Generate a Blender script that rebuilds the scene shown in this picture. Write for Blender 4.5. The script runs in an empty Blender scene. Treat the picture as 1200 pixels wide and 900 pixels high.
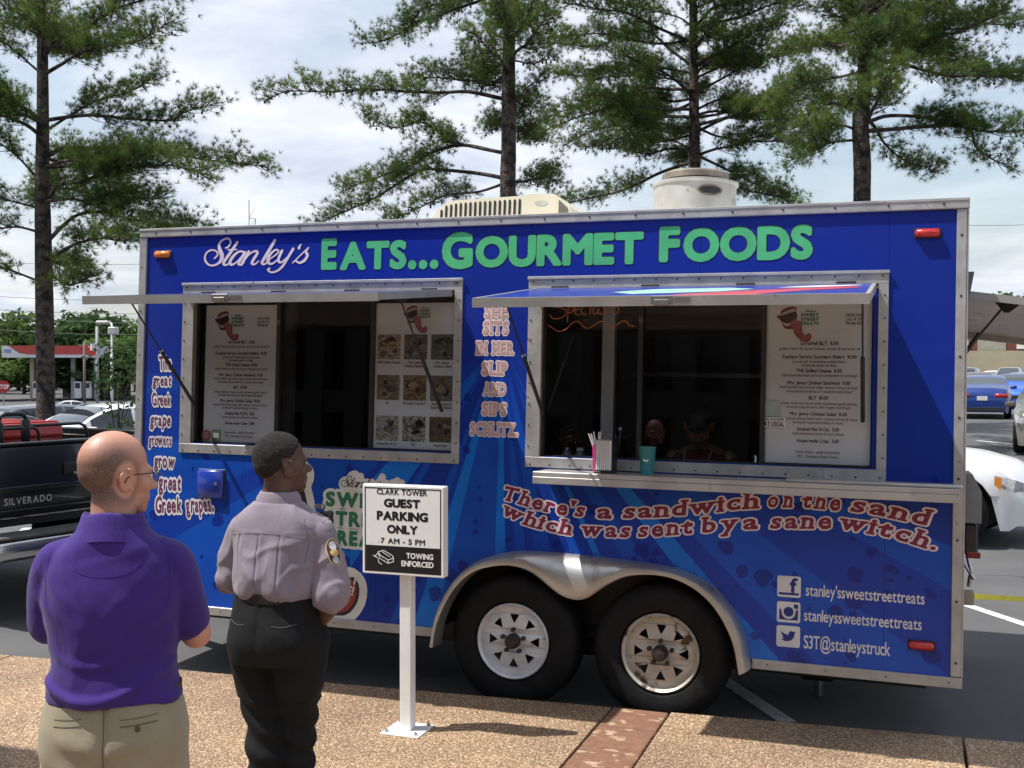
import bpy, math, random
import numpy as np
from math import sin, cos, tan, atan2, pi, radians as R, sqrt
from mathutils import Vector, Matrix, Euler
from mathutils.geometry import tessellate_polygon
rnd = random.Random(7)
sc = bpy.context.scene
col = sc.collection

# ---------------- camera, sky, sun, exposure ----------------
F = 1300.0
cam = bpy.data.cameras.new('camera'); cam.sensor_width = 36.0; cam.lens = F / 1200.0 * 36.0
cam.clip_start = 0.05; cam.clip_end = 3000
co = bpy.data.objects.new('camera', cam); col.objects.link(co)
co.location = (0, 0, 1.98)
co.rotation_euler = (R(90) - math.atan(20 / F), 0, R(19.5))
sc.camera = co
SUN = Vector((-.425, -.197, .883)).normalized()
sl = bpy.data.lights.new('sun', 'SUN'); sl.energy = 4.0; sl.angle = R(.53); sl.color = (1, .965, .91)
so = bpy.data.objects.new('sun', sl); col.objects.link(so)
so.rotation_euler = SUN.to_track_quat('Z', 'Y').to_euler()
sc.view_settings.view_transform = 'Standard'; sc.view_settings.look = 'None'
sc.view_settings.exposure = 0.66; sc.view_settings.gamma = 1.0

def world():
    w = bpy.data.worlds.new('World'); sc.world = w; w.use_nodes = True
    nt = w.node_tree; N = nt.nodes; L = nt.links
    bg = N['Background']; bg.inputs[1].default_value = .1
    sky = N.new('ShaderNodeTexSky'); sky.sky_type = 'NISHITA'; sky.sun_disc = False
    sky.sun_elevation = math.asin(SUN.z); sky.sun_rotation = math.atan2(SUN.x, SUN.y) % (2 * pi)
    sky.air_density = 1.3; sky.dust_density = 2.0
    tc = N.new('ShaderNodeTexCoord'); sp = N.new('ShaderNodeSeparateXYZ'); L.new(tc.outputs['Generated'], sp.inputs[0])
    def m(op, a, b=None, c=None):
        n = N.new('ShaderNodeMath'); n.operation = op
        for i, v in enumerate((a, b, c)):
            if v is None: continue
            if isinstance(v, (int, float)): n.inputs[i].default_value = v
            else: L.new(v, n.inputs[i])
        return n.outputs[0]
    z = m('ADD', m('MAXIMUM', sp.outputs[2], 0.0), .16)
    cb = N.new('ShaderNodeCombineXYZ'); L.new(m('DIVIDE', sp.outputs[0], z), cb.inputs[0]); L.new(m('DIVIDE', sp.outputs[1], z), cb.inputs[1])
    def noise(scale, det, rough, dist=0.0, off=(0, 0, 0)):
        mp = N.new('ShaderNodeMapping'); mp.inputs['Location'].default_value = off; L.new(cb.outputs[0], mp.inputs[0])
        n = N.new('ShaderNodeTexNoise'); n.inputs['Scale'].default_value = scale; n.inputs['Detail'].default_value = det
        n.inputs['Roughness'].default_value = rough; n.inputs['Distortion'].default_value = dist
        L.new(mp.outputs[0], n.inputs['Vector']); return n.outputs[0]
    n1 = noise(.75, 7, .55, .5, (3.1, 1.7, 0)); n2 = noise(2.2, 6, .6, .3, (8, 2, 0))
    r1 = N.new('ShaderNodeMapRange'); L.new(n1, r1.inputs[0]); r1.inputs[1].default_value = .36; r1.inputs[2].default_value = .58
    r2 = N.new('ShaderNodeMapRange'); L.new(n2, r2.inputs[0]); r2.inputs[1].default_value = .3; r2.inputs[2].default_value = .7
    ramp = N.new('ShaderNodeValToRGB'); L.new(r2.outputs[0], ramp.inputs[0])
    ramp.color_ramp.elements[0].color = (3.9, 4.4, 5.4, 1); ramp.color_ramp.elements[1].color = (6.9, 7.15, 7.6, 1)
    cov = m('MULTIPLY_ADD', r1.outputs[0], .62, .33)
    mx = N.new('ShaderNodeMix'); mx.data_type = 'RGBA'; L.new(cov, mx.inputs[0]); L.new(sky.outputs[0], mx.inputs[6]); L.new(ramp.outputs[0], mx.inputs[7])
    L.new(mx.outputs[2], bg.inputs[0])
world()

# ---------------- helpers ----------------
def tag(o, label=None, cat=None, group=None, kind=None):
    if label: o['label'] = label
    if cat: o['category'] = cat
    if group: o['group'] = group
    if kind: o['kind'] = kind
    return o

def empty(name, loc=(0, 0, 0), rot=(0, 0, 0), label=None, cat=None, group=None):
    o = bpy.data.objects.new(name, None); col.objects.link(o); o.location = loc; o.rotation_euler = rot
    o.empty_display_size = .2
    return tag(o, label, cat, group)

def mesh(name, v, f, mat, parent=None, smooth=False):
    me = bpy.data.meshes.new(name)
    if isinstance(v, np.ndarray): v = v.tolist()
    me.from_pydata(v, [], f)
    if smooth: me.polygons.foreach_set('use_smooth', [True] * len(me.polygons))
    if mat: me.materials.append(mat)
    me.update()
    o = bpy.data.objects.new(name, me); col.objects.link(o)
    if parent: o.parent = parent
    return o

def smooth_angle(o, deg=40):
    me = o.data; me.polygons.foreach_set('use_smooth', [True] * len(me.polygons))
    try: me.set_sharp_from_angle(angle=R(deg))
    except Exception: pass
    return o

def copy_tree(o, parent=None):
    c = o.copy(); col.objects.link(c)
    if parent: c.parent = parent
    for ch in [x for x in o.children]: copy_tree(ch, c)
    return c

class MB:
    def __init__(s): s.v = []; s.f = []
    def add(s, v, f):
        b = len(s.v); s.v += [tuple(p) for p in v]; s.f += [tuple(b + i for i in q) for q in f]; return s
    def box(s, x0, x1, y0, y1, z0, z1, ch=0.0):
        if ch <= 0:
            v = [(x, y, z) for z in (z0, z1) for y in (y0, y1) for x in (x0, x1)]
            return s.add(v, [(0, 2, 3, 1), (4, 5, 7, 6), (0, 1, 5, 4), (2, 6, 7, 3), (0, 4, 6, 2), (1, 3, 7, 5)])
        c = min(ch, abs(x1 - x0) / 2.01, abs(y1 - y0) / 2.01, abs(z1 - z0) / 2.01)
        v = []; idx = {}
        for a, x in enumerate((x0, x1)):
            for b, y in enumerate((y0, y1)):
                for d, z in enumerate((z0, z1)):
                    sx = c if a == 0 else -c; sy = c if b == 0 else -c; sz = c if d == 0 else -c
                    for k, p in enumerate(((x, y + sy, z + sz), (x + sx, y, z + sz), (x + sx, y + sy, z))):
                        idx[a, b, d, k] = len(v); v.append(p)
        f = []
        for a in (0, 1): f.append([idx[a, 0, 0, 0], idx[a, 1, 0, 0], idx[a, 1, 1, 0], idx[a, 0, 1, 0]][::-1 if a == 0 else 1])
        for b in (0, 1): f.append([idx[0, b, 0, 1], idx[1, b, 0, 1], idx[1, b, 1, 1], idx[0, b, 1, 1]][::1 if b == 0 else -1])
        for d in (0, 1): f.append([idx[0, 0, d, 2], idx[1, 0, d, 2], idx[1, 1, d, 2], idx[0, 1, d, 2]][::-1 if d == 0 else 1])
        for a in (0, 1):
            for b in (0, 1): f.append([idx[a, b, 0, 0], idx[a, b, 0, 1], idx[a, b, 1, 1], idx[a, b, 1, 0]])
        for a in (0, 1):
            for d in (0, 1): f.append([idx[a, 0, d, 0], idx[a, 0, d, 2], idx[a, 1, d, 2], idx[a, 1, d, 0]])
        for b in (0, 1):
            for d in (0, 1): f.append([idx[0, b, d, 1], idx[0, b, d, 2], idx[1, b, d, 2], idx[1, b, d, 1]])
        for a in (0, 1):
            for b in (0, 1):
                for d in (0, 1): f.append([idx[a, b, d, 0], idx[a, b, d, 1], idx[a, b, d, 2]])
        return s.add(v, f)
    def tube(s, pts, r, n=8, cap=True):
        pts = [Vector(p) for p in pts]; m = len(pts)
        rs = r if isinstance(r, (list, tuple)) else [r] * m
        v = []; up = None
        for i, p in enumerate(pts):
            d = (pts[min(i + 1, m - 1)] - pts[max(i - 1, 0)])
            if d.length < 1e-9: d = Vector((0, 0, 1))
            d.normalize()
            if up is None: up = Vector((0, 0, 1)) if abs(d.z) < .9 else Vector((1, 0, 0))
            a = d.cross(up)
            if a.length < 1e-6: a = d.cross(Vector((0, 1, 0)))
            a.normalize(); b = a.cross(d).normalized(); up = b
            for k in range(n):
                t = 2 * pi * k / n; v.append(p + a * cos(t) * rs[i] + b * sin(t) * rs[i])
        f = [(i * n + k, i * n + (k + 1) % n, (i + 1) * n + (k + 1) % n, (i + 1) * n + k) for i in range(m - 1) for k in range(n)]
        if cap: f += [tuple(range(n))[::-1], tuple((m - 1) * n + k for k in range(n))]
        return s.add(v, f)
    def lathe(s, prof, n=24, axis='z', o=(0, 0, 0), cap=False):
        """profile [(r, h)] revolved around an axis through o"""
        v = []
        for r, h in prof:
            for k in range(n):
                t = 2 * pi * k / n; a, b = r * cos(t), r * sin(t)
                p = (a, b, h) if axis == 'z' else ((a, h, b) if axis == 'y' else (h, a, b))
                v.append((p[0] + o[0], p[1] + o[1], p[2] + o[2]))
        m = len(prof)
        f = [(i * n + k, i * n + (k + 1) % n, (i + 1) * n + (k + 1) % n, (i + 1) * n + k) for i in range(m - 1) for k in range(n)]
        if cap: f += [tuple(range(n))[::-1], tuple((m - 1) * n + k for k in range(n))]
        return s.add(v, f)
    def prism(s, poly, y0, y1, plane='xz'):
        """closed polygon in a plane, extruded along the third axis"""
        n = len(poly)
        def P(a, b, h): return (a, h, b) if plane == 'xz' else ((a, b, h) if plane == 'xy' else (h, a, b))
        v = [P(a, b, y0) for a, b in poly] + [P(a, b, y1) for a, b in poly]
        tri = tessellate_polygon([[Vector((a, b, 0)) for a, b in poly]])
        f = [tuple(t) for t in tri] + [tuple(n + i for i in t)[::-1] for t in tri]
        f += [(i, (i + 1) % n, n + (i + 1) % n, n + i) for i in range(n)]
        return s.add(v, f)
    def grid(s, fn, nu, nv, closed_u=False):
        v = [fn(i / (nu - (0 if closed_u else 1)), j / (nv - 1)) for j in range(nv) for i in range(nu)]
        f = []
        for j in range(nv - 1):
            for i in range(nu if closed_u else nu - 1):
                i2 = (i + 1) % nu; f.append((j * nu + i, j * nu + i2, (j + 1) * nu + i2, (j + 1) * nu + i))
        return s.add(v, f)
    def build(s, name, mat, parent=None, smooth=False, ang=None, fix=True):
        o = mesh(name, s.v, s.f, mat, parent, smooth)
        if fix:
            import bmesh
            bm = bmesh.new(); bm.from_mesh(o.data); bmesh.ops.recalc_face_normals(bm, faces=bm.faces); bm.to_mesh(o.data); bm.free()
        if ang: smooth_angle(o, ang)
        return o

# ---------------- materials ----------------
MT = {}
def pmat(name, c, rough=.6, metal=0.0, c2=None, scale=8.0, detail=4.0, bump=0.0, bscale=None, coat=0.0, coords='Object', spec=.5,
         ramp=(.35, .65), trans=0.0, emis=None, rvar=0.0, dirt=None):
    """principled material: colour varied by noise between c and c2, fine bump"""
    if name in MT: return MT[name]
    m = bpy.data.materials.new(name); m.use_nodes = True; MT[name] = m
    nt = m.node_tree; N = nt.nodes; L = nt.links; p = N['Principled BSDF']
    p.inputs['Roughness'].default_value = rough; p.inputs['Metallic'].default_value = metal
    p.inputs['Specular IOR Level'].default_value = spec; p.inputs['Coat Weight'].default_value = coat
    p.inputs['Base Color'].default_value = (*c, 1)
    tc = N.new('ShaderNodeTexCoord'); vec = N.new('ShaderNodeNewGeometry').outputs['Position'] if coords == 'World' else tc.outputs[coords]
    def noise(sc_, det):
        n = N.new('ShaderNodeTexNoise'); n.inputs['Scale'].default_value = sc_; n.inputs['Detail'].default_value = det; L.new(vec, n.inputs['Vector']); return n
    src = None
    n = noise(scale, detail)
    cr = N.new('ShaderNodeValToRGB'); L.new(n.outputs[0], cr.inputs[0])
    if c2 is None: c2 = tuple(x * .82 for x in c)
    cr.color_ramp.elements[0].position = ramp[0]; cr.color_ramp.elements[1].position = ramp[1]
    cr.color_ramp.elements[0].color = (*c2, 1); cr.color_ramp.elements[1].color = (*c, 1)
    src = cr.outputs[0]
    if dirt:
        dn = noise(dirt[1], 8); dr = N.new('ShaderNodeMapRange'); L.new(dn.outputs[0], dr.inputs[0])
        dr.inputs[1].default_value = dirt[2]; dr.inputs[2].default_value = dirt[2] + .08
        mx = N.new('ShaderNodeMix'); mx.data_type = 'RGBA'; L.new(dr.outputs[0], mx.inputs[0]); L.new(src, mx.inputs[6]); mx.inputs[7].default_value = (*dirt[0], 1); src = mx.outputs[2]
    L.new(src, p.inputs['Base Color'])
    if rvar:
        rr = N.new('ShaderNodeMapRange'); L.new(n.outputs[0], rr.inputs[0]); rr.inputs[3].default_value = max(0, rough - rvar); rr.inputs[4].default_value = min(1, rough + rvar); L.new(rr.outputs[0], p.inputs['Roughness'])
    if bump:
        b = N.new('ShaderNodeBump'); b.inputs['Strength'].default_value = min(1, bump); b.inputs['Distance'].default_value = .01
        bn = noise(bscale or scale * 6, 3); L.new(bn.outputs[0], b.inputs['Height']); L.new(b.outputs[0], p.inputs['Normal'])
    if trans:
        p.inputs['Transmission Weight'].default_value = trans
    if emis:
        p.inputs['Emission Color'].default_value = (*c, 1); p.inputs['Emission Strength'].default_value = emis
    return m

alu = pmat('aluminium', (.5, .5, .5), .38, .85, c2=(.4, .4, .41), scale=6, bump=.15, bscale=60, rvar=.1)
alud = pmat('dull_aluminium', (.46, .455, .45), .5, .6, c2=(.36, .355, .35), scale=9, bump=.1, bscale=40, rvar=.08, dirt=((.25, .22, .18), 18, .66))
steel = pmat('stainless', (.5, .5, .52), .3, .9, scale=5, rvar=.08)
white_m = pmat('white_paint', (.78, .78, .76), .45, c2=(.7, .7, .67), scale=3, bump=.05)
black_m = pmat('black_plastic', (.02, .02, .022), .5, c2=(.012, .012, .013), scale=20)
rubber = pmat('rubber', (.007, .007, .0075), .65, c2=(.011, .011, .011), scale=10, bump=.2, bscale=90, spec=.18)
rivet_m = pmat('rivet', (.05, .05, .05), .5, .5)

def glass_mat(name, tint=(.9, .95, .95), fac=.12, rough=.01):
    m = bpy.data.materials.new(name); m.use_nodes = True; nt = m.node_tree; N = nt.nodes; L = nt.links
    N.remove(N['Principled BSDF']); out = N['Material Output']
    t = N.new('ShaderNodeBsdfTransparent'); t.inputs[0].default_value = (*tint, 1)
    g = N.new('ShaderNodeBsdfGlossy'); g.inputs['Roughness'].default_value = rough
    fr = N.new('ShaderNodeFresnel'); fr.inputs[0].default_value = 1.5
    a = N.new('ShaderNodeMath'); a.operation = 'MULTIPLY_ADD'; L.new(fr.outputs[0], a.inputs[0]); a.inputs[1].default_value = 1; a.inputs[2].default_value = fac - .04
    mx = N.new('ShaderNodeMixShader'); L.new(a.outputs[0], mx.inputs[0]); L.new(t.outputs[0], mx.inputs[1]); L.new(g.outputs[0], mx.inputs[2]); L.new(mx.outputs[0], out.inputs[0])
    MT[name] = m; return m
win_glass = glass_mat('window_glass', (.97, .985, .99), .045)

# ---------------- lettering: outlines as distance fields ----------------
_glyph = {}
def font_segs(ch):
    if ch in _glyph: return _glyph[ch]
    c = bpy.data.curves.new('g', 'FONT'); c.body = ch; c.size = 1; c.resolution_u = 4
    o = bpy.data.objects.new('g', c); col.objects.link(o)
    dg = bpy.context.evaluated_depsgraph_get(); me = o.evaluated_get(dg).to_mesh()
    v = np.array([(p.co.x, p.co.y) for p in me.vertices]).reshape(-1, 2); cnt = {}
    for p in me.polygons:
        for a, b in p.edge_keys: cnt[(a, b)] = cnt.get((a, b), 0) + 1
    s = np.array([(*v[a], *v[b]) for (a, b), k in cnt.items() if k == 1]).reshape(-1, 4)
    o.evaluated_get(dg).to_mesh_clear(); bpy.data.objects.remove(o); bpy.data.curves.remove(c)
    _glyph[ch] = s; return s

def seg_dist(px, py, s):
    ax, ay, bx, by = s; dx, dy = bx - ax, by - ay; l = dx * dx + dy * dy + 1e-12
    t = np.clip(((px - ax) * dx + (py - ay) * dy) / l, 0, 1)
    return np.hypot(px - ax - t * dx, py - ay - t * dy)

def serifs(segs, w=.09):
    out = []
    for ax, ay, bx, by in segs:
        L_ = math.hypot(bx - ax, by - ay)
        if .05 < L_ < .15 and abs(ay - by) < .004: out.append(((ax + bx) / 2 - w, ay, (ax + bx) / 2 + w, ay))
        elif .05 < L_ < .13 and abs(ax - bx) < .004: out.append((ax, (ay + by) / 2 - w * .5, ax, (ay + by) / 2 + w * .5))
    return out

_iso = {}
def glyph_mesh(key, segs, caps=(), capr=0.0, off=0.0, h=.02):
    """flat triangles of the region closer than off to the outline (or the strokes)"""
    k = (key, round(off, 4), capr, h)
    if k in _iso: return _iso[k]
    allx = [s[0] for s in segs] + [s[2] for s in segs] + [s[0] for s in caps] + [s[2] for s in caps]
    ally = [s[1] for s in segs] + [s[3] for s in segs] + [s[1] for s in caps] + [s[3] for s in caps]
    pad = max(off, 0) + capr + 3 * h
    xs = np.arange(min(allx) - pad, max(allx) + pad + h, h); ys = np.arange(min(ally) - pad, max(ally) + pad + h, h)
    X, Y = np.meshgrid(xs + .000137, ys + .000219); D = np.full(X.shape, 1e3)
    if len(segs):
        ins = np.zeros(X.shape, bool)
        for s in segs:
            D = np.minimum(D, seg_dist(X, Y, s)); ax, ay, bx, by = s
            if ay != by:
                c = ((ay > Y) != (by > Y)) & (X < (bx - ax) * (Y - ay) / (by - ay) + ax); ins ^= c
        D = np.where(ins, -D, D)
    for i, s in enumerate(caps):
        r = s[4] if len(s) > 4 else capr
        D = np.minimum(D, seg_dist(X, Y, s[:4]) - r)
    D = D - off
    I = D < 0; nxt = {}
    def ex(a, b):  # crossing point on a grid edge
        (i, j), (m, n) = a, b; t = D[i, j] / (D[i, j] - D[m, n])
        return (X[i, j] + t * (X[m, n] - X[i, j]), Y[i, j] + t * (Y[m, n] - Y[i, j]))
    pts = {}
    cells = np.argwhere(~((I[:-1, :-1] == I[1:, :-1]) & (I[:-1, :-1] == I[:-1, 1:]) & (I[:-1, :-1] == I[1:, 1:])))
    for i, j in cells:
        cs = [(i, j), (i, j + 1), (i + 1, j + 1), (i + 1, j)]
        ent = []; exi = []
        for q in range(4):
            a, b = cs[q], cs[(q + 1) % 4]
            if I[a] != I[b]:
                kk = (min(a, b), max(a, b))
                if kk not in pts: pts[kk] = ex(*kk)
                (exi if I[a] else ent).append(kk)
        for a, b in zip(exi, ent if len(ent) == 1 else ent[::1]): nxt[a] = b
    loops = []
    while nxt:
        a = next(iter(nxt)); lp = []; cur = a
        while cur in nxt: lp.append(pts[cur]); cur = nxt.pop(cur)
        if len(lp) > 3:
            # drop nearly collinear points
            q = [lp[0]]
            for t in range(1, len(lp)):
                p0, p1, p2 = q[-1], lp[t], lp[(t + 1) % len(lp)]
                cr = abs((p1[0] - p0[0]) * (p2[1] - p0[1]) - (p1[1] - p0[1]) * (p2[0] - p0[0]))
                if cr > h * h * .05: q.append(p1)
            if len(q) > 2: loops.append([Vector((x, y, 0)) for x, y in q])
    def inside(p, lp):
        c = False
        for a, b in zip(lp, lp[1:] + lp[:1]):
            if (a.y > p.y) != (b.y > p.y) and p.x < (b.x - a.x) * (p.y - a.y) / (b.y - a.y) + a.x: c = not c
        return c
    box = [(min(p.x for p in l), min(p.y for p in l), max(p.x for p in l), max(p.y for p in l)) for l in loops]
    par = [[j for j in range(len(loops)) if j != i and box[j][0] <= box[i][0] and box[j][2] >= box[i][2] and box[j][1] <= box[i][1] and box[j][3] >= box[i][3] and inside(loops[i][0], loops[j])] for i in range(len(loops))]
    V, Fc = [], []
    for i in range(len(loops)):
        if len(par[i]) % 2: continue
        grp = [loops[i]] + [loops[j] for j in range(len(loops)) if i in par[j] and len(par[j]) == len(par[i]) + 1]
        b0 = len(V); V += [(p.x, p.y) for lp in grp for p in lp]; Fc += [tuple(b0 + q for q in t) for t in tessellate_polygon(grp)]
    r = (V, Fc); _iso[k] = r; return r

def text_layout(s, gap=.07, space=.3, style=None):
    """per glyph (char, x) in em units with optical spacing; returns list and width"""
    x = 0; out = []
    for ch in s:
        if ch == ' ': x += space; continue
        g = font_segs(ch)
        if not len(g): x += space; continue
        x0 = min(g[:, 0].min(), g[:, 2].min()); x1 = max(g[:, 0].max(), g[:, 2].max())
        out.append((ch, x - x0, x + (x1 - x0) / 2)); x += x1 - x0 + gap
    return out, x - gap

def letter(mb, s, x, z, size, y=0, w=None, off=0.0, gap=.07, space=.3, align='l', shear=0.0, style=None, path=None, jitter=0.0, h=.025, dy=.00012, seed=1, gapx=0.0):
    """flat lettering facing -Y into mesh builder mb. w fits the total width. path(t)->(dx,dz,angle)"""
    lay, W = text_layout(s, gap + gapx, space); sx = size
    if w: sx = w / W
    if align == 'c': x -= W * sx / 2
    if align == 'r': x -= W * sx
    rr = random.Random(seed)
    for i, (ch, gx, gc) in enumerate(lay):
        segs = font_segs(ch); caps = serifs(segs) if style == 'slab' else ()
        v, f = glyph_mesh((ch, style), segs, caps, .026 if style == 'slab' else 0, off, h)
        if not f: continue
        ja = rr.uniform(-1, 1) * jitter; js = 1 + rr.uniform(-1, 1) * jitter * .5
        ox, oz, an = path(gc / W) if path else (None, 0, 0)
        vv = []
        for px, pz in v:
            lx = (px + gx - gc) * sx * js; lz = pz * size * js; lx += lz * shear
            a = an + ja; cx = x + gc * sx if ox is None else ox
            qx = cx + lx * cos(a) - (lz - .0) * sin(a); qz = (z + oz) + lx * sin(a) + lz * cos(a)
            vv.append((qx, y - dy * (i % 3), qz))
        mb.add(vv, f)
    return mb

def strokes(mb, polys, r, x, z, s, y=0, off=0.0, h=None, shear=0.0):
    """hand-drawn strokes: list of [(x,y[,r])] polylines in drawing units"""
    caps = []; K = .01; s = s / K
    for pl in polys:
        for a, b in zip(pl[:-1], pl[1:]):
            caps.append((a[0] * K, a[1] * K, b[0] * K, b[1] * K, (a[2] if len(a) > 2 else r) * K))
    v, f = glyph_mesh(('s', id(polys), len(caps)), [], caps, r * K, off * K, (h or r * .6) * K)
    return mb.add([(x + (p + q * shear) * s, y, z + q * s) for p, q in v], f)

def spline(pts, n=6):
    """Catmull-Rom through points of any dimension"""
    P = [np.array(p, float) for p in pts]; P = [2 * P[0] - P[1]] + P + [2 * P[-1] - P[-2]]; out = []
    for i in range(1, len(P) - 2):
        for k in range(n):
            t = k / n; a, b, c, d = P[i - 1:i + 3]
            out.append(tuple(.5 * ((2 * b) + (c - a) * t + (2 * a - 5 * b + 4 * c - d) * t * t + (3 * b - a - 3 * c + d) * t ** 3)))
    out.append(tuple(P[-2])); return out
# ---------------- ground, road markings, pavement ----------------
def ground_mats():
    m = pmat('asphalt', (.105, .104, .105), .9, c2=(.07, .07, .071), scale=1.1, detail=10, bump=.5, bscale=140, ramp=(.3, .7), dirt=((.04, .04, .042), .55, .62))
    nt = m.node_tree; N = nt.nodes; L = nt.links; p = N['Principled BSDF']; src = p.inputs['Base Color'].links[0].from_socket
    tc = N.new('ShaderNodeTexCoord'); dn = N.new('ShaderNodeTexNoise'); dn.inputs['Scale'].default_value = 1.3; dn.inputs['Detail'].default_value = 6; L.new(tc.outputs['Object'], dn.inputs['Vector'])
    ad = N.new('ShaderNodeMix'); ad.data_type = 'RGBA'; ad.inputs[0].default_value = .45; L.new(tc.outputs['Object'], ad.inputs[6]); L.new(dn.outputs['Color'], ad.inputs[7])
    vo = N.new('ShaderNodeTexVoronoi'); vo.feature = 'DISTANCE_TO_EDGE'; vo.inputs['Scale'].default_value = .8; L.new(ad.outputs[2], vo.inputs['Vector'])
    lt = N.new('ShaderNodeMapRange'); L.new(vo.outputs['Distance'], lt.inputs[0]); lt.inputs[1].default_value = .003; lt.inputs[2].default_value = .009; lt.inputs[3].default_value = .8; lt.inputs[4].default_value = 0
    mk = N.new('ShaderNodeTexNoise'); mk.inputs['Scale'].default_value = .5; L.new(tc.outputs['Object'], mk.inputs['Vector']); mg = N.new('ShaderNodeMapRange'); L.new(mk.outputs[0], mg.inputs[0]); mg.inputs[1].default_value = .5; mg.inputs[2].default_value = .56
    ml = N.new('ShaderNodeMath'); ml.operation = 'MULTIPLY'; L.new(lt.outputs[0], ml.inputs[0]); L.new(mg.outputs[0], ml.inputs[1])
    cm = N.new('ShaderNodeMix'); cm.data_type = 'RGBA'; L.new(ml.outputs[0], cm.inputs[0]); L.new(src, cm.inputs[6]); cm.inputs[7].default_value = (.02, .02, .02, 1); L.new(cm.outputs[2], p.inputs['Base Color'])
    # exposed aggregate concrete
    a = bpy.data.materials.new('aggregate'); a.use_nodes = True; MT['aggregate'] = a; nt = a.node_tree; N = nt.nodes; L = nt.links; p = N['Principled BSDF']
    tc = N.new('ShaderNodeTexCoord'); v = N.new('ShaderNodeTexVoronoi'); v.inputs['Scale'].default_value = 110; L.new(tc.outputs['Object'], v.inputs['Vector'])
    sp = N.new('ShaderNodeSeparateColor'); L.new(v.outputs['Color'], sp.inputs[0])
    cr = N.new('ShaderNodeValToRGB'); L.new(sp.outputs[0], cr.inputs[0]); e = cr.color_ramp.elements
    e[0].position = 0; e[0].color = (.17, .11, .066, 1); e[1].position = 1; e[1].color = (.74, .58, .41, 1)
    for ps, c in ((.25, (.30, .19, .11)), (.5, (.39, .26, .155)), (.75, (.48, .33, .20)), (.9, (.62, .47, .31))):
        k = e.new(ps); k.color = (*c, 1)
    dm = N.new('ShaderNodeMapRange'); L.new(v.outputs['Distance'], dm.inputs[0]); dm.inputs[1].default_value = .35; dm.inputs[2].default_value = .75
    mx = N.new('ShaderNodeMix'); mx.data_type = 'RGBA'; L.new(dm.outputs[0], mx.inputs[0]); L.new(cr.outputs[0], mx.inputs[6]); mx.inputs[7].default_value = (.17, .105, .06, 1)
    n = N.new('ShaderNodeTexNoise'); n.inputs['Scale'].default_value = 1.4; n.inputs['Detail'].default_value = 6; L.new(tc.outputs['Object'], n.inputs['Vector'])
    nr = N.new('ShaderNodeMapRange'); L.new(n.outputs[0], nr.inputs[0]); nr.inputs[1].default_value = .3; nr.inputs[2].default_value = .7; nr.inputs[3].default_value = .74; nr.inputs[4].default_value = 1.22
    mul = N.new('ShaderNodeVectorMath'); mul.operation = 'SCALE'; L.new(mx.outputs[2], mul.inputs[0]); L.new(nr.outputs[0], mul.inputs['Scale'])
    L.new(mul.outputs[0], p.inputs['Base Color']); p.inputs['Roughness'].default_value = .75
    b = N.new('ShaderNodeBump'); b.inputs['Strength'].default_value = .9; b.inputs['Distance'].default_value = .006; b.invert = True; L.new(v.outputs['Distance'], b.inputs['Height']); L.new(b.outputs[0], p.inputs['Normal'])
    return m, a
asph, aggr = ground_mats()
def sstep(t): t = max(0, min(1, t)); return t * t * (3 - 2 * t)
def ground_z(x, y): return -2.0 * sstep((-x - 8) / 35) + .26 * sstep((y - 14) / 20) * sstep((x + 6) / 6)
g = MB(); gx = [-1500, -600, -200, -100, -70] + [-48 + 3 * i for i in range(17)] + [1 + 3 * i for i in range(5)] + [40, 100, 400, 1500]; gy = [-80, 0, 8, 12] + [14 + 2.5 * i for i in range(9)] + [45, 80, 150, 400, 2500]
g.add([(x, y, ground_z(x, y)) for y in gy for x in gx], [(j * len(gx) + i, j * len(gx) + i + 1, (j + 1) * len(gx) + i + 1, (j + 1) * len(gx) + i) for j in range(len(gy) - 1) for i in range(len(gx) - 1)])
tag(g.build('ground', asph, fix=False), kind='structure')

def kerb_y(x): return 5.975 + .06 * x
walk = empty('sidewalk', (0, 0, 0)); tag(walk, kind='structure')
ev = [(-30, -13.2), (-13.2, -9.3), (-9.3, -5.42), (-5.42, -1.498), (-1.185, .283), (.283, 4.1), (4.1, 8), (8, 30)]
for x0, x1 in ev:
    s = MB(); j = .006
    p = [(x0 + j, -6, .02), (x1 - j, -6, .02), (x1 - j, kerb_y(x1), .02), (x0 + j, kerb_y(x0), .02)]
    q = [(a, b, .12) for a, b, c in p]; b_ = .012
    t = [(x0 + j + .003, -6, .12), (x1 - j - .003, -6, .12), (x1 - j - .003, kerb_y(x1) - b_, .12), (x0 + j + .003, kerb_y(x0) - b_, .12)]
    q = [(a, b, .108) for a, b, c in p]
    s.add(p + q + t, [(0, 1, 5, 4), (1, 2, 6, 5), (2, 3, 7, 6), (3, 0, 4, 7), (4, 5, 9, 8), (5, 6, 10, 9), (6, 7, 11, 10), (7, 4, 8, 11), (8, 9, 10, 11)])
    s.build('slab', aggr, walk)
s = MB(); s.box(-30, 30, -6.1, 5.0, -.05, .085); s.build('slab_bed', pmat('joint_dirt', (.06, .05, .04), .95), walk)
brk = [pmat('brick_red', (.235, .12, .07), .85, c2=(.18, .09, .055), scale=30, coords='World', bump=.5, bscale=90, dirt=((.42, .30, .19), 9, .6)),
       pmat('brick_brown', (.21, .11, .065), .85, c2=(.19, .09, .055), scale=30, coords='World', bump=.5, bscale=90, dirt=((.42, .30, .19), 12, .57))]
s = MB(); s.box(-1.494, -1.19, 1.4, 5.86, .09, .1145); s.build('joint_sand', pmat('joint_sand', (.17, .09, .06), .95, scale=30), walk)
y = 5.86; i = 0; bme = []
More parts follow.
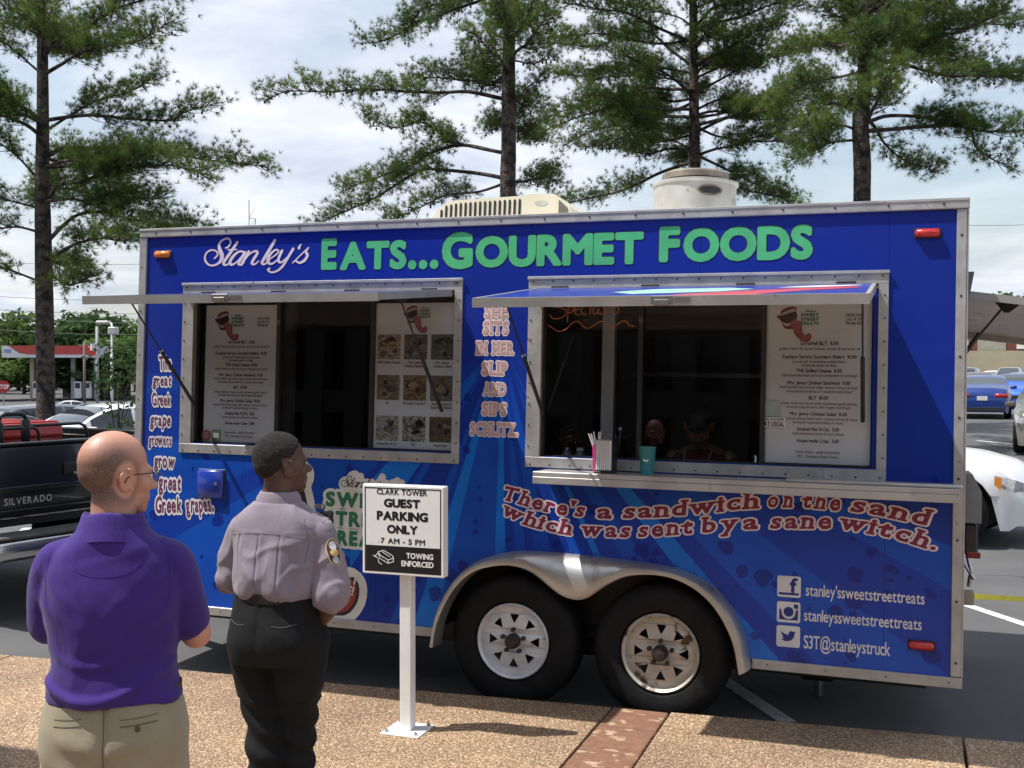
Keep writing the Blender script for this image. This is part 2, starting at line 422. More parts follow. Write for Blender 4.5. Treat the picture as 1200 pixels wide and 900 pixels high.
while y > 1.5:
    if len(bme) < 6:
        s = MB(); s.box(-.152, .152, -.0285, .0285, -.05, 0, .005); o = s.build('brick', brk[len(bme) % 2], walk); bme.append(o.data)
    else:
        o = bpy.data.objects.new('brick', rnd.choice(bme)); col.objects.link(o); o.parent = walk
    o.location = (-1.342 + rnd.uniform(-.002, .002), y, .119 + rnd.uniform(-.002, .002)); o.rotation_euler = (rnd.uniform(-.01, .01), 0, rnd.uniform(-.006, .006)); y -= .0655
# parking bay lines
linem = pmat('road_paint', (.62, .62, .6), .7, c2=(.4, .4, .39), scale=9, ramp=(.32, .5), dirt=((.12, .12, .12), 26, .6))
dx, dy_ = .54, -.84
def road_line(x, y, l, w=.1):
    q = MB(); px, py = -dy_ * w / 2, dx * w / 2
    q.add([(x - px, y - py, .004), (x + px, y + py, .004), (x + px - dx * l, y + py - dy_ * l, .004), (x - px - dx * l, y - py - dy_ * l, .004)], [(0, 1, 2, 3)])
    return tag(q.build('road_line', linem, fix=False), kind='structure')
for k in range(-3, 6): road_line(-.60 + 3.42 * k + (.2 if k < 0 else 0), 6.30, 5.4)
for k in range(-1, 5):
    q = road_line(1 + 3.4 * k, 23.5, 5.2, .12); q.location.z = .27 if k > 0 else .2

# ---------------- food trailer ----------------
LN, HT, DP = 5.06, 2.47, 2.25
trailer = empty('food_trailer', (-4.7834, 6.0210, .4102), (-.0400, .0094, -.00104),
                'long blue concession trailer with two raised serving hatches parked along the kerb', 'food trailer')
WL = (.42, 2.25, 1.085, 2.02); WR = (2.785, 4.61, 1.085, 2.02)

def wrap_mat():
    m = bpy.data.materials.new('blue_wrap'); m.use_nodes = True; nt = m.node_tree; N = nt.nodes; L = nt.links; p = N['Principled BSDF']
    tc = N.new('ShaderNodeTexCoord'); sp = N.new('ShaderNodeSeparateXYZ'); L.new(tc.outputs['Object'], sp.inputs[0])
    def mth(op, a, b=None, c=None):
        n = N.new('ShaderNodeMath'); n.operation = op
        for i, v in enumerate((a, b, c)):
            if v is None: continue
            if isinstance(v, (int, float)): n.inputs[i].default_value = v
            else: L.new(v, n.inputs[i])
        return n.outputs[0]
    du = mth('SUBTRACT', sp.outputs[0], 2.55); dv = mth('SUBTRACT', sp.outputs[2], 1.75)
    an = mth('ARCTAN2', dv, du)
    n1 = N.new('ShaderNodeTexNoise'); n1.noise_dimensions = '1D'; n1.inputs['Scale'].default_value = 2.1; n1.inputs['Detail'].default_value = 1; L.new(an, n1.inputs['W'])
    cr = N.new('ShaderNodeValToRGB'); cr.color_ramp.interpolation = 'CONSTANT'; L.new(n1.outputs[0], cr.inputs[0]); e = cr.color_ramp.elements
    e[0].position = 0; e[0].color = (.008, .032, .25, 1); e[1].position = .44; e[1].color = (.008, .075, .43, 1)
    k = e.new(.5); k.color = (.009, .042, .32, 1); k = e.new(.54); k.color = (.008, .165, .62, 1); k = e.new(.62); k.color = (.008, .07, .41, 1)
    # soft mottling and dark blots
    n2 = N.new('ShaderNodeTexNoise'); n2.inputs['Scale'].default_value = 3; n2.inputs['Detail'].default_value = 3; L.new(tc.outputs['Object'], n2.inputs['Vector'])
    mx0 = N.new('ShaderNodeMix'); mx0.data_type = 'RGBA'; mx0.blend_type = 'MIX'; mr = N.new('ShaderNodeMapRange'); L.new(n2.outputs[0], mr.inputs[0]); mr.inputs[1].default_value = .35; mr.inputs[2].default_value = .7; mr.inputs[4].default_value = .45
    L.new(mr.outputs[0], mx0.inputs[0]); L.new(cr.outputs[0], mx0.inputs[6]); mx0.inputs[7].default_value = (.005, .03, .26, 1)
    v = N.new('ShaderNodeTexVoronoi'); v.inputs['Scale'].default_value = 11; v.inputs['Randomness'].default_value = 1; 
    dn = N.new('ShaderNodeTexNoise'); dn.inputs['Scale'].default_value = 14; L.new(tc.outputs['Object'], dn.inputs['Vector'])
    dmx = N.new('ShaderNodeMix'); dmx.data_type = 'RGBA'; dmx.inputs[0].default_value = .045; L.new(tc.outputs['Object'], dmx.inputs[6]); L.new(dn.outputs['Color'], dmx.inputs[7]); L.new(dmx.outputs[2], v.inputs['Vector'])
    sc_ = N.new('ShaderNodeSeparateColor'); L.new(v.outputs['Color'], sc_.inputs[0])
    rad = mth('MULTIPLY_ADD', sc_.outputs[0], .75, -.22)
    spot = mth('LESS_THAN', v.outputs['Distance'], rad)
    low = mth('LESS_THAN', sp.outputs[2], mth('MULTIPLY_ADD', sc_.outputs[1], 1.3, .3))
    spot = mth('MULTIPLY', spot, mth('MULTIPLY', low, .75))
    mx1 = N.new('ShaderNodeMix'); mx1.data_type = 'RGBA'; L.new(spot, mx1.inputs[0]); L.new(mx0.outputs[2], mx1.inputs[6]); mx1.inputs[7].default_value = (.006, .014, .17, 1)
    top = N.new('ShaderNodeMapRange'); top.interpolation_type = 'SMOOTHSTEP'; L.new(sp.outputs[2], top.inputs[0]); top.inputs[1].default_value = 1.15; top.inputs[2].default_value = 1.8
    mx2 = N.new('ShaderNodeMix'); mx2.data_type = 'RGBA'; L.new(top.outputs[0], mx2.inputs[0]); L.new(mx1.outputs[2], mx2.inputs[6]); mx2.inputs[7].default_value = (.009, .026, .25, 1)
    L.new(mx2.outputs[2], p.inputs['Base Color']); p.inputs['Roughness'].default_value = .22; p.inputs['Specular IOR Level'].default_value = .32
    bn = N.new('ShaderNodeTexNoise'); bn.inputs['Scale'].default_value = 1.6; L.new(tc.outputs['Object'], bn.inputs['Vector'])
    b = N.new('ShaderNodeBump'); b.inputs['Strength'].default_value = .25; b.inputs['Distance'].default_value = .02; L.new(bn.outputs[0], b.inputs['Height']); L.new(b.outputs[0], p.inputs['Normal'])
    return m
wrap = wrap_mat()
arch_in = [(2.20, -.05), (2.215, .06), (2.245, .15), (2.30, .26), (2.375, .355), (2.46, .415), (2.58, .45), (2.69, .455), (2.80, .425), (2.91, .35), (2.98, .31), (3.06, .296), (3.13, .315), (3.21, .375), (3.33, .44), (3.46, .463), (3.58, .457), (3.70, .415), (3.80, .34), (3.875, .24), (3.93, .12), (3.96, -.03)]
arch_out = [(2.165, -.045), (2.185, .08), (2.215, .19), (2.27, .30), (2.35, .40), (2.46, .475), (2.60, .52), (2.72, .537), (2.83, .54), (2.93, .54), (3.0, .538), (3.07, .536), (3.14, .534), (3.22, .53), (3.32, .525), (3.46, .515), (3.60, .50), (3.73, .46), (3.84, .39), (3.925, .29), (3.985, .16), (4.02, .0)]
def arch_v(u):
    if u <= 2.2 or u >= 3.95: return .03
    return float(np.interp(u, [a for a, b in arch_in], [b for a, b in arch_in])) + .012
seam = [.02, .816, 1.77, 2.72, 3.7, 4.683, 5.04]
for a, b in zip(seam[:-1], seam[1:]):
    s2 = MB(); s = MB(); us = sorted(set([a + .0007, b - .0007] + [x for x in (WL[0], WL[1], WR[0], WR[1]) if a < x < b] + [2.2 + .035 * i for i in range(51) if a + .002 < 2.2 + .035 * i < b - .002]))
    for u0, u1 in zip(us[:-1], us[1:]):
        um = (u0 + u1) / 2; hole = WL[0] < um < WL[1] or WR[0] < um < WR[1]
        spans = [((arch_v(u0), arch_v(u1)), (WL[2],) * 2), ((WL[3],) * 2, (2.425,) * 2)] if hole else [((arch_v(u0), arch_v(u1)), (2.425,) * 2)]
        for (z0, z1), (z2, z3) in spans:
            (s2 if hole and z0 > 1.5 else s).add([(u0, 0, z0), (u1, 0, z1), (u1, 0, z3), (u0, 0, z2), (u0, .012, z0), (u1, .012, z1), (u1, .012, z3), (u0, .012, z2)], [(0, 1, 2, 3), (0, 3, 7, 4), (1, 5, 6, 2), (0, 4, 5, 1)])
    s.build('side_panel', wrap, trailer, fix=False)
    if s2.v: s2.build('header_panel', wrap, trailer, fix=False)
s = MB(); s.box(.0, LN, .0125, .03, .47, 1.08); s.box(.0, LN, .0125, .03, 2.03, 2.43); s.box(0, .41, .0125, .03, 1.0, 2.1); s.box(2.26, 2.77, .0125, .03, 1.0, 2.1); s.box(4.62, LN, .0125, .03, 1.0, 2.1); s.box(0, 2.14, .0125, .03, .03, .5); s.box(4.03, LN, .0125, .03, .03, .5)
s.build('wall_core', black_m, trailer)
dark_in = pmat('interior_wall', (.06, .062, .065), .5, c2=(.045, .045, .05), scale=2)
s = MB(); s.box(.02, LN - .02, DP - .03, DP, .03, 2.44); s.box(.0, .02, .03, DP, .03, 2.44); s.box(LN - .03, LN - .002, .03, DP, .03, 2.44); s.build('far_wall', pmat('dark_blue_paint', (.01, .015, .06), .6), trailer)
s = MB(); s.box(.03, LN - .04, DP - .045, DP - .035, .1, 2.38); s.box(.025, .035, .04, DP - .05, .1, 2.38); s.box(LN - .045, LN - .035, .04, DP - .05, .1, 2.38); s.box(.03, LN - .05, .04, DP - .05, 2.38, 2.39); s.build('lining', dark_in, trailer)
s = MB(); s.box(.0, LN, .03, DP, 2.44, 2.475, .005); s.build('roof', white_m, trailer)
s = MB(); s.box(.0, 2.16, .02, DP, .03, .08); s.box(4.02, LN, .02, DP, .03, .08); s.box(2.16, 4.02, .34, DP, .03, .08); s.box(2.14, 4.04, .03, .34, .56, .6); s.box(2.14, 4.04, .34, .36, .0, .6); s.build('floor_deck', black_m, trailer)
# trims
s = MB(); s.box(-.008, LN + .008, -.02, .02, 2.425, 2.478, .004); s.box(-.008, LN + .008, -.024, -.0205, 2.466, 2.48, .001); s.build('roof_rail', alud, trailer)
s = MB(); s.box(-.006, .044, -.014, .012, .05, 2.424, .003); s.box(-.012, -.0065, -.01, .05, .05, 2.42); s.build('corner_post', alud, trailer)
s = MB(); s.box(5.008, 5.056, -.014, .012, .05, 2.424, .003); s.box(5.0565, 5.066, -.01, .06, .05, 2.42, .002); s.build('corner_post', alud, trailer)
s = MB(); s.box(0, 2.165, -.016, .02, -.008, .046, .003); s.build('bottom_rail', alud, trailer); s = MB(); s.box(4.02, LN + .004, -.016, .02, -.008, .046, .003); s.build('bottom_rail', alud, trailer)
s = MB()
def dot(u, v, n=-.017, r=.0055): s.lathe([(r, n + .006), (r * .9, n), (0.0005, n - .002)], 6, 'y', (u, 0, v))
for i in range(19): dot(.12 + i * .268, 2.452, -.0235, .007)
for i in range(8): dot(.15 + i * .27, .02); dot(.012, .2 + i * .29)
for i in range(4): dot(4.1 + i * .3, .02)
for i in range(8): dot(5.032, .12 + i * .31, -.016, .008)
s.build('rivets', rivet_m, trailer)['kind'] = 'stuff'

# fender
s = MB(); rows = []
prof = [(0, 0.0), (0, -.012), (.06, -.045), (.2, -.085), (.42, -.105), (.7, -.108), (.93, -.104), (1.0, -.095), (1.0, .03)]
for (ou, ov), (iu, iv) in zip(spline(arch_out, 3), spline(arch_in, 3)):
    rows.append([(ou + (iu - ou) * t, n, ov + (iv - ov) * t) for t, n in prof])
np_ = len(prof)
s.add([p for r_ in rows for p in r_], [(i * np_ + j, (i + 1) * np_ + j, (i + 1) * np_ + j + 1, i * np_ + j + 1) for i in range(len(rows) - 1) for j in range(np_ - 1)])
fen = s.build('fender', pmat('fender_aluminium', (.52, .51, .49), .36, .75, c2=(.42, .41, .40), scale=4, rvar=.08, dirt=((.3, .27, .22), 7, .62)), trailer, ang=35)
s = MB()
for ou, ov in arch_out[2:-2:2]: dot(ou, ov + .012, -.004, .006)
s.build('rivets', rivet_m, fen)['kind'] = 'stuff'

# wheels
def wheel(u, v, rusty):
    rx = .385
    t = MB(); pr = [(.215, .03), (.235, -.0), (.27, -.012), (.32, -.012), (.352, .0), (.372, .02), (.381, .035)]
    for k in range(4): pr += [(.3825, .05 + k * .045), (.374, .052 + k * .045), (.374, .06 + k * .045), (.3825, .062 + k * .045)]
    pr += [(.372, .225), (.34, .245), (.25, .24), (.215, .21)]
    t.lathe(pr, 56, 'y', (u, 0, v)); w = t.build('wheel', rubber, trailer, ang=30)
    t = MB(); t.lathe([(.195, .2), (.2, .06), (.2, .012), (.212, .0), (.219, .008), (.217, .03)][::-1], 48, 'y', (u, 0, v))
    c = (.55, .5, .42) if rusty else (.72, .73, .75)
    rimm = pmat('rusty_rim' if rusty else 'silver_rim', c, .45, .25, c2=tuple(x * .85 for x in c), scale=12, dirt=((.09, .05, .03), 13, .575 if rusty else .68), bump=.1)
    # disc with eight triangular slots, as one cut plate
    outer = []; nseg = 64
    segs = []
    for k in range(nseg):
        a, b = 2 * pi * k / nseg, 2 * pi * (k + 1) / nseg; segs.append((.2 * cos(a), .2 * sin(a), .2 * cos(b), .2 * sin(b)))
    for k in range(8):
        a = 2 * pi * (k + .5) / 8 + pi / 8; q = [(.098, 0), (.152, .029), (.152, -.029)]
        tri = [(r_ * cos(a) - w_ * sin(a), r_ * sin(a) + w_ * cos(a)) for r_, w_ in q]
        segs += [(*tri[i], *tri[(i + 1) % 3]) for i in range(3)]
    gv, gf = glyph_mesh(('rim',), np.array(segs), (), 0, 0, .0055)
    def dep(x, z):
        r_ = math.hypot(x, z); return float(np.interp(r_, [0, .06, .075, .10, .16, .178, .2], [.022, .022, .02, .032, .04, .05, .052]))
    t.add([(u + x, dep(x, z), v + z) for x, z in gv], gf)
    rim = t.build('rim', rimm, w, ang=40, fix=False)
    t = MB(); t.lathe([(.14, .11), (.001, .11)], 24, 'y', (u, 0, v)); t.build('brake_drum', black_m, w, fix=False)
    t = MB(); t.lathe([(.044, .03), (.042, -.012), (.03, -.03), (.001, -.034)], 20, 'y', (u, 0, v))
    for k in range(5):
        a = 2 * pi * k / 5 + pi / 2; t.lathe([(.013, .03), (.012, .004), (.001, .0)], 8, 'y', (u + .066 * cos(a), 0, v + .066 * sin(a)))
    t.build('hub', pmat('hub_rust', (.07, .05, .045), .6, .4, c2=(.03, .025, .025), scale=40), w, ang=40)
wheel(2.652, .008, False); wheel(3.516, .021, True)
s = MB(); s.box(.3, 4.9, .42, .5, -.12, .03); s.box(.3, 4.9, 1.75, 1.83, -.12, .03); s.box(2.6, 2.7, .2, 2.05, -.02, .05); s.box(3.47, 3.57, .2, 2.05, -.02, .05)
for u in (.6, 1.4, 2.2, 3.1, 4.2, 4.8): s.box(u, u + .05, .5, 1.75, -.08, .03)
s.add([(.3, .45, 0), (.3, .53, 0), (-1.3, 1.16, 0), (-1.3, 1.08, 0), (.3, .45, -.1), (.3, .53, -.1), (-1.3, 1.16, -.1), (-1.3, 1.08, -.1)], [(0, 1, 2, 3), (4, 7, 6, 5), (0, 4, 5, 1), (3, 2, 6, 7), (0, 3, 7, 4), (1, 5, 6, 2)])
s.add([(.3, 1.8, 0), (.3, 1.72, 0), (-1.3, 1.08, 0), (-1.3, 1.16, 0), (.3, 1.8, -.1), (.3, 1.72, -.1), (-1.3, 1.08, -.1), (-1.3, 1.16, -.1)], [(0, 3, 2, 1), (4, 5, 6, 7), (0, 1, 5, 4), (3, 7, 6, 2), (0, 4, 7, 3), (1, 2, 6, 5)])
s.build('chassis', black_m, trailer)
s = MB(); s.lathe([(.03, -.37), (.03, .0)], 10, 'z', (4.3, .9, 0)); s.lathe([(.07, -.385), (.06, -.36), (.03, -.35)], 12, 'z', (4.3, .9, 0), cap=True); s.build('jack', steel, trailer); s = MB(); s.lathe([(.03, -.38), (.03, .3)], 10, 'z', (-1.1, 1.12, 0)); s.build('tongue_jack', steel, trailer); s = MB(); s.box(4.22, 4.42, .5, .7, -.16, -.05, .02); s.build('jack_mount', black_m, trailer)

# serving windows
def window(u0, u1, gl, mulls):
    f = MB(); a, b = 1.02, 2.11; w = .085
    f.box(u0, u1, -.012, .002, a, a + .06, .002); f.box(u0, u1, -.012, .002, b - .062, b, .002); f.box(u0, u0 + w, -.0118, .002, a + .06, b - .062, .002); f.box(u1 - .05, u1, -.0118, .002, a + .06, b - .062, .002)
    f.box(u0 - .004, u1 + .004, -.022, -.0122, b - .008, b + .008, .001)
    fr = f.build('window_frame', alud, trailer)
    s = MB(); r = .0055
    def d(u, v): s.lathe([(r, -.0115), (r * .9, -.016), (.0005, -.018)], 6, 'y', (u, 0, v))
    n = 17
    for i in range(n): d(u0 + .03 + (u1 - u0 - .06) * i / (n - 1), a + .018); d(u0 + .03 + (u1 - u0 - .06) * i / (n - 1), b - .02)
    for i in range(1, 9): d(u0 + .018, a + (b - a) * i / 9); d(u1 - .018, a + (b - a) * i / 9)
    s.build('rivets', rivet_m, fr)['kind'] = 'stuff'
    s = MB()  # jamb and inner rubber
    iu0, iu1, iv0, iv1 = u0 + w - .003, u1 - .047, a + .058, b - .085
    s.box(iu0 - .02, iu0, .0, .09, iv0, iv1); s.box(iu1, iu1 + .02, .0, .09, iv0, iv1); s.box(iu0, iu1, .0, .09, iv0 - .02, iv0); s.box(iu0, iu1, .0, .09, iv1, iv1 + .03); s.build('jamb', alud, fr)
    s = MB(); t = .014
    s.box(iu0 + .001, iu0 + t, .03, .075, iv0 + t, iv1 - t); s.box(iu1 - t, iu1 - .001, .03, .075, iv0 + t, iv1 - t); s.box(iu0 + .001, iu1 - .001, .03, .075, iv0 + .001, iv0 + t); s.box(iu0 + .001, iu1 - .001, .03, .075, iv1 - t, iv1 - .001)
    for m_ in mulls: s.box(m_ - .013, m_ + .013, .034, .074, iv0 + t, iv1 - t)
    s.build('sash', black_m, fr)
    for g0, g1, n_ in gl:
        s = MB(); s.add([(g0, n_, iv0 + t), (g1, n_, iv0 + t), (g1, n_, iv1 - t), (g0, n_, iv1 - t)], [(0, 1, 2, 3)])
        s.build('pane', win_glass, fr, fix=False)
    return fr
fL = window(.338, 2.297, [(.43, 1.01, .05), (1.04, 1.685, .066), (1.69, 2.24, .05)], (1.028, 1.69))
fR = window(2.710, 4.684, [(2.8, 3.36, .05), (3.37, 4.04, .066), (4.05, 4.63, .05)], (3.365, 4.046))
s = MB(); s.box(2.3, 2.3, 0, 0, 0, 0)

# awnings
awn_alu = pmat('awning_frame', (.42, .415, .405), .5, .5, c2=(.35, .345, .335), scale=6, rvar=.06, dirt=((.2, .19, .18), 16, .67))
def awning(u0, u1, top, latch_u, bv):
    A, B = (-.018, 2.05), (-1.0, bv); dn, dv = B[0] - A[0], B[1] - A[1]; l = math.hypot(dn, dv); en, ev_ = dn / l, dv / l; tn, tv = -ev_, en  # tangent, normal(down)
    if tv > 0: tn, tv = -tn, -tv
    def P(u, s_, h): return (u, A[0] + en * s_ + tn * h, A[1] + ev_ * s_ + tv * h)
    def bar(mb, ua, ub, s0, s1, h0, h1):
        v = [P(u, s_, h) for h in (h0, h1) for s_ in (s0, s1) for u in (ua, ub)]
        mb.add(v, [(0, 2, 3, 1), (4, 5, 7, 6), (0, 1, 5, 4), (2, 6, 7, 3), (0, 4, 6, 2), (1, 3, 7, 5)])
    s = MB(); bar(s, u0 + .012, u1 - .012, .01, l - .012, .002, .012); aw = s.build('awning', top, trailer)
    s = MB(); bar(s, u0, u1, l - .02, l, -.001, .046); bar(s, u0, u0 + .02, .0, l - .021, -.0005, .04); bar(s, u1 - .02, u1, .0, l - .021, -.0005, .04); bar(s, u0 + .02, u1 - .02, 0, .02, -.001, .035); bar(s, u0 + .02, u1 - .02, l - .05, l - .021, .013, .03)
    s.build('frame', awn_alu, aw)
    s = MB(); bar(s, u0 + .021, u1 - .021, .021, l - .051, .013, .016); s.build('underside', pmat('awning_underside', (.78, .78, .78), .6, 0, scale=3), aw)
    for k in range(4):
        s = MB(); uu = u0 + .15 + (u1 - u0 - .3) * k / 3; s.box(uu - .05, uu + .05, -.025, -.0125, 2.035, 2.062, .002); s.build('hinge', pmat('dark_hinge', (.05, .05, .05), .5, .6), aw)
    s = MB(); q = P(latch_u, l, .015); s.box(q[0] - .05, q[0] + .05, q[1] - .012, q[1] - .0005, q[2] - .022, q[2] + .016, .003); s.box(q[0] - .035, q[0] + .035, q[1] - .02, q[1] - .0125, q[2] - .03, q[2] - .002, .003); s.box(q[0] + .06, q[0] + .13, q[1] - .003, q[1] - .0005, q[2] - .012, q[2] + .008)
    s.build('latch', pmat('latch_steel', (.22, .21, .2), .4, .7, scale=40), aw)
    for uu, k in ((u0 + .045, 1), (u1 - .045, -1)):
        s = MB(); a_ = Vector(P(uu, .62, .05)); b_ = Vector((uu + .012 * k, .0, 1.33)); m_ = a_.lerp(b_, .45)
        s.tube([a_, m_], .005, 8); s.tube([m_, b_], .011, 8); s.box(a_.x - .02, a_.x + .02, a_.y - .03, a_.y + .03, a_.z - .002, a_.z + .012)
        s.build('strut', black_m, aw)
    return aw, P, l
blue_top = pmat('awning_blue', (.012, .035, .36), .28, c2=(.01, .025, .3), scale=3, coat=.3)
awL, PL, lL = awning(.385, 2.235, blue_top, 1.30, 1.934)
awR, PR, lR = awning(2.752, 4.622, blue_top, 3.70, 1.896)
# printed swirl on the right awning's top
def flat_on(P, poly, h, name, mat, parent):
    tri = tessellate_polygon([[Vector((a, b, 0)) for a, b in poly]]); return mesh(name, [P(a, b, h) for a, b in poly], [tuple(t) for t in tri], mat, parent)
mint = pmat('print_mint', (.35, .62, .5), .4); redp = pmat('print_red', (.5, .06, .09), .4); pale = pmat('print_pale', (.68, .66, .64), .5)
flat_on(PR, [(3.35, .55), (3.5, .3), (3.9, .25), (4.05, .4), (3.9, .62), (3.5, .75)], .0012, 'print_patch', mint, awR)
flat_on(PR, spline([(3.7, .97), (3.78, .8), (4.0, .6), (4.25, .42), (4.5, .3), (4.55, .42), (4.35, .6), (4.2, .8), (4.1, .97)], 3), .0006, 'print_patch', redp, awR)
flat_on(PR, spline([(4.15, .3), (4.3, .15), (4.55, .12), (4.5, .22), (4.3, .32)], 3), .0009, 'print_patch', pale, awR)

# counter shelf
s = MB(); s.box(2.845, 5.03, -.27, -.004, .985, 1.012, .003); s.box(2.845, 5.03, -.272, -.258, .945, .984, .002); s.box(2.845, 2.86, -.257, -.004, .95, .984)
ct = s.build('counter', pmat('counter_aluminium', (.5, .49, .48), .42, .6, c2=(.4, .39, .38), scale=5, rvar=.08, dirt=((.3, .28, .25), 9, .66)), trailer)
s = MB(); s.box(4.2, 5.045, -.25, -.1, 1.0125, 1.03, .004); s.build('edge_strip', alu, ct)
s = MB()
for u in (3.02, 3.9, 4.8): s.add([(u, -.002, .93), (u, -.002, .8), (u, -.2, .944), (u + .02, -.002, .93), (u + .02, -.002, .8), (u + .02, -.2, .944)], [(0, 1, 2), (3, 5, 4), (0, 2, 5, 3), (1, 4, 5, 2), (0, 3, 4, 1)])
s = MB(); s.box(2.84, 5.02, -.02, -.002, .955, .985); s.build('bracket', alud, ct)

# marker lights, utility hatch, rear details
def mlight(u, v, c):
    s = MB(); s.box(u - .061, u + .061, -.034, -.001, v - .021, v + .021, .012)
    o = s.build('marker_light', pmat('lens_%s' % ('red' if c[1] < .1 else 'amber'), c, .2, c2=tuple(x * .7 for x in c), scale=60, coat=.6), trailer, ang=60)
    s = MB(); s.box(u - .066, u + .066, -.008, -.0005, v - .026, v + .026, .004); s.build('base', black_m, o)
mlight(.172, 2.31, (.85, .22, .02)); mlight(4.868, 2.305, (.55, .02, .025)); mlight(4.869, .194, (.5, .02, .025))
s = MB(); s.box(.489, .687, -.03, -.001, .736, .918, .016); hd = s.build('hatch', pmat('blue_hatch', (.01, .04, .36), .3, coat=.3), trailer, ang=50)
s = MB(); s.lathe([(.012, -.032), (.01, -.037), (.001, -.038)], 12, 'y', (.64, 0, .83)); s.build('lock', steel, hd)
s = MB(); s.box(.486, .69, -.006, -.0008, .733, .921, .004); s.build('gasket', black_m, hd)
s = MB(); s.add([(5.067, .1, 1.07), (5.105, .1, 1.07), (5.15, .1, .98), (5.15, .1, .82), (5.067, .1, .82)] + [(a, .5, b) for a, b in ((5.067, 1.07), (5.105, 1.07), (5.15, .98), (5.15, .82), (5.067, .82))], [(0, 1, 2, 3, 4), (9, 8, 7, 6, 5), (0, 5, 6, 1), (1, 6, 7, 2), (2, 7, 8, 3), (3, 8, 9, 4)])
s.build('door_bracket', pmat('grey_steel', (.2, .21, .22), .5, .3, scale=10), trailer)
s = MB(); s.box(5.068, 5.135, .1, .26, .655, .81, .01); s.build('rear_light_box', black_m, trailer); s = MB(); s.box(5.08, 5.148, .095, .265, .64, .672, .004); s.build('rear_light', pmat('lens_dark_red', (.18, .01, .01), .25), trailer)
s = MB(); s.box(5.067, 5.12, .09, .16, .4, .47, .004); s.box(4.9, 5.067, .09, 2.1, .4, .47, .004); s.build('bumper', pmat('tan_metal', (.3, .26, .2), .6), trailer)
s = MB(); s.tube([(5.09, .2, .64), (5.11, .2, .56), (5.1, .22, .48)], .012, 6); s.tube([(5.075, .2, .6), (5.125, .2, .52)], .01, 6); s.build('safety_chain', steel, trailer)
# rear awning
s = MB()
c4 = [(5.09, .9, 2.09), (6.15, .9, 1.945), (6.15, 2.1, 1.83), (5.09, 2.1, 1.965)]
s.add(c4 + [(a, b, c - .012) for a, b, c in c4], [(0, 1, 2, 3), (4, 7, 6, 5), (0, 4, 5, 1), (1, 5, 6, 2), (2, 6, 7, 3), (3, 7, 4, 0)]); ra = s.build('rear_awning', pmat('awning_white', (.8, .8, .79), .5, scale=3, dirt=((.35, .33, .3), 8, .62)), trailer)
s = MB(); s.add([(5.09, .88, 2.1), (6.16, .88, 1.955), (6.16, .9, 1.955), (5.09, .9, 2.1), (5.09, .88, 2.055), (6.16, .88, 1.91), (6.16, .9, 1.91), (5.09, .9, 2.055)], [(0, 1, 2, 3), (4, 7, 6, 5), (0, 4, 5, 1), (1, 5, 6, 2), (2, 6, 7, 3), (3, 7, 4, 0)]); s.build('frame', awn_alu, ra); s = MB()
s.add([(5.09, 2.1, 1.975), (6.16, 2.1, 1.84), (6.16, 2.13, 1.84), (5.09, 2.13, 1.975), (5.09, 2.1, 1.91), (6.16, 2.1, 1.775), (6.16, 2.13, 1.775), (5.09, 2.13, 1.91)], [(0, 1, 2, 3), (4, 7, 6, 5), (0, 4, 5, 1), (1, 5, 6, 2), (2, 6, 7, 3), (3, 7, 4, 0)]); s.build('frame', awn_alu, ra)
s = MB(); s.tube([(5.32, 1.0, 2.03), (5.18, 1.0, 1.85)], .007, 8); s.tube([(5.18, 1.0, 1.86), (5.075, 1.0, 1.70)], .013, 8); s.add([(5.26, 1, 2.045), (5.40, 1, 2.03), (5.34, 1, 1.98), (5.31, 1, 1.98), (5.26, 1.02, 2.045), (5.40, 1.02, 2.03), (5.34, 1.02, 1.98), (5.31, 1.02, 1.98)], [(0, 1, 2, 3), (7, 6, 5, 4), (0, 4, 5, 1), (1, 5, 6, 2), (2, 6, 7, 3), (3, 7, 4, 0)]); s.build('strut', black_m, ra)
s = MB(); s.add([(5.067, .3, 1.9), (5.067, .3, 2.14), (5.11, .3, 2.14), (5.09, .3, 2.02), (5.067, .5, 1.9), (5.067, .5, 2.14), (5.11, .5, 2.14), (5.09, .5, 2.02)], [(0, 3, 2, 1), (4, 5, 6, 7), (0, 1, 5, 4), (1, 2, 6, 5), (2, 3, 7, 6)]); s.build('hinge', pmat('slate_steel', (.16, .18, .24), .5), ra)

# rooftop air conditioner
cream = pmat('cream_plastic', (.66, .61, .46), .5, c2=(.58, .53, .4), scale=4, bump=.05)
prof = [(1.70, 2.47), (1.74, 2.585), (1.80, 2.66), (1.87, 2.715), (1.95, 2.728), (2.42, 2.738), (2.45, 2.748), (2.62, 2.742), (2.73, 2.655), (2.745, 2.47)]
s = MB(); s.prism(prof, .72, 1.42); ac = s.build('air_conditioner', cream, trailer)
body = prof[:6] + [(2.42, 2.47)]
s = MB()
for i in range(17):
    u = 1.835 + i * .0345; top = float(np.interp(u, [p[0] for p in prof[:6]], [p[1] for p in prof[:6]])) - .02
    lo = 2.60 + .0
    if top - lo > .02: s.prism([(u + .009 * cos(a), (top - .009 if sin(a) > 0 else lo) + .009 * sin(a)) for a in [2 * pi * k / 8 + .1 for k in range(8)]], .7165, .7195)
    s.prism([(u + .009 * cos(a), 2.575 + .011 * sin(a)) for a in [2 * pi * k / 8 for k in range(8)]], .7165, .7195)
s.build('vent_slots', black_m, ac)
s = MB(); s.prism([(2.65, 2.50), (2.655, 2.70), (2.715, 2.645), (2.725, 2.5)], .715, .7195); s.prism([(2.735, 2.49), (2.728, 2.64), (2.7285, 2.64), (2.74, 2.49)], .8, 1.36); s.build('dark_grille', pmat('grille_brown', (.13, .12, .1), .7, scale=60), ac)
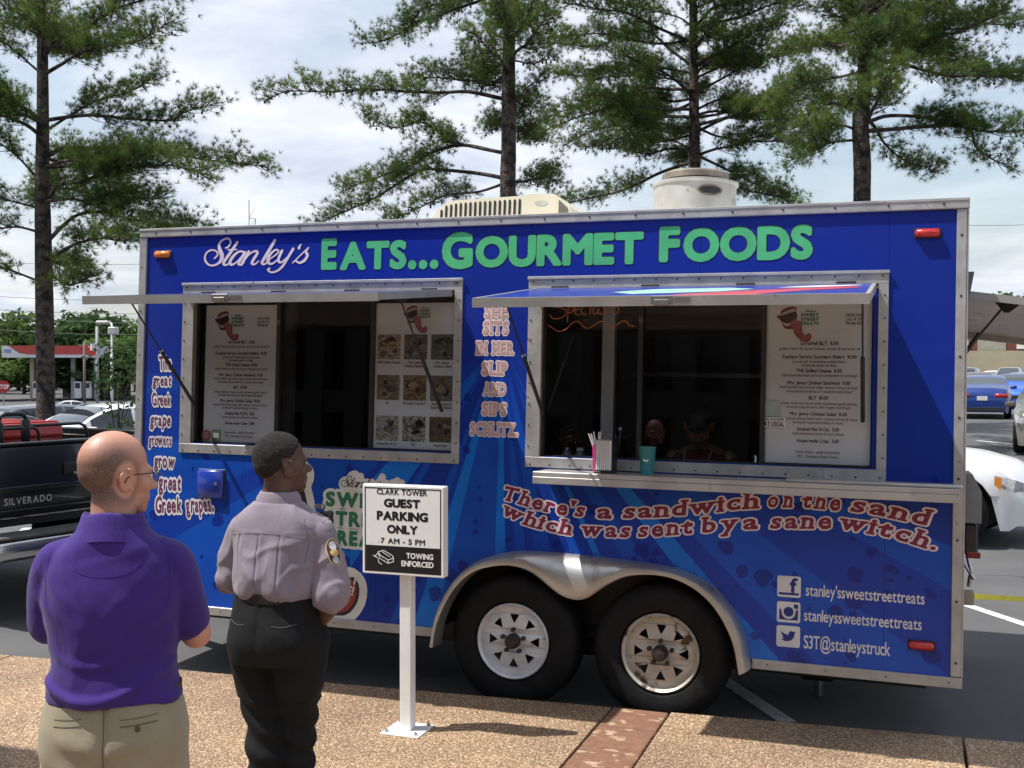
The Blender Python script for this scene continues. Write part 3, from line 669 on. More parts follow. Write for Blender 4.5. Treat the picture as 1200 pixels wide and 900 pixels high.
s = MB(); s.prism([(2.535 + .045 * cos(a), 2.685 + .016 * sin(a)) for a in [2 * pi * k / 14 for k in range(14)]], .7175, .7195); s.build('badge', pmat('badge_grey', (.5, .5, .45), .4), ac)
# round roof vent
galv = pmat('galvanised', (.5, .49, .45), .55, .35, c2=(.4, .38, .34), scale=7, dirt=((.22, .17, .12), 9, .6))
s = MB(); s.lathe([(.262, 2.47), (.262, 2.79), (.275, 2.8), (.275, 2.812), (.262, 2.815), (.215, 2.818), (.215, 2.82)], 40, 'z', (3.48, 1.0, 0)); rv = s.build('roof_vent', galv, trailer, ang=40)
s = MB(); s.lathe([(.19, 2.815), (.195, 2.83), (.212, 2.835), (.212, 2.87), (.2, 2.882), (.001, 2.885)], 40, 'z', (3.48, 1.0, 0)); s.build('vent_cap', pmat('weathered_cap', (.3, .26, .21), .7, .2, c2=(.17, .14, .11), scale=8), rv, ang=40)
s = MB()
def oval(a, rr, w, h, v0):
    for q in range(20):
        pass
    pts = []
    for k in range(18):
        t = 2 * pi * k / 18; al = a + w * cos(t) / .262; pts.append((3.48 + rr * cos(al), 1.0 + rr * sin(al), v0 + h * sin(t)))
    return pts
for rr, w, h, mt_, nm in ((.266, .085, .034, pmat('vent_rim', (.3, .22, .17), .5, .5), 'port_rim'), (.2685, .07, .024, black_m, 'port')):
    p_ = oval(-pi / 2 + .55, rr, w, h, 2.735); mesh(nm, p_, [tuple(range(18))], mt_, rv)

# interior fittings
s = MB(); s.box(.1, 4.9, 1.6, 2.15, .9, .95); s.box(1.9, 2.6, 1.5, 2.15, .08, 1.9); s.box(2.9, 4.7, 1.75, 2.15, 1.6, 1.63); s.box(2.9, 4.7, 1.4, 2.15, 2.0, 2.3, .02); s.box(1.15, 1.75, 1.5, 2.1, .08, 1.75, .01); s.build('kitchen_equipment', pmat('kitchen_steel', (.12, .125, .13), .35, .6), trailer)
for u_ in (.775, 3.02): s = MB(); s.box(u_, u_ + .077, .5, .56, .1, 2.3); s.build('upright', pmat('upright_steel', (.6, .62, .64), .45, .2), trailer)
s = MB(); s.box(.3, 4.75, .095, .36, .98, 1.02); s.build('inner_counter', steel, trailer)
# ---------------- lettering and prints on the trailer ----------------
green = pmat('print_green', (.07, .46, .19), .45); dkline = pmat('print_dark', (.03, .012, .02), .5); pinkw = pmat('print_pinkwhite', (.72, .64, .66), .45)
maroon = pmat('print_maroon', (.20, .012, .055), .45); purp = pmat('print_purple', (.14, .03, .10), .45); wht = pmat('print_white', (.72, .72, .75), .5)
CAP = float(font_segs('H')[:, [1, 3]].max())
def letters(name, items, mat, y, off=0.0, parent=trailer, **kw):
    for it in items:
        mb = MB(); k = dict(kw); k.update(it[5] if len(it) > 5 else {}); t, x, z, size, w = it[:5]
        letter(mb, t, x, z, size, y, w, off, **k); o = mb.build(name, mat, parent, fix=False)
    return o
def word(t, u0, u1, v0, v1, **k): return (t, u0, v0, (v1 - v0) / CAP, u1 - u0, k)
big = [word('E', 1.342, 1.452, 2.188, 2.376), word('ATS', 1.475, 1.925, 2.182, 2.352), word('G', 2.158, 2.352, 2.178, 2.385), word('OURMET', 2.372, 3.38, 2.180, 2.358), word('F', 3.47, 3.585, 2.188, 2.38), word('OODS', 3.605, 4.298, 2.186, 2.366)]
dots = MB()
E_ = .052
for nm, mt, y, off in (('title_outline', dkline, -.0015, E_ + .016), ('title_lettering', green, -.0025, E_)):
    mb = MB()
    for t, u, v, sz, w, k in big:
        mb = MB(); o2 = E_ * .24; letter(mb, t, u + .012, v + o2 * .9, (sz * CAP - 2 * o2 * .8) / CAP, y, w - .024, off, gap=.09 + (.03 if len(t) > 1 else 0), h=.018); mb.build(nm, mt, trailer, fix=False)
    mb = MB()
    for du in (1.963, 2.035, 2.107):
        r_ = .028 + (off - E_) * .2; mb.add([(du, y, 2.205)] + [(du + r_ * cos(a), y, 2.205 + r_ * sin(a)) for a in [2 * pi * i / 20 for i in range(20)]], [(0, 1 + i, 1 + (i + 1) % 20) for i in range(20)])
    mb.build(nm, mt, trailer, fix=False)

# script name, drawn with a pen of changing width (units: 1/8 photo pixel)
SX = 1.16
scr = {
 'S': [(275, 245, 6), (300, 235, 8), (322, 200, 8), (313, 165, 8), (285, 155, 8), (240, 172, 9), (214, 210, 13), (222, 260, 20), (242, 310, 22), (240, 350, 18), (215, 385, 11), (165, 407, 9), (118, 398, 9), (86, 360, 10), (82, 312, 9), (110, 272, 8), (155, 260, 7), (194, 278, 8), (200, 312, 8), (172, 340, 7)],
 't': [(385, 195, 13), (330, 280, 15), (268, 370, 15), (264, 398, 11), (290, 405, 8), (325, 378, 6)], 't2': [(300, 262, 6), (380, 262, 6)],
 'a': [(452, 290, 9), (410, 280, 9), (355, 320, 14), (322, 375, 15), (335, 403, 11), (375, 388, 7), (425, 335, 6), (462, 290, 12), (425, 350, 15), (402, 395, 12), (425, 405, 9), (455, 385, 6)],
 'n': [(495, 287, 14), (455, 360, 14), (432, 404, 13)], 'n2': [(450, 375, 6), (505, 308, 7), (555, 282, 10), (578, 300, 13), (545, 355, 14), (528, 395, 12), (555, 405, 8), (590, 378, 6)],
 'l': [(735, 188, 14), (690, 270, 16), (632, 370, 15), (622, 398, 11), (648, 406, 8), (690, 372, 6)],
 'e': [(690, 362, 6), (748, 322, 7), (772, 288, 7), (745, 276, 8), (702, 310, 12), (674, 365, 15), (688, 400, 11), (722, 402, 8), (772, 362, 6)],
 'y': [(785, 300, 6), (806, 284, 10), (780, 340, 14), (774, 382, 12), (802, 392, 8), (850, 350, 6)], 'y2': [(905, 272, 13), (860, 350, 13), (812, 430, 12), (760, 474, 9), (710, 484, 8), (678, 462, 9), (692, 448, 10)],
 'q': [(958, 266, 14), (962, 250, 9), (975, 232, 4)],
 's': [(905, 400, 6), (960, 345, 6), (1042, 265, 6), (1020, 300, 12), (1035, 335, 14), (1010, 380, 13), (965, 402, 9), (935, 385, 8)]}
pen = [[(p[0] * SX, -p[1], p[2] * 1.0) for p in spline(v, 4)] for v in scr.values()]
for nm, mt, y, off in (('script_outline', maroon, -.0015, 3.5), ('script_lettering', pinkw, -.0025, 0)):
    mb = MB(); strokes(mb, pen, 10, .491 - 80 * .00078, 2.232 + 405 * .00068, .00068, y, off, h=4)
    mb.build(nm, mt, trailer, fix=False)

sh = [('SHE', 2.51, 1.885, .07 / CAP, .135), ('SITS', 2.51, 1.79, .068 / CAP, .15), ('IN HER', 2.506, 1.672, .066 / CAP, .225), ('SLIP', 2.508, 1.552, .068 / CAP, .15), ('AND', 2.511, 1.432, .064 / CAP, .135), ('SIPS', 2.511, 1.317, .064 / CAP, .145), ('SCHLITZ.', 2.513, 1.197, .066 / CAP, .295)]
def centered(it): t, u, v, s_, w = it; return (t, u - w / 2, v, s_, w)
for nm, mt, y, off in (('verse_outline', pinkw, -.0015, .12), ('verse_edge', pmat('print_brick', (.30, .06, .06), .5), -.0022, .035), ('verse_lettering', pmat('print_salmon', (.60, .38, .36), .5), -.003, .008)):
    letters(nm, [centered(i) for i in sh], mt, y, off, style='slab', gap=.2, space=.4, h=.018)

gr = [('The', .21, 1.556, .075, .09), ('great', .187, 1.452, .062, .14), ('Greek', .188, 1.322, .068, .14), ('grape', .183, 1.19, .07, .155), ('growers', .184, 1.062, .062, .175), ('grow', .222, .918, .075, .15), ('great', .27, .775, .085, .165)]
for nm, mt, y, off in (('rhyme_outline', wht, -.0015, .145), ('rhyme_lettering', purp, -.0025, .032)):
    for i, (t, u, v, xh, w) in enumerate(gr): mb = MB(); letter(mb, t, u - w / 2, v, xh / .62, y, w, off, gap=.16, jitter=.09, seed=i, h=.024); mb.build(nm, mt, trailer, fix=False)
    mb = MB(); letter(mb, 'Greek', .165, .622, .088 / .62, y, .2, off, gap=.16, jitter=.08, seed=21, h=.024, path=lambda t: (.165 + .2 * t, .012 * t, .04)); mb.build(nm, mt, trailer, fix=False); mb = MB()
    letter(mb, 'grapes.', .405, .645, .088 / .62, y, .205, off, gap=.16, jitter=.1, seed=22, h=.024, path=lambda t: (.405 + .205 * t, .02 * t - .01, .1))
    mb.build(nm, mt, trailer, fix=False)

L1 = [(2.591, .817), (2.717, .784), (2.893, .749), (3.061, .739), (3.18, .736), (3.303, .745), (3.487, .762), (3.7, .788), (3.962, .834), (4.066, .844), (4.155, .854), (4.309, .857), (4.448, .851), (4.555, .846), (4.716, .826), (4.869, .795)]
L2 = [(2.567, .731), (2.699, .679), (2.845, .649), (2.988, .633), (3.073, .631), (3.325, .639), (3.393, .646), (3.683, .684), (3.771, .694), (3.955, .721), (4.077, .733), (4.407, .755), (4.471, .752), (4.654, .734), (4.863, .688), (4.916, .667)]
def along(pts, u0, u1, dz):
    xs = [p[0] for p in pts]; zs = [p[1] for p in pts]
    def f(t):
        u = u0 + (u1 - u0) * t; z = float(np.interp(u, xs, zs)); z = (float(np.interp(u - .05, xs, zs)) + z + float(np.interp(u + .05, xs, zs))) / 3
        return (u, z + dz, atan2(float(np.interp(u + .06, xs, zs)) - float(np.interp(u - .06, xs, zs)), .12))
    return f
W1 = [("There's", 2.568, 3.06), ('a', 3.13, 3.235), ('sandwich', 3.30, 4.03), ('on', 4.08, 4.215), ('the', 4.262, 4.455), ('sand', 4.515, 4.885)]
W2 = [('which', 2.562, 2.985), ('was', 3.05, 3.33), ('sent', 3.385, 3.68), ('by', 3.735, 3.925), ('a', 3.945, 4.045), ('sane', 4.105, 4.41), ('witch.', 4.455, 4.925)]
for nm, mt, y, off in (('slogan_outline', pinkw, -.0015, .10), ('slogan_lettering', maroon, -.0025, .028)):
    mb = MB()
    for Wd, LL, dz in ((W1, L1, .012), (W2, L2, .012)):
        for t, a, b in Wd: mb = MB(); letter(mb, t, a + .012, 0, .112, y, b - a - .035, off, gap=.15, shear=.2, style='slab', path=along(LL, a, b, dz), h=.018); mb.build(nm, mt, trailer, fix=False)

# social icons
def rounded(u0, u1, v0, v1, r=.012, n=4):
    o = []
    for cx, cy, a0 in ((u1 - r, v1 - r, 0), (u0 + r, v1 - r, pi / 2), (u0 + r, v0 + r, pi), (u1 - r, v0 + r, 1.5 * pi)):
        o += [(cx + r * cos(a0 + pi / 2 * k / n), cy + r * sin(a0 + pi / 2 * k / n)) for k in range(n + 1)]
    return o
def patch(mb, poly, y): mb.add([(a, y, b) for a, b in poly], [tuple(t) for t in tessellate_polygon([[Vector((a, b, 0)) for a, b in poly]])])
iconw = pmat('icon_white', (.66, .65, .66), .5); iconb = pmat('icon_blue', (.008, .02, .2), .4)
for k, (v0, v1) in enumerate(((.386, .498), (.252, .362), (.122, .235))):
    s = MB(); patch(s, rounded(4.144, 4.266, v0, v1), -.0015); ic = s.build('social_icon', iconw, trailer, fix=False)
    s = MB(); y = -.0022; c = (4.205, (v0 + v1) / 2)
    if k == 0:
        letter(s, 'f', 4.212, v0 + .028, .105, y, .034, .03); patch(s, [(4.152, v0 + .012), (4.256, v0 + .012), (4.256, v0 + .024), (4.152, v0 + .024)], y)
    elif k == 1:
        patch(s, [(c[0] + .026 * cos(a), c[1] + .002 + .026 * sin(a)) for a in [2 * pi * i / 18 for i in range(18)]], y)
        n = 18; ring = [(c[0] + .036 * cos(a), c[1] + .036 * sin(a)) for a in [-.1 - (pi - .2) * i / n for i in range(n + 1)]]
        patch(s, [(4.157, v0 + .07)] + [(4.157, v0 + .014), (4.253, v0 + .014), (4.253, v0 + .07), (4.243, v0 + .07)] + ring + [(4.166, v0 + .07)], y)
        patch(s, rounded(4.232, 4.254, v1 - .034, v1 - .012, .003), y)
    else:
        b = [(95, 480), (115, 500), (145, 508), (148, 485), (162, 475), (180, 480), (197, 482), (188, 498), (186, 525), (165, 552), (130, 562), (95, 548), (115, 540), (100, 530), (110, 522), (97, 506)]
        patch(s, [(4.144 + (x - 62) / 165 * .122, v1 - (yy - 435) / 172 * .113) for x, yy in b], y)
    s.build('mark', iconb, ic, fix=False)
letters('handle_lettering', [("stanley'ssweetstreettreats", 4.292, .402, .088, .588), ('stanleyssweetstreettreats', 4.285, .270, .088, .583), ('S3T@stanleystruck', 4.286, .125, .098, .432)], iconw, -.0015, .012, gap=.06, h=.02)

# lips logo (units follow a 300 unit square), reused on menus and side
lip = [(180, 155), (215, 140), (225, 105), (270, 80), (320, 70), (352, 85), (345, 110), (350, 130), (358, 165), (352, 188), (385, 200), (400, 240), (403, 290), (430, 318), (455, 300), (475, 312), (474, 345), (450, 372), (400, 366), (360, 332), (335, 300), (325, 266), (290, 266), (260, 262), (240, 240), (230, 208), (205, 180)]
mouth = [(200, 157), (270, 140), (342, 118), (356, 160), (300, 196), (268, 212), (236, 192)]
teeth = [(222, 142), (262, 112), (330, 92), (340, 112), (280, 130), (215, 152)]; teeth2 = [(236, 205), (270, 218), (298, 214), (300, 232), (270, 240), (248, 228)]
tong = [(300, 203), (345, 188), (382, 207), (395, 245), (398, 290), (428, 326), (462, 306), (467, 340), (446, 364), (402, 356), (366, 325), (338, 290), (326, 255)]
lred = pmat('logo_red', (.30, .03, .03), .5); lpink = pmat('logo_pink', (.50, .16, .15), .5); lwhite = pmat('logo_white', (.66, .65, .62), .5)
def logo(parent, u, v, s_, y, outline=False):
    def X_(a): return u + a * s_ if not outline else u + 352 * s_ + (a - 352) * s_ * (.60 if a < 352 else 1.06)
    def T(pl): return [(X_(a), v - b * s_) for a, b in pl]
    def sm(pl): return spline(pl + pl[:1], 3)[:-1]
    if outline:
        pl = [(a, -b) for a, b in sm(lip)]; segs = np.array([(*pl[i], *pl[(i + 1) % len(pl)]) for i in range(len(pl))])
        for off, mt, yy, nm in ((24, lwhite, y + .0012, 'logo_border'), (7, dkline, y + .0006, 'logo_edge')):
            vv, ff = glyph_mesh(('lip',), segs, (), 0, off, 5); mesh(nm, [(X_(a), yy, v + b * s_) for a, b in vv], ff, mt, parent)
    for nm, pl, mt, dy in (('lips', lip, lred, 0), ('mouth', mouth, dkline, .0003), ('tongue', tong, lpink if not outline else pmat('tongue_red', (.42, .05, .05), .5), .0006), ('teeth', teeth, lwhite, .0006), ('teeth', teeth2, lwhite, .0006)):
        mb = MB(); patch(mb, T(sm(pl)), y - dy); mb.build(nm, mt, parent, fix=False)
def badge_text(parent, u, v, w, y, big=False):
    """script name over three justified green rows; u,v = top left"""
    h = w * .20; p = h * 1.27
    rows = [(t, u, v - w * .24 - (i + 1) * p + (p - h), h / CAP * .86, w) for i, t in enumerate(('SWEET', 'STREET', 'TREATS'))]
    if big:
        mb = MB()
        for t, a, b, s_, ww in rows: letter(mb, t, a, b, s_, y + .0008, ww, .22, gap=.2, h=.05)
        strokes(mb, pen, 10, u + w * .2 - 80 * .0003, v - w * .2 + 405 * .00036, .00036, y + .0006, 50, h=16); mb.box(u, u + w, y + .0007, y + .0009, v - w * .95, v - w * .25)
        mb.build('logo_backing', lwhite, parent, fix=False)
    gm = pmat('logo_green', (.02, .18, .08), .5); mb = MB()
    for t, a, b, s_, ww in rows: letter(mb, t, a, b, s_, y, ww, .06, gap=.2, h=.03)
    mb.build('logo_lettering', gm, parent, fix=False)
    k = w * .7 / (1060 * SX); mb = MB(); strokes(mb, pen, 10, u + w * .2 - 80 * k, v - w * .18 + 405 * k, k, y, 0 if big else 3, h=5); mb.build('logo_script', dkline, parent, fix=False)
badge_text(trailer, 1.425, .935, .46, -.003, True)
logo(trailer, 1.293 - 352 * .003, .932 + 60 * .0029 + .06, .0029, -.003, True)
letters('slogan_lettering', [('IST', 1.555, .262, .075, .095, dict(shear=.2)), ('UE!', 1.53, .195, .075, .09, dict(shear=.2))], lwhite, -.0045, .03, gap=.1, h=.03)

# menus behind the panes
paper = pmat('menu_paper', (.84, .85, .87), .6, c2=(.80, .81, .83), scale=2); ink = pmat('menu_ink', (.10, .03, .04), .6); ink2 = pmat('menu_ink_pale', (.20, .10, .11), .6)
menu = [('Softshell BLT  11.00', 1.732, 1), ('golden fried crab, bacon, lettuce, tomato & buttered roll', 1.705, 0), ('Stanleys Savory Southern Sliders  10.00', 1.660, 1), ('ground beef, homemade provolone bacon', 1.636, 0), ('homemade dinner on slider', 1.616, 0),
        ('THE Grilled Cheese  8.00', 1.585, 1), ('triple homemade sweet and savory homemade on sourdough', 1.562, 0), ('Mrs. Jenny Chicken Sandwich  9.00', 1.520, 1), ('hand breaded herb chicken thigh, tomato, lettuce & mayo', 1.498, 0), ('homemade buttered bun or a toasted sweet bread', 1.476, 0),
        ('BLT  10.00', 1.440, 1), ('cheese, mushroom, bacon sweet mayonnaise garlic tomato', 1.412, 0), ('& bacon strips & extra wild arugula sourdough', 1.392, 0), ('Mrs. Jenny Chicken Salad  8.00', 1.354, 1), ('hand picked chicken salad, herb, tomato, lettuce & mayo', 1.330, 0), ('homemade seasoned dressing on toasty', 1.310, 0),
        ('Smoked Mac N Chz  3.00', 1.272, 1), ('smoked habanero bacon & extra cheese', 1.250, 0), ('House made Crips  3.00', 1.210, 1), ('Sweet drinks - candy & brownies', 1.152, 0), ('PEC - Chocolate Cookie Creme', 1.128, 0)]
def menu_board(u0, u1, uc, logo_u, tx):
    s = MB(); s.box(u0, u1, .058, .062, 1.096, 1.978); m_ = s.build('menu_board', paper, trailer)
    a = MB(); b = MB()
    for t, v, k in menu:
        w = len(t) * (.0098 if k else .0073); letter(a if k else b, t, uc - w / 2, v, .026 if k else .021, .057, w, .03 if k else .02, gap=.1, h=.07)
    letter(b, 'ORDERS AHEAD', tx, 1.884, .022, .057, .09, .03, gap=.1, h=.07); letter(b, 'CALL OR TEXT', tx, 1.862, .022, .057, .09, .03, gap=.1, h=.07); letter(b, '901-486-5155', tx, 1.84, .022, .057, .08, .03, gap=.1, h=.07)
    a.build('menu_headings', ink, m_, fix=False); b.build('menu_text', ink2, m_, fix=False)
    logo(m_, logo_u - 180 * .00063, 1.937 + 75 * .00063, .00063, .0565); badge_text(m_, logo_u + .133, 1.925, .09, .0565)
    return m_
menu_board(.474, 1.008, .745, .535, .86); menu_board(4.055, 4.602, 4.335, 4.106, 4.47)
s = MB(); s.box(1.702, 2.225, .058, .062, 1.095, 1.98); pb = s.build('photo_board', paper, trailer); logo(pb, 1.883 - 180 * .00055, 1.962 + 75 * .00055, .00055, .0565); badge_text(pb, 1.99, 1.96, .075, .0565)
def foodm(i, c1, c2, c3, scale):
    c1 = tuple(min(.8, x * 2.0) for x in c1); c3 = tuple(min(.8, x * 1.6) for x in c3); c2 = tuple(x * .8 for x in c2)
    m = bpy.data.materials.new('food_print'); m.use_nodes = True; nt = m.node_tree; N = nt.nodes; L = nt.links; p = N['Principled BSDF']; p.inputs['Roughness'].default_value = .4
    tc = N.new('ShaderNodeTexCoord'); mp = N.new('ShaderNodeMapping'); mp.inputs['Location'].default_value = (i * 3.7, i, i * 1.3); mp.inputs['Rotation'].default_value = (0, .6 * i, 0); mp.inputs['Scale'].default_value = (1, 1, 2.2); L.new(tc.outputs['Object'], mp.inputs[0])
    v = N.new('ShaderNodeTexVoronoi'); v.inputs['Scale'].default_value = scale * .7; n = N.new('ShaderNodeTexNoise'); n.inputs['Scale'].default_value = scale; n.inputs['Detail'].default_value = 5; n.inputs['Distortion'].default_value = 1.5
    L.new(mp.outputs[0], n.inputs['Vector']); L.new(n.outputs['Color'], v.inputs['Vector']) ; v.inputs['Scale'].default_value = 5
    r = N.new('ShaderNodeValToRGB'); L.new(v.outputs['Distance'], r.inputs[0]); e = r.color_ramp.elements; e[0].position = .18; e[0].color = (*c1, 1); e[1].position = .6; e[1].color = (*c3, 1); k = e.new(.4); k.color = (*c2, 1)
    L.new(r.outputs[0], p.inputs['Base Color']); return m
pal = [((.30, .16, .05), (.12, .04, .02), (.4, .36, .3)), ((.16, .1, .04), (.08, .06, .03), (.2, .2, .2)), ((.08, .08, .05), (.05, .05, .04), (.14, .13, .1)), ((.12, .12, .05), (.07, .05, .03), (.25, .2, .14)), ((.2, .05, .04), (.06, .03, .02), (.25, .2, .1)), ((.35, .22, .05), (.04, .04, .03), (.15, .15, .15)), ((.4, .26, .05), (.1, .07, .04), (.4, .4, .42)), ((.03, .04, .02), (.08, .09, .05), (.4, .36, .3)), ((.1, .05, .03), (.06, .03, .02), (.14, .13, .05))]
cap_ = [('THE Grilled Cheese', ''), ('Mrs. Jenny', 'Chicken Sandwich'), ('Mrs. Jenny', 'Chicken Salad'), ('BLT', ''), ('Softshell Crab BLT', ''), ('Stanleys Savory', 'Southern Sliders'), ('Smoked Mac N Chz', ''), ('PEC', ''), ('House Made', '')]
cm = MB()
for r_ in range(3):
    for c_ in range(3):
        i = r_ * 3 + c_; u = 1.718 + c_ * .178; v = 1.79 - r_ * .2485
        s = MB(); s.add([(u, .0575, v - .153), (u + .153, .0575, v - .153), (u + .153, .0575, v), (u, .0575, v)], [(0, 1, 2, 3)]); ph = s.build('food_photo', foodm(i + 1, *pal[i], 18), pb, fix=False)
        for q_ in range(7):
            s = MB(); bx, bz, br = rnd.uniform(.035, .118), rnd.uniform(.03, .12), rnd.uniform(.014, .03); c_1 = tuple(min(.7, x * (2.4 if q_ % 2 else .7) + (.03 if q_ % 2 else 0)) for x in pal[i][(q_ // 2) % 3]); a0 = rnd.uniform(0, 6)
            patch(s, [(u + bx + br * (1 + .3 * sin(2 * t + a0)) * cos(t), v - bz + br * .75 * (1 + .25 * sin(3 * t + a0)) * sin(t)) for t in [2 * pi * k / 14 for k in range(14)]], .0574 - .00003 * q_); s.build('food', pmat('food_tone_%d_%d' % (i, q_), c_1, .5, scale=70, c2=tuple(x * .5 for x in c_1)), ph, fix=False)
        for j, t in enumerate(cap_[i]):
            if t: w = len(t) * .0085; letter(cm, t, u + .076 - w / 2, v - .178 - j * .022, .021, .057, w, .03, gap=.1, h=.07)
cm.build('captions', ink, pb, fix=False)
# stickers on the panes
def sticker(pts, mat, y, nm='sticker'):
    s = MB(); patch(s, pts, y); return s.build(nm, mat, trailer, fix=False)
sticker([(.502 + .034 * cos(a), 1.135 + .034 * sin(a)) for a in [2 * pi * i / 20 for i in range(20)]], pmat('sticker_red', (.25, .04, .04), .5), .0485)
sticker([(.502 + .02 * cos(a), 1.135 + .02 * sin(a)) for a in [2 * pi * i / 20 for i in range(20)]], pmat('sticker_grey', (.2, .16, .17), .5), .048)
sticker([(.545, 1.1), (.61, 1.1), (.61, 1.172), (.545, 1.172)], pmat('sticker_dark', (.05, .06, .05), .5), .0485); sticker([(.555, 1.12), (.6, 1.12), (.6, 1.152), (.555, 1.152)], pmat('sticker_pale', (.3, .33, .28), .5), .048)
sticker([(4.045, 1.345), (4.135, 1.345), (4.135, 1.43), (4.045, 1.43)], pmat('sticker_mint', (.28, .36, .32), .5), .0485)
sk = sticker([(4.036, 1.285), (4.168, 1.285), (4.168, 1.34), (4.036, 1.34)], pmat('sticker_white', (.6, .6, .58), .5), .048)
letters('sticker_lettering', [('SPEND YOUR MONEY', 4.042, 1.322, .018, .12), ], dkline, .0475, .02, parent=sk, gap=.1, h=.06); letters('sticker_lettering', [('EAT LOCAL', 4.046, 1.292, .034, .112)], dkline, .0475, .05, parent=sk, gap=.15, h=.05)
# chalk-pen writing
O = [[(85, 155), (140, 155), (190, 165), (235, 195), (230, 235), (190, 270), (120, 288), (70, 275), (40, 240)], [(262, 145), (258, 230), (255, 325)], [(265, 150), (320, 150), (325, 180), (300, 215), (262, 225)], [(335, 195), (385, 175), (385, 150), (355, 150), (340, 190), (355, 235), (395, 240)], [(480, 150), (445, 145), (418, 185), (425, 230), (480, 240)], [(525, 150), (522, 238)],
     [(605, 155), (575, 155), (555, 195), (570, 235), (600, 225), (620, 175), (618, 215), (640, 238), (665, 230)], [(690, 140), (695, 238)], [(745, 150), (800, 145), (850, 165), (852, 205), (815, 238), (770, 230), (755, 205)],
     [(20, 360), (90, 400), (150, 432), (240, 405), (320, 330), (390, 322), (430, 360), (490, 398), (560, 370), (630, 325), (690, 325), (740, 375), (800, 385), (850, 350), (900, 315), (950, 325), (985, 370), (1040, 372)]]
op = [[(a, -b) for a, b in spline(p, 4)] for p in O]
mb = MB(); strokes(mb, op, 5.5, 2.802, 1.823 + 400 * .0005, .000503, .0485, 0, h=3.2); mb.build('marker_writing', pmat('orange_marker', (.42, .13, .05), .7), trailer, fix=False)
# ---------------- parking sign ----------------
sgn = empty('parking_sign', (-2.39, 5.15, .12), (0, 0, 0), 'white post sign reading GUEST PARKING ONLY standing on the pavement', 'sign')
signw = pmat('sign_white', (.80, .80, .79), .35, c2=(.74, .74, .73), scale=4, dirt=((.5, .46, .4), 12, .7)); signk = pmat('sign_black', (.012, .012, .014), .4)
s = MB(); s.box(-.105, .105, -.105, .105, 0, .008, .002); bp = s.build('base_plate', signw, sgn)
s = MB()
for a in (-.08, .08):
    for b in (-.08, .08): s.lathe([(.011, .008), (.011, .016), (.005, .017), (.005, .024), (.0005, .025)], 6, 'z', (a, b, 0))
s.build('bolts', steel, bp)
s = MB(); s.box(-.031, .031, -.031, .031, .0085, .82, .004); s.build('post', signw, sgn)
s = MB(); s.box(-.22, .23, -.07, -.01, .807, 1.262, .004); bd = s.build('sign_panel', signw, sgn)
s = MB()
def frame_rect(mb, u0, u1, v0, v1, t, y):
    for a, b, c, d in ((u0, u1, v0, v0 + t), (u0, u1, v1 - t, v1), (u0, u0 + t, v0 + t, v1 - t), (u1 - t, u1, v0 + t, v1 - t)): mb.add([(a, y, c), (b, y, c), (b, y, d), (a, y, d)], [(0, 1, 2, 3)])
frame_rect(s, -.207, .217, .82, 1.248, .006, -.0706); s.add([(-.2, -.0706, .826), (.211, -.0706, .826), (.211, -.0706, .953), (-.2, -.0706, .953)], [(0, 1, 2, 3)])
s.build('black_print', signk, bd, fix=False)
def W(t, u0, u1, v0, v1, off): return (t, u0, v0, (v1 - v0) / CAP, u1 - u0, dict(off=off))
s = MB()
for t, u0, u1, v0, v1, off in (('CLARK TOWER', -.137, .14, 1.212, 1.238, .03), ('GUEST', -.095, .1, 1.150, 1.188, .055), ('PARKING', -.135, .142, 1.084, 1.124, .055), ('ONLY', -.078, .085, 1.018, 1.056, .055), ('7 AM - 5 PM', -.115, .128, .964, .990, .03)):
    letter(s, t, u0, v0 + .002, (v1 - v0) / CAP, -.0708, u1 - u0, off, gap=.12, space=.35, h=.02)
s.build('sign_lettering', signk, bd, fix=False)
s = MB(); letter(s, 'TOWING', .028, .896, .026 / CAP, -.0716, .145, .035, gap=.1, h=.02); letter(s, 'ENFORCED', .0, .856, .026 / CAP, -.0716, .175, .035, gap=.1, h=.02)
camg = [[(30, 60), (60, 30), (75, 45)], [(30, 60), (60, 85), (60, 110), (90, 130)], [(55, 25), (110, 10), (190, 50), (200, 70), (150, 90), (60, 45)], [(60, 45), (75, 80), (150, 118), (150, 90)], [(150, 118), (200, 100), (200, 70)], [(10, 55), (30, 70)], [(95, 22), (165, 62)]]
camg = [[(a * 1.0, -b) for a, b in p] for p in camg]
strokes(s, camg, 3.2, -.165, .935, .0006, -.0716, 0, h=2.5); s.build('sign_lettering', signw, bd, fix=False)

# ---------------- people ----------------
def remesh(mb, vox, smooth=4, fac=.5):
    me = bpy.data.meshes.new('t'); me.from_pydata(mb.v, [], mb.f); me.update()
    import bmesh
    bm = bmesh.new(); bm.from_mesh(me); bmesh.ops.recalc_face_normals(bm, faces=bm.faces); bm.to_mesh(me); bm.free()
    o = bpy.data.objects.new('t', me); col.objects.link(o)
    r = o.modifiers.new('r', 'REMESH'); r.mode = 'VOXEL'; r.voxel_size = vox; r.adaptivity = 0
    if smooth: q = o.modifiers.new('s', 'SMOOTH'); q.factor = fac; q.iterations = smooth
    dg = bpy.context.evaluated_depsgraph_get(); e = o.evaluated_get(dg); m2 = e.to_mesh()
    v = np.empty(len(m2.vertices) * 3); m2.vertices.foreach_get('co', v); v = v.reshape(-1, 3)
    nn = np.empty(len(m2.vertices) * 3); m2.vertices.foreach_get('normal', nn); nn = nn.reshape(-1, 3)
    f = [tuple(p.vertices) for p in m2.polygons]; e.to_mesh_clear(); bpy.data.objects.remove(o); bpy.data.meshes.remove(me)
    return v, nn, f
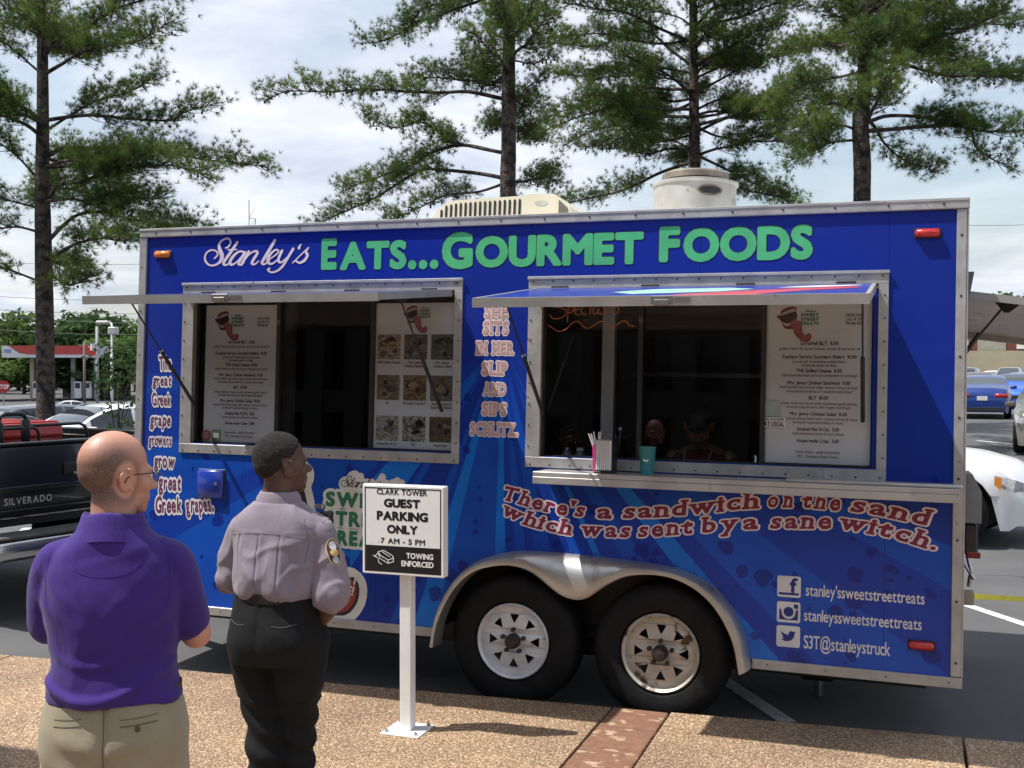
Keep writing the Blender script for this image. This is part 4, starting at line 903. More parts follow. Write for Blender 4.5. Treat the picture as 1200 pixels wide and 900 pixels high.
def ell(mb, c, r, rot=(0, 0, 0), n=14):
    M = Euler(rot).to_matrix(); v = []; c = Vector(c)
    for i in range(n + 1):
        t = pi * i / n
        for k in range(n * 2):
            a = pi * k / n; v.append(c + M @ Vector((r[0] * sin(t) * cos(a), r[1] * sin(t) * sin(a), r[2] * cos(t))))
    m = n * 2; return mb.add(v, [(i * m + k, (i + 1) * m + k, (i + 1) * m + (k + 1) % m, i * m + (k + 1) % m) for i in range(n) for k in range(m)])
def limb(mb, pts, rs, n=16):
    pts = [tuple(p) for p in pts]; q = spline([(*p, r) for p, r in zip(pts, rs)], 5)
    mb.tube([p[:3] for p in q], [p[3] for p in q], n); ell(mb, pts[0], (rs[0],) * 3, n=8); ell(mb, pts[-1], (rs[-1],) * 3, n=8); return mb
def rings(mb, rr, n=40, sq=2.3, interp=4):
    """stack of super-elliptical rings (z, rx, ry, cx, cy) front flattened a little"""
    q = spline(rr, interp); v = []
    for z, rx, ry, cx, cy in q:
        for k in range(n):
            t = 2 * pi * k / n; c_, s_ = cos(t), sin(t)
            v.append((cx + rx * math.copysign(abs(c_) ** (2 / sq), c_), cy + ry * math.copysign(abs(s_) ** (2 / sq), s_), z))
    m = len(q); f = [(i * n + k, i * n + (k + 1) % n, (i + 1) * n + (k + 1) % n, (i + 1) * n + k) for i in range(m - 1) for k in range(n)]
    f += [tuple(range(n))[::-1], tuple((m - 1) * n + k for k in range(n))]
    return mb.add(v, f)
def place(mb, part, M):
    b = MB(); part(b); return mb.add([M @ Vector(p) for p in b.v], b.f)
def head_shape(b, k=1.0, slim=1.0):
    ell(b, (0, -.012, .148), (.076, .098, .088)); ell(b, (0, -.03, .125), (.07, .078, .07)); ell(b, (0, .03, .105), (.066 * slim, .066, .085))
    ell(b, (0, .036, .05), (.054 * slim, .055, .042)); ell(b, (0, .066, .022), (.031, .028, .026)); ell(b, (0, .066, .045), (.036, .031, .034)); ell(b, (-.03, .02, .035), (.028, .045, .025)); ell(b, (.03, .02, .035), (.028, .045, .025))
    limb(b, [(0, .088, .122), (0, .103, .098), (0, .116, .08)], [.009, .0105, .0125], 10); ell(b, (-.012, .1, .076), (.0095, .012, .008)); ell(b, (.012, .1, .076), (.0095, .012, .008))
    for s_ in (-1, 1):
        ell(b, (s_ * .03, .08, .128), (.024, .014, .009)); ell(b, (s_ * .04, .062, .085), (.026, .026, .022)); ell(b, (s_ * .03, .078, .106), (.014, .012, .009))
    ell(b, (0, .091, .052), (.024, .011, .0062)); ell(b, (0, .089, .040), (.021, .012, .0075)); ell(b, (0, .08, .06), (.03, .016, .016))
def ear_shape(b, s_):
    x = s_ * .074; pts = [(x + s_ * (.006 + .006 * cos(t * 1.0)), -.004 + .017 * sin(t) - .004, .102 + .030 * cos(t)) for t in [2 * pi * i / 14 for i in range(13)]]
    b.tube([Vector(p) + Vector((s_ * .003, -.004, 0)) for p in pts], .0058, 8); ell(b, (x + s_ * .001, -.004, .1), (.0085, .018, .030), (0, 0, s_ * .3)); ell(b, (x + s_ * .008, .004, .078), (.006, .007, .009)); ell(b, (x + s_ * .008, .012, .1), (.004, .005, .008))
def hand_shape(b, side, curl=.9, scale=1.0):
    """palm along +Z from the wrist at the origin, thumb towards +X*side, palm facing +Y"""
    ell(b, (0, 0, .045 * scale), (.04 * scale, .015 * scale, .05 * scale)); ell(b, (side * .022, .006, .035), (.018, .014, .032))
    for i, (x, l, r) in enumerate(((.028, .068, .0088), (.009, .078, .009), (-.01, .072, .0086), (-.028, .058, .0078))):
        x *= side; p = Vector((x, 0, .085 * scale)); pts = [p - Vector((0, 0, .02))]; a = .15
        for k, f_ in enumerate((.45, .31, .24)):
            a += curl * (.5 + .1 * i * .3) * (1 if k else .8); pts.append(pts[-1] + Vector((side * .0 + x * .04, sin(a), cos(a))) * l * f_ + (Vector((0, 0, .02)) if k == 0 else Vector()))
        limb(b, pts, [r * 1.05, r, r * .95, r * .85], 10)
    limb(b, [(side * .026, .006, .02), (side * .048, .014, .045), (side * .055, .024, .068), (side * .05, .034, .088)], [.013, .012, .0105, .009], 10)
def skin_mat(name, c, c2, tint):
    m = bpy.data.materials.new(name); m.use_nodes = True; nt = m.node_tree; N = nt.nodes; L = nt.links; p = N['Principled BSDF']
    tc = N.new('ShaderNodeTexCoord'); n = N.new('ShaderNodeTexNoise'); n.inputs['Scale'].default_value = 22; n.inputs['Detail'].default_value = 6; L.new(tc.outputs['Object'], n.inputs['Vector'])
    a = N.new('ShaderNodeMix'); a.data_type = 'RGBA'; L.new(n.outputs[0], a.inputs[0]); a.inputs[6].default_value = (*c, 1); a.inputs[7].default_value = (*c2, 1)
    at = N.new('ShaderNodeAttribute'); at.attribute_name = 'hair'; fn = N.new('ShaderNodeTexNoise'); fn.inputs['Scale'].default_value = 260; L.new(tc.outputs['Object'], fn.inputs['Vector'])
    ml = N.new('ShaderNodeMath'); ml.operation = 'MULTIPLY'; L.new(at.outputs['Fac'], ml.inputs[0]); mr = N.new('ShaderNodeMapRange'); L.new(fn.outputs[0], mr.inputs[0]); mr.inputs[1].default_value = .3; mr.inputs[2].default_value = .65; mr.inputs[3].default_value = .7; mr.inputs[4].default_value = 1.0; L.new(mr.outputs[0], ml.inputs[1])
    b = N.new('ShaderNodeMix'); b.data_type = 'RGBA'; L.new(ml.outputs[0], b.inputs[0]); L.new(a.outputs[2], b.inputs[6]); b.inputs[7].default_value = (*tint, 1); L.new(b.outputs[2], p.inputs['Base Color'])
    p.inputs['Roughness'].default_value = .48; p.inputs['Subsurface Weight'].default_value = .12; p.inputs['Subsurface Radius'].default_value = (.012, .005, .003); p.inputs['Subsurface Scale'].default_value = 1
    bu = N.new('ShaderNodeBump'); bu.inputs['Strength'].default_value = .25; bu.inputs['Distance'].default_value = .002; L.new(fn.outputs[0], bu.inputs['Height']); L.new(bu.outputs[0], p.inputs['Normal'])
    return m
from mathutils import noise as mnoise
def cloth(v, nn, fn):
    out = v.copy()
    for i in range(len(v)): out[i] += nn[i] * fn(v[i], nn[i])
    return out
def bvh_of(v, f):
    from mathutils.bvhtree import BVHTree
    return BVHTree.FromPolygons([tuple(p) for p in v], f)
def fabric(name, c, c2, rough=.85, scale=5, sheen=.12):
    m = pmat(name, c, rough, c2=c2, scale=scale, bump=.25, bscale=420, spec=.25); nt = m.node_tree; N = nt.nodes; L = nt.links; N['Principled BSDF'].inputs['Sheen Weight'].default_value = sheen
    tc = N.new('ShaderNodeTexCoord'); mp = N.new('ShaderNodeMapping'); mp.inputs['Scale'].default_value = (1, 1, .55); mp.inputs['Rotation'].default_value = (0, .3, 0); L.new(tc.outputs['Object'], mp.inputs[0])
    n = N.new('ShaderNodeTexNoise'); n.inputs['Scale'].default_value = 6; n.inputs['Detail'].default_value = 3; n.inputs['Roughness'].default_value = .45; n.inputs['Distortion'].default_value = 1.6; L.new(mp.outputs[0], n.inputs['Vector'])
    b = N.new('ShaderNodeBump'); b.inputs['Strength'].default_value = .32; b.inputs['Distance'].default_value = .03; L.new(n.outputs[0], b.inputs['Height']); L.new(b.outputs[0], N['Bump'].inputs['Normal']); return m

def man():
    p = empty('person', (-2.085, 2.55, .12), (0, 0, R(26)), 'bald man in a purple polo shirt and khaki trousers seen from behind', 'person')
    HM = Matrix.Translation((.0, .012, 1.445)) @ Euler((R(-3), R(-2), R(-50))).to_matrix().to_4x4()
    b = MB()
    place(b, head_shape, HM); place(b, lambda q: ear_shape(q, 1), HM); place(b, lambda q: ear_shape(q, -1), HM)
    limb(b, [(0, -.012, 1.36), (0, -.008, 1.43), (.0, .0, 1.50)], [.066, .062, .06], 24)
    ell(b, (0, .0, 1.345), (.12, .06, .055)); rings(b, [(.86, .15, .1, 0, 0), (1.0, .14, .095, 0, 0), (1.15, .16, .1, 0, 0), (1.28, .16, .085, 0, 0), (1.35, .09, .06, 0, 0)])
    limb(b, [(.165, 0, 1.31), (.19, .03, 1.22), (.215, .05, 1.095)], [.045, .046, .042]); limb(b, [(.215, .05, 1.095), (.15, .2, 1.1), (.03, .245, 1.13)], [.043, .04, .029])
    limb(b, [(-.165, 0, 1.31), (-.195, .03, 1.22), (-.205, .07, 1.12)], [.045, .046, .042]); limb(b, [(-.205, .07, 1.12), (-.15, .19, 1.14), (-.04, .225, 1.17)], [.043, .04, .029])
    place(b, lambda q: hand_shape(q, 1, .7), Matrix.Translation((.03, .245, 1.13)) @ Euler((R(70), 0, R(100))).to_matrix().to_4x4() ); place(b, lambda q: hand_shape(q, -1, .7), Matrix.Translation((-.04, .225, 1.17)) @ Euler((R(70), 0, R(-100))).to_matrix().to_4x4())
    for s_ in (-1, 1): limb(b, [(s_ * .09, 0, .86), (s_ * .1, .0, .48), (s_ * .105, -.01, .12), (s_ * .105, -.01, .07)], [.08, .055, .045, .04])
    v, nn, f = remesh(b, .0055, 3)
    o = mesh('body', v, f, skin_mat('skin_fair', (.52, .27, .19), (.45, .21, .145), (.045, .032, .027)), p, True)
    iv = HM.inverted(); at = o.data.attributes.new('hair', 'FLOAT', 'POINT'); hv = []
    for q in v:
        l = iv @ Vector(q); w = 0
        if l.z > -.03:
            side = .128 - .3 * max(0, l.y - .0) + .0 + (.0 if l.y < .02 else 0); hl = .155 + .10 * l.y * -.2
            w = 1 / (1 + math.exp((l.z - .172 + .02 * sin(l.y * 40)) / .013)) * (1 / (1 + math.exp((l.y - .035) / .008))) * (1 / (1 + math.exp((.028 - l.z + .9 * max(0, l.y)) / .012)))
            w *= .93
            if abs(l.x) > .04: w *= min(1, max(0, (math.hypot((l.y + .006) / .030, (l.z - .10) / .046) - 1) * 4))
            # shaven beard shadow
            if l.y > .0 and l.z < .05: w = max(w, .22)
        hv.append(w)
    at.data.foreach_set('value', hv)
    for s_ in (-1, 1):
        e = MB(); ell(e, (0, 0, 0), (.0115,) * 3, n=8); c = HM @ Vector((s_ * .03, .083, .109)); e.v = [tuple(Vector(q) + c) for q in e.v]; e.build('eye', pmat('eye_white', (.6, .58, .55), .2), p, True)
    # glasses
    g = MB()
    for s_ in (-1, 1):
        g.tube([HM @ Vector(q) for q in [(s_ * .086, -.018, .092), (s_ * .085, -.01, .106), (s_ * .083, .01, .114), (s_ * .076, .07, .118), (s_ * .068, .1, .117)]], .0018, 6)
        g.tube([HM @ Vector((s_ * (.037 + .027 * cos(t)), .108 - .012 * abs(cos(t)) * (1 if cos(t) > 0 else 0), .108 + .016 * sin(t))) for t in [2 * pi * k / 16 for k in range(17)]], .0013, 6)
    g.tube([HM @ Vector(q) for q in [(-.012, .109, .112), (0, .114, .114), (.012, .109, .112)]], .0013, 6)
    gl = g.build('glasses', pmat('wire_frame', (.06, .05, .05), .3, .8), p)
    g = MB()
    for s_ in (-1, 1): g.add([HM @ Vector((s_ * (.037 + .026 * cos(t)), .107, .108 + .015 * sin(t))) for t in [2 * pi * k / 16 for k in range(16)]], [tuple(range(16))])
    g.build('lens', glass_mat('lens_glass', (.95, .97, 1), .1), gl, fix=False)
    # shirt
    b = MB()
    rings(b, [(.940, .186, .137, .004, -.004), (.962, .187, .136, .003, -.004), (1.0, .182, .13, 0, -.002), (1.06, .176, .123, 0, 0), (1.14, .188, .127, 0, .0), (1.22, .203, .13, 0, 0), (1.29, .2, .118, 0, 0), (1.345, .17, .102, 0, -.003), (1.39, .118, .09, 0, -.008), (1.42, .09, .08, 0, -.008)], sq=2.25)
    for s_ in (-1, 1):
        limb(b, [(s_ * .13, -.006, 1.335), (s_ * .168, .0, 1.308), (s_ * .188, .018, 1.24), (s_ * (.205 if s_ > 0 else .195), .042, 1.14)], [.05, .06, .062, .063], 24)
    v, nn, f = remesh(b, .0065, 7)
    def fold(q, n):
        x, y, z = q; back = 1 / (1 + math.exp(y / .02)); low = max(0, min(1, (1.13 - z) / .14)); d = 0
        # drapes sagging across the small of the back, deeper towards the hem
        t = z - .30 * x * x * 8
        d += back * low * .017 * (max(0, sin((z - .9) * 66 + 4.2 * cos(x * 9 + .4) + 2.2 * x)) ** 2 * (.65 + .7 * mnoise.noise((x * 5, z * 5, 2)))) 
        d += .006 * low * mnoise.noise((x * 9, y * 9, z * 13)); d += .004 * mnoise.noise((x * 6 + 3, y * 6, z * 6)) + .002 * mnoise.noise((x * 16, y * 16, z * 22)); d += .0055 * (.4 + .6 * back) * max(0, 1 - 5 * abs(mnoise.noise((x * 4 + z * 3, y * 3, z * 6 - x * 2)))) * min(1, max(.25, (1.3 - z) * 4))
        # creases running from the armpits
        for s_ in (-1, 1):
            ax = s_ * x - .13; r_ = math.hypot(ax, z - 1.2); w = math.exp(-((r_ - .05) / .06) ** 2)
            d += .003 * w * back * sin((z * .8 - ax * .9) * 90) * (.5 + mnoise.noise((x * 9, 1, z * 9)))
        return d
    v = cloth(v, nn, fold); v[:, 0] *= .955
    # open the hem: flare lowest ring
    purple = fabric('purple_cotton', (.044, .020, .18), (.035, .016, .145), scale=4)
    sh = mesh('polo_shirt', v, f, purple, p, True); bv = bvh_of(v, f)
    c = MB(); ny = 36; prof = [(1.383, .108, .097), (1.402, .102, .091), (1.43, .09, .081), (1.452, .083, .0755), (1.458, .078, .071), (1.45, .074, .067), (1.42, .072, .065)]
    vv = []
    for z, rx, ry in prof:
        for k in range(ny):
            t = 2 * pi * k / ny; vv.append((rx * cos(t), -.008 + ry * sin(t) * (1.08 if sin(t) > 0 else 1), z - .028 * max(0, sin(t)) + .004 * sin(3 * t)))
    c.add(vv, [(i * ny + k, i * ny + (k + 1) % ny, (i + 1) * ny + (k + 1) % ny, (i + 1) * ny + k) for i in range(len(prof) - 1) for k in range(ny)])
    co_ = c.build('collar', purple, p, True)
    def seam(pts, name, r=.0011, mat=None, parent=sh, d=(0, 1, 0)):
        out = []
        for a in spline(pts, 8):
            o_ = Vector((a[0], -.5, a[1])) if d[1] else Vector((a[0], a[1], 0)); h = bv.ray_cast(o_, Vector(d))
            if h[0]: out.append(h[0] - Vector(d) * .0002)
        if len(out) > 2: m_ = MB(); m_.tube(out, r, 5, False); m_.build(name, mat or pmat('purple_seam', (.035, .01, .17), .8), parent)
    seam([(-.105, 1.345), (-.07, 1.305), (0, 1.292), (.07, 1.305), (.105, 1.345)], 'yoke_seam', .0008)
    seam([(.155, 1.36), (.165, 1.28), (.160, 1.2)], 'sleeve_seam'); seam([(-.155, 1.36), (-.165, 1.28), (-.160, 1.2)], 'sleeve_seam')
    # trousers
    b = MB(); rings(b, [(.70, .19, .135, 0, -.005), (.77, .198, .142, 0, -.01), (.84, .186, .134, 0, -.005), (.895, .172, .122, 0, 0)], sq=2.3)
    for s_ in (-1, 1): limb(b, [(s_ * .098, -.0, .74), (s_ * .1, .0, .62), (s_ * .102, .01, .44), (s_ * .105, 0, .25), (s_ * .105, -.01, .075)], [.1, .098, .078, .068, .062], 24)
    v, nn, f = remesh(b, .0075, 6)
    def fold2(q, n):
        x, y, z = q; d = .004 * mnoise.noise((x * 7, y * 7, z * 11)) + .002 * mnoise.noise((x * 20, y * 20, z * 20)); back = 1 / (1 + math.exp(y / .02))
        d -= .010 * back * math.exp(-(x / .012) ** 2) * (1 if .62 < z < .9 else 0)
        for s_ in (-1, 1): ax = s_ * x - .02; d += back * .005 * sin((z - .3 * ax) * 75) * math.exp(-((z - .72) / .07) ** 2) * math.exp(-((ax - .07) / .07) ** 2)
        return d
    v = cloth(v, nn, fold2); khaki = fabric('khaki_twill', (.30, .265, .185), (.25, .22, .15)); tr = mesh('trousers', v, f, khaki, p, True); tr.scale = (1.02, 1.02, 1.08); bv2 = bvh_of(v, f)
    bv = bv2; dk = pmat('khaki_seam', (.12, .10, .07), .9)
    seam([(0, .885), (.002, .80), (0, .70)], 'seat_seam', .0012, dk, tr)
    for a, b_ in ((-.13, -.055), (.045, .135)):
        seam([(a, .826), ((a + b_) / 2, .828), (b_, .832)], 'pocket', .0016, dk, tr)
        seam([(a, .842), ((a + b_) / 2, .844), (b_, .848)], 'pocket_welt', .0012, dk, tr)
    h = bv2.ray_cast(Vector((.088, -.5, .818)), Vector((0, 1, 0)))[0]
    if h: m_ = MB(); m_.lathe([(.008, 0), (.0075, -.003), (.0005, -.0035)], 12, 'y', tuple(h)); m_.build('button', pmat('button_brown', (.1, .06, .035), .4), tr)
    s = MB(); n = 40; vv = [(.179 * cos(t), -.001 + .128 * sin(t), z) for z in (.868, .903) for t in [2 * pi * k / n for k in range(n)]]; s.add(vv, [(k, (k + 1) % n, n + (k + 1) % n, n + k) for k in range(n)]); s.build('belt', pmat('belt_leather', (.03, .02, .015), .4), p, True).scale = (1.02, 1.02, 1.08)
    for s_ in (-1, 1): s = MB(); ell(s, (s_ * .105, .05, .035), (.048, .14, .04)); s.build('shoe', pmat('brown_leather', (.06, .035, .02), .4), p, True)
    return p
man()

def woman():
    p = empty('person', (-2.43, 3.99, .12), (0, 0, R(2)), 'guard with cropped hair in a grey lavender uniform shirt and black trousers', 'person')
    HM = Matrix.Translation((.008, .016, 1.335)) @ Euler((R(4), R(0), R(-34))).to_matrix().to_4x4() @ Matrix.Scale(1.09, 4)
    b = MB(); place(b, lambda q: head_shape(q, 1, 1.06), HM); place(b, lambda q: ear_shape(q, 1), HM); place(b, lambda q: ear_shape(q, -1), HM)
    limb(b, [(0, -.01, 1.26), (0, -.01, 1.33), (.01, .0, 1.41)], [.07, .068, .068], 24)
    ell(b, (0, .0, 1.225), (.12, .06, .055)); rings(b, [(.7, .17, .13, 0, 0), (.9, .15, .12, 0, 0), (1.05, .15, .11, 0, 0), (1.17, .15, .09, 0, 0), (1.24, .09, .06, 0, 0)])
    limb(b, [(.17, 0, 1.19), (.215, -.01, 1.08), (.25, -.03, .95)], [.04, .04, .044]); limb(b, [(.25, -.03, .95), (.222, -.0, .88), (.15, .03, .80)], [.044, .042, .032])
    limb(b, [(-.17, 0, 1.19), (-.212, .0, 1.08), (-.245, .02, .95)], [.04, .04, .042]); limb(b, [(-.262, .02, .95), (-.215, .13, .93), (-.1, .2, .95)], [.048, .042, .03])
    place(b, lambda q: hand_shape(q, 1, .5), Matrix.Translation((.15, .03, .80)) @ Euler((R(176), R(6), R(10))).to_matrix().to_4x4()); place(b, lambda q: hand_shape(q, -1, .7), Matrix.Translation((-.1, .2, .95)) @ Euler((R(70), 0, R(-100))).to_matrix().to_4x4())
    for s_ in (-1, 1): limb(b, [(s_ * .085, 0, .72), (s_ * .062, .01 + s_ * .02, .42), (s_ * .052, s_ * .035, .12), (s_ * .052, s_ * .035, .07)], [.09, .06, .048, .04])
    v, nn, f = remesh(b, .0055, 3)
    o = mesh('body', v, f, skin_mat('skin_dark', (.105, .048, .030), (.075, .034, .022), (.02, .014, .012)), p, True)
    at = o.data.attributes.new('hair', 'FLOAT', 'POINT'); iv = HM.inverted(); hv = []; msk = []
    for q in v:
        l = iv @ Vector(q); edge = .118 if l.y > -.0 else .118 - .9 * (-l.y) * 1.0
        lim = max(.03, .125 + .9 * (l.y + .01) if l.y < .02 else .152 + .9 * (l.y - .02))
        w = (l.z > lim) and not (abs(l.x) > .072 and l.z < .14 and abs(l.y) < .03); msk.append(w and l.z > .028); hv.append(0.0)
    at.data.foreach_set('value', hv)
    hv2 = [tuple(q + n * (.0036 + .0016 * mnoise.noise(tuple(q * 90)))) for q, n in zip(v, nn)]; keep = [i for i, fc in enumerate(f) if all(msk[k] for k in fc)]
    used = sorted({k for i in keep for k in f[i]}); mp = {k: j for j, k in enumerate(used)}; bc = {}
    ff = [tuple(mp[k] for k in f[i]) for i in keep]
    for fc in ff:
        for a, b_ in zip(fc, fc[1:] + fc[:1]): e = (min(a, b_), max(a, b_)); bc[e] = bc.get(e, 0) + 1
    rim = {k for e, c in bc.items() if c == 1 for k in e}
    vv = [tuple(v[k] - nn[k] * .001) if mp[k] in rim else hv2[k] for k in used]
    hm = pmat('cropped_hair', (.026, .021, .019), .95, c2=(.010, .008, .008), scale=60, bump=1, bscale=330); mesh('hair', vv, ff, hm, p, True)
    for s_ in (-1, 1): e = MB(); ell(e, (0, 0, 0), (.0115,) * 3, n=8); c = HM @ Vector((s_ * .03, .083, .109)); e.v = [tuple(Vector(q) + c) for q in e.v]; e.build('eye', MT['eye_white'], p, True)
    b = MB()
    rings(b, [(.925, .176, .148, 0, -.01), (.96, .192, .162, 0, -.01), (1.02, .196, .165, 0, -.008), (1.1, .198, .155, 0, -.004), (1.18, .205, .142, 0, 0), (1.235, .192, .122, 0, -.004), (1.275, .145, .1, 0, -.01), (1.305, .09, .08, 0, -.01)], sq=2.3)
    limb(b, [(.13, -.0, 1.21), (.176, -.0, 1.185), (.208, -.004, 1.11), (.232, -.01, 1.02), (.25, -.018, .94)], [.055, .064, .067, .07, .077], 24)
    limb(b, [(-.13, -.0, 1.21), (-.176, -.0, 1.185), (-.21, .0, 1.11), (-.235, .006, 1.03), (-.25, .012, .975)], [.055, .062, .064, .066, .069], 24)
    v, nn, f = remesh(b, .006, 6)
    def fold(q, n):
        x, y, z = q; back = 1 / (1 + math.exp(y / .02)); low = max(0, min(1, (1.12 - z) / .12)); d = 0
        # fullness folds above the waistband, running down
        d += back * low * .011 * sin(x * 46 + 5 * z + 2.0 * mnoise.noise((x * 3, z * 3, 1))) * max(0, 1 - abs(z - 1.0) / .13)
        d += .007 * mnoise.noise((x * 8, y * 8, z * 4)) + .0055 * mnoise.noise((x * 15, y * 15, z * 8)) * (1 if z < 1.2 else .4)
        d += .009 * (.35 + .65 * back) * max(0, 1 - 4.5 * abs(mnoise.noise((x * 5.5, y * 4, z * 2.6 + x)))) * min(1, max(.15, (1.2 - z) * 6)) + .005 * max(0, 1 - 5 * abs(mnoise.noise((x * 7 + 9, y * 5, z * 7 - 3 * x))))
        # pressed pleats and yoke
        for px in (-.115, -.02, .075):
            if z < 1.185: d -= back * .0022 * math.exp(-((x - px) / .004) ** 2) - back * .0022 * math.exp(-((x - px - .012) / .008) ** 2)
        if abs(x) < .19: d += back * .0016 / (1 + math.exp((1.188 - .0 * abs(x) - z) / .003))
        # sleeve creases
        if abs(x) > .2: d += .006 * sin((z + abs(x) * .5) * 48 + 2 * mnoise.noise((x * 5, y * 5, z * 5))) * max(0, 1 - abs(z - 1.05) / .12)
        return d
    v = cloth(v, nn, fold); v[:, 0] = np.where(v[:, 0] > 0, v[:, 0], v[:, 0] * .96); lav = fabric('lavender_poplin', (.235, .20, .24), (.205, .172, .208), .75, scale=6); sh = mesh('uniform_shirt', v, f, lav, p, True); bv = bvh_of(v, f); dk = pmat('shirt_seam', (.10, .08, .10), .8)
    def seam(pts, name, r=.001, mat=dk, parent=sh, bvh=bv):
        out = []
        for a in spline(pts, 10):
            h = bvh.ray_cast(Vector((a[0], -.6, a[1])), Vector((0, 1, 0)))
            if h[0]: out.append(h[0] + Vector((0, -.0002, 0)))
        if len(out) > 2: m_ = MB(); m_.tube(out, r, 5, False); m_.build(name, mat, parent)
    seam([(-.17, 1.172), (-.08, 1.187), (0, 1.19), (.08, 1.187), (.17, 1.172)], 'yoke_seam')
    for px in (-.115, -.02, .075): seam([(px, 1.185), (px - .004, 1.1), (px - .002, .99)], 'pleat', .0011)
    seam([(.155, 1.25), (.178, 1.17), (.17, 1.08)], 'armhole_seam'); seam([(-.155, 1.25), (-.178, 1.17), (-.172, 1.08)], 'armhole_seam')
    ny = 36; prof = [(1.262, .112, .098), (1.285, .105, .092), (1.32, .092, .082), (1.345, .084, .0765), (1.351, .079, .072), (1.34, .075, .069), (1.31, .072, .066)]; vv = []
    for z, rx, ry in prof:
        for k in range(ny): t = 2 * pi * k / ny; vv.append((rx * cos(t) + .004, -.008 + ry * sin(t) * (1.1 if sin(t) > 0 else 1), z - .035 * max(0, sin(t))))
    c = MB(); c.add(vv, [(i * ny + k, i * ny + (k + 1) % ny, (i + 1) * ny + (k + 1) % ny, (i + 1) * ny + k) for i in range(len(prof) - 1) for k in range(ny)]); c.build('collar', lav, p, True)
    # epaulettes
    for s_ in (-1, 1):
        q = []
        for t in np.linspace(0, 1, 8):
            x = s_ * (.1 + .115 * t); h0 = bv.ray_cast(Vector((x, -.03, 1.5)), Vector((0, 0, -1)))[0]; h1 = bv.ray_cast(Vector((x, .02, 1.5)), Vector((0, 0, -1)))[0]
            if h0 and h1: q.append((h0 + Vector((0, 0, .005)), h1 + Vector((0, 0, .005)), h0 + Vector((0, -.002, -.004)), h1 + Vector((0, .002, -.004))))
        m_ = MB(); m_.add([w for r_ in q for w in r_], [t for i in range(len(q) - 1) for t in ((4 * i, 4 * i + 1, 4 * i + 5, 4 * i + 4), (4 * i, 4 * i + 4, 4 * i + 6, 4 * i + 2), (4 * i + 1, 4 * i + 3, 4 * i + 7, 4 * i + 5))]); m_.build('epaulette', lav, sh, True)
    s = MB(); s.box(.15, .205, .045, .085, 1.215, 1.262, .008); s.build('shoulder_radio', black_m, p, ang=40); s = MB(); s.tube([(.18, .07, 1.24), (.19, .1, 1.2), (.16, .14, 1.15), (.14, .15, 1.0)], .003, 6); s.build('radio_cord', black_m, p)
    s = MB(); s.box(.125, .165, .06, .09, 1.27, 1.29, .004); s.build('badge_clip', steel, p)
    # sleeve patch, laid on the cloth
    C0 = Vector((.5, -.17, 1.115)); D = Vector((-1, .55, 0)).normalized(); side = Vector((.55, 1, 0)).normalized() * -1
    def patch_on(name, poly, mat, off):
        vs = []
        cx = sum(a for a, b in poly) / len(poly); cz = sum(b for a, b in poly) / len(poly)
        P2 = [(cx, cz)] + [(cx + (a - cx) * .5, cz + (b - cz) * .5) for a, b in poly] + list(poly); n = len(poly)
        for a, b_ in P2:
            h = bv.ray_cast(C0 + side * a + Vector((0, 0, b_)), D); vs.append((h[0] if h[0] else C0) - D * off)
        fs = [(0, 1 + k, 1 + (k + 1) % n) for k in range(n)] + [(1 + k, 1 + n + k, 1 + n + (k + 1) % n, 1 + (k + 1) % n) for k in range(n)]
        return mesh(name, vs, fs, mat, sh, True)
    def ov(rx, rz, cx=0, cz=0, n=24): return [(cx + rx * cos(t), cz + rz * sin(t)) for t in [2 * pi * k / n for k in range(n)]]
    gold = pmat('thread_gold', (.55, .36, .16), .6); patch_on('sleeve_patch', ov(.031, .055), gold, .003); patch_on('patch_field', ov(.0262, .050), pmat('thread_black', (.02, .02, .025), .7), .0042)
    patch_on('patch_emblem', ov(.016, .018, 0, .026), pmat('thread_white', (.55, .55, .58), .6), .0052); patch_on('patch_emblem', ov(.019, .014, 0, -.002), gold, .0054); patch_on('patch_emblem', ov(.014, .016, 0, -.03), pmat('thread_grey', (.35, .36, .4), .6), .0052)
    b = MB(); rings(b, [(.66, .2, .16, 0, -.02), (.74, .206, .176, .004, -.026), (.83, .198, .166, .002, -.018), (.9, .188, .156, 0, -.01), (.948, .182, .152, 0, -.008)], sq=2.3)
    limb(b, [(.105, -.01, .74), (.09, -.01, .6), (.062, .03, .42), (.052, .04, .25), (.05, .03, .08)], [.12, .11, .084, .074, .076], 24); limb(b, [(-.105, -.01, .74), (-.095, -.01, .6), (-.066, -.01, .42), (-.052, -.03, .25), (-.05, -.04, .08)], [.12, .11, .084, .076, .078], 24)
    v, nn, f = remesh(b, .0075, 6)
    def fold2(q, n):
        x, y, z = q; d = .006 * mnoise.noise((x * 6, y * 6, z * 8)) + .003 * mnoise.noise((x * 15, y * 15, z * 18)); back = 1 / (1 + math.exp(y / .02)); d -= .0035 * back * math.exp(-(x / .01) ** 2) * (1 if .6 < z < .93 else 0)
        if z < .5: d += .007 * sin(z * 55 + 3 * x * 8 + 2 * mnoise.noise((x * 6, y * 6, z * 4)))
        return d
    v = cloth(v, nn, fold2); tr = mesh('trousers', v, f, fabric('black_trousers', (.0075, .0085, .010), (.005, .0055, .007), .8, sheen=0), p, True); bv3 = bvh_of(v, f)
    seam([(.06, .83), (.1, .826), (.15, .836)], 'pocket', .0018, pmat('pocket_edge', (.05, .055, .06), .7), tr, bv3); seam([(-.15, .836), (-.1, .826), (-.06, .83)], 'pocket', .0018, MT['pocket_edge'], tr, bv3)
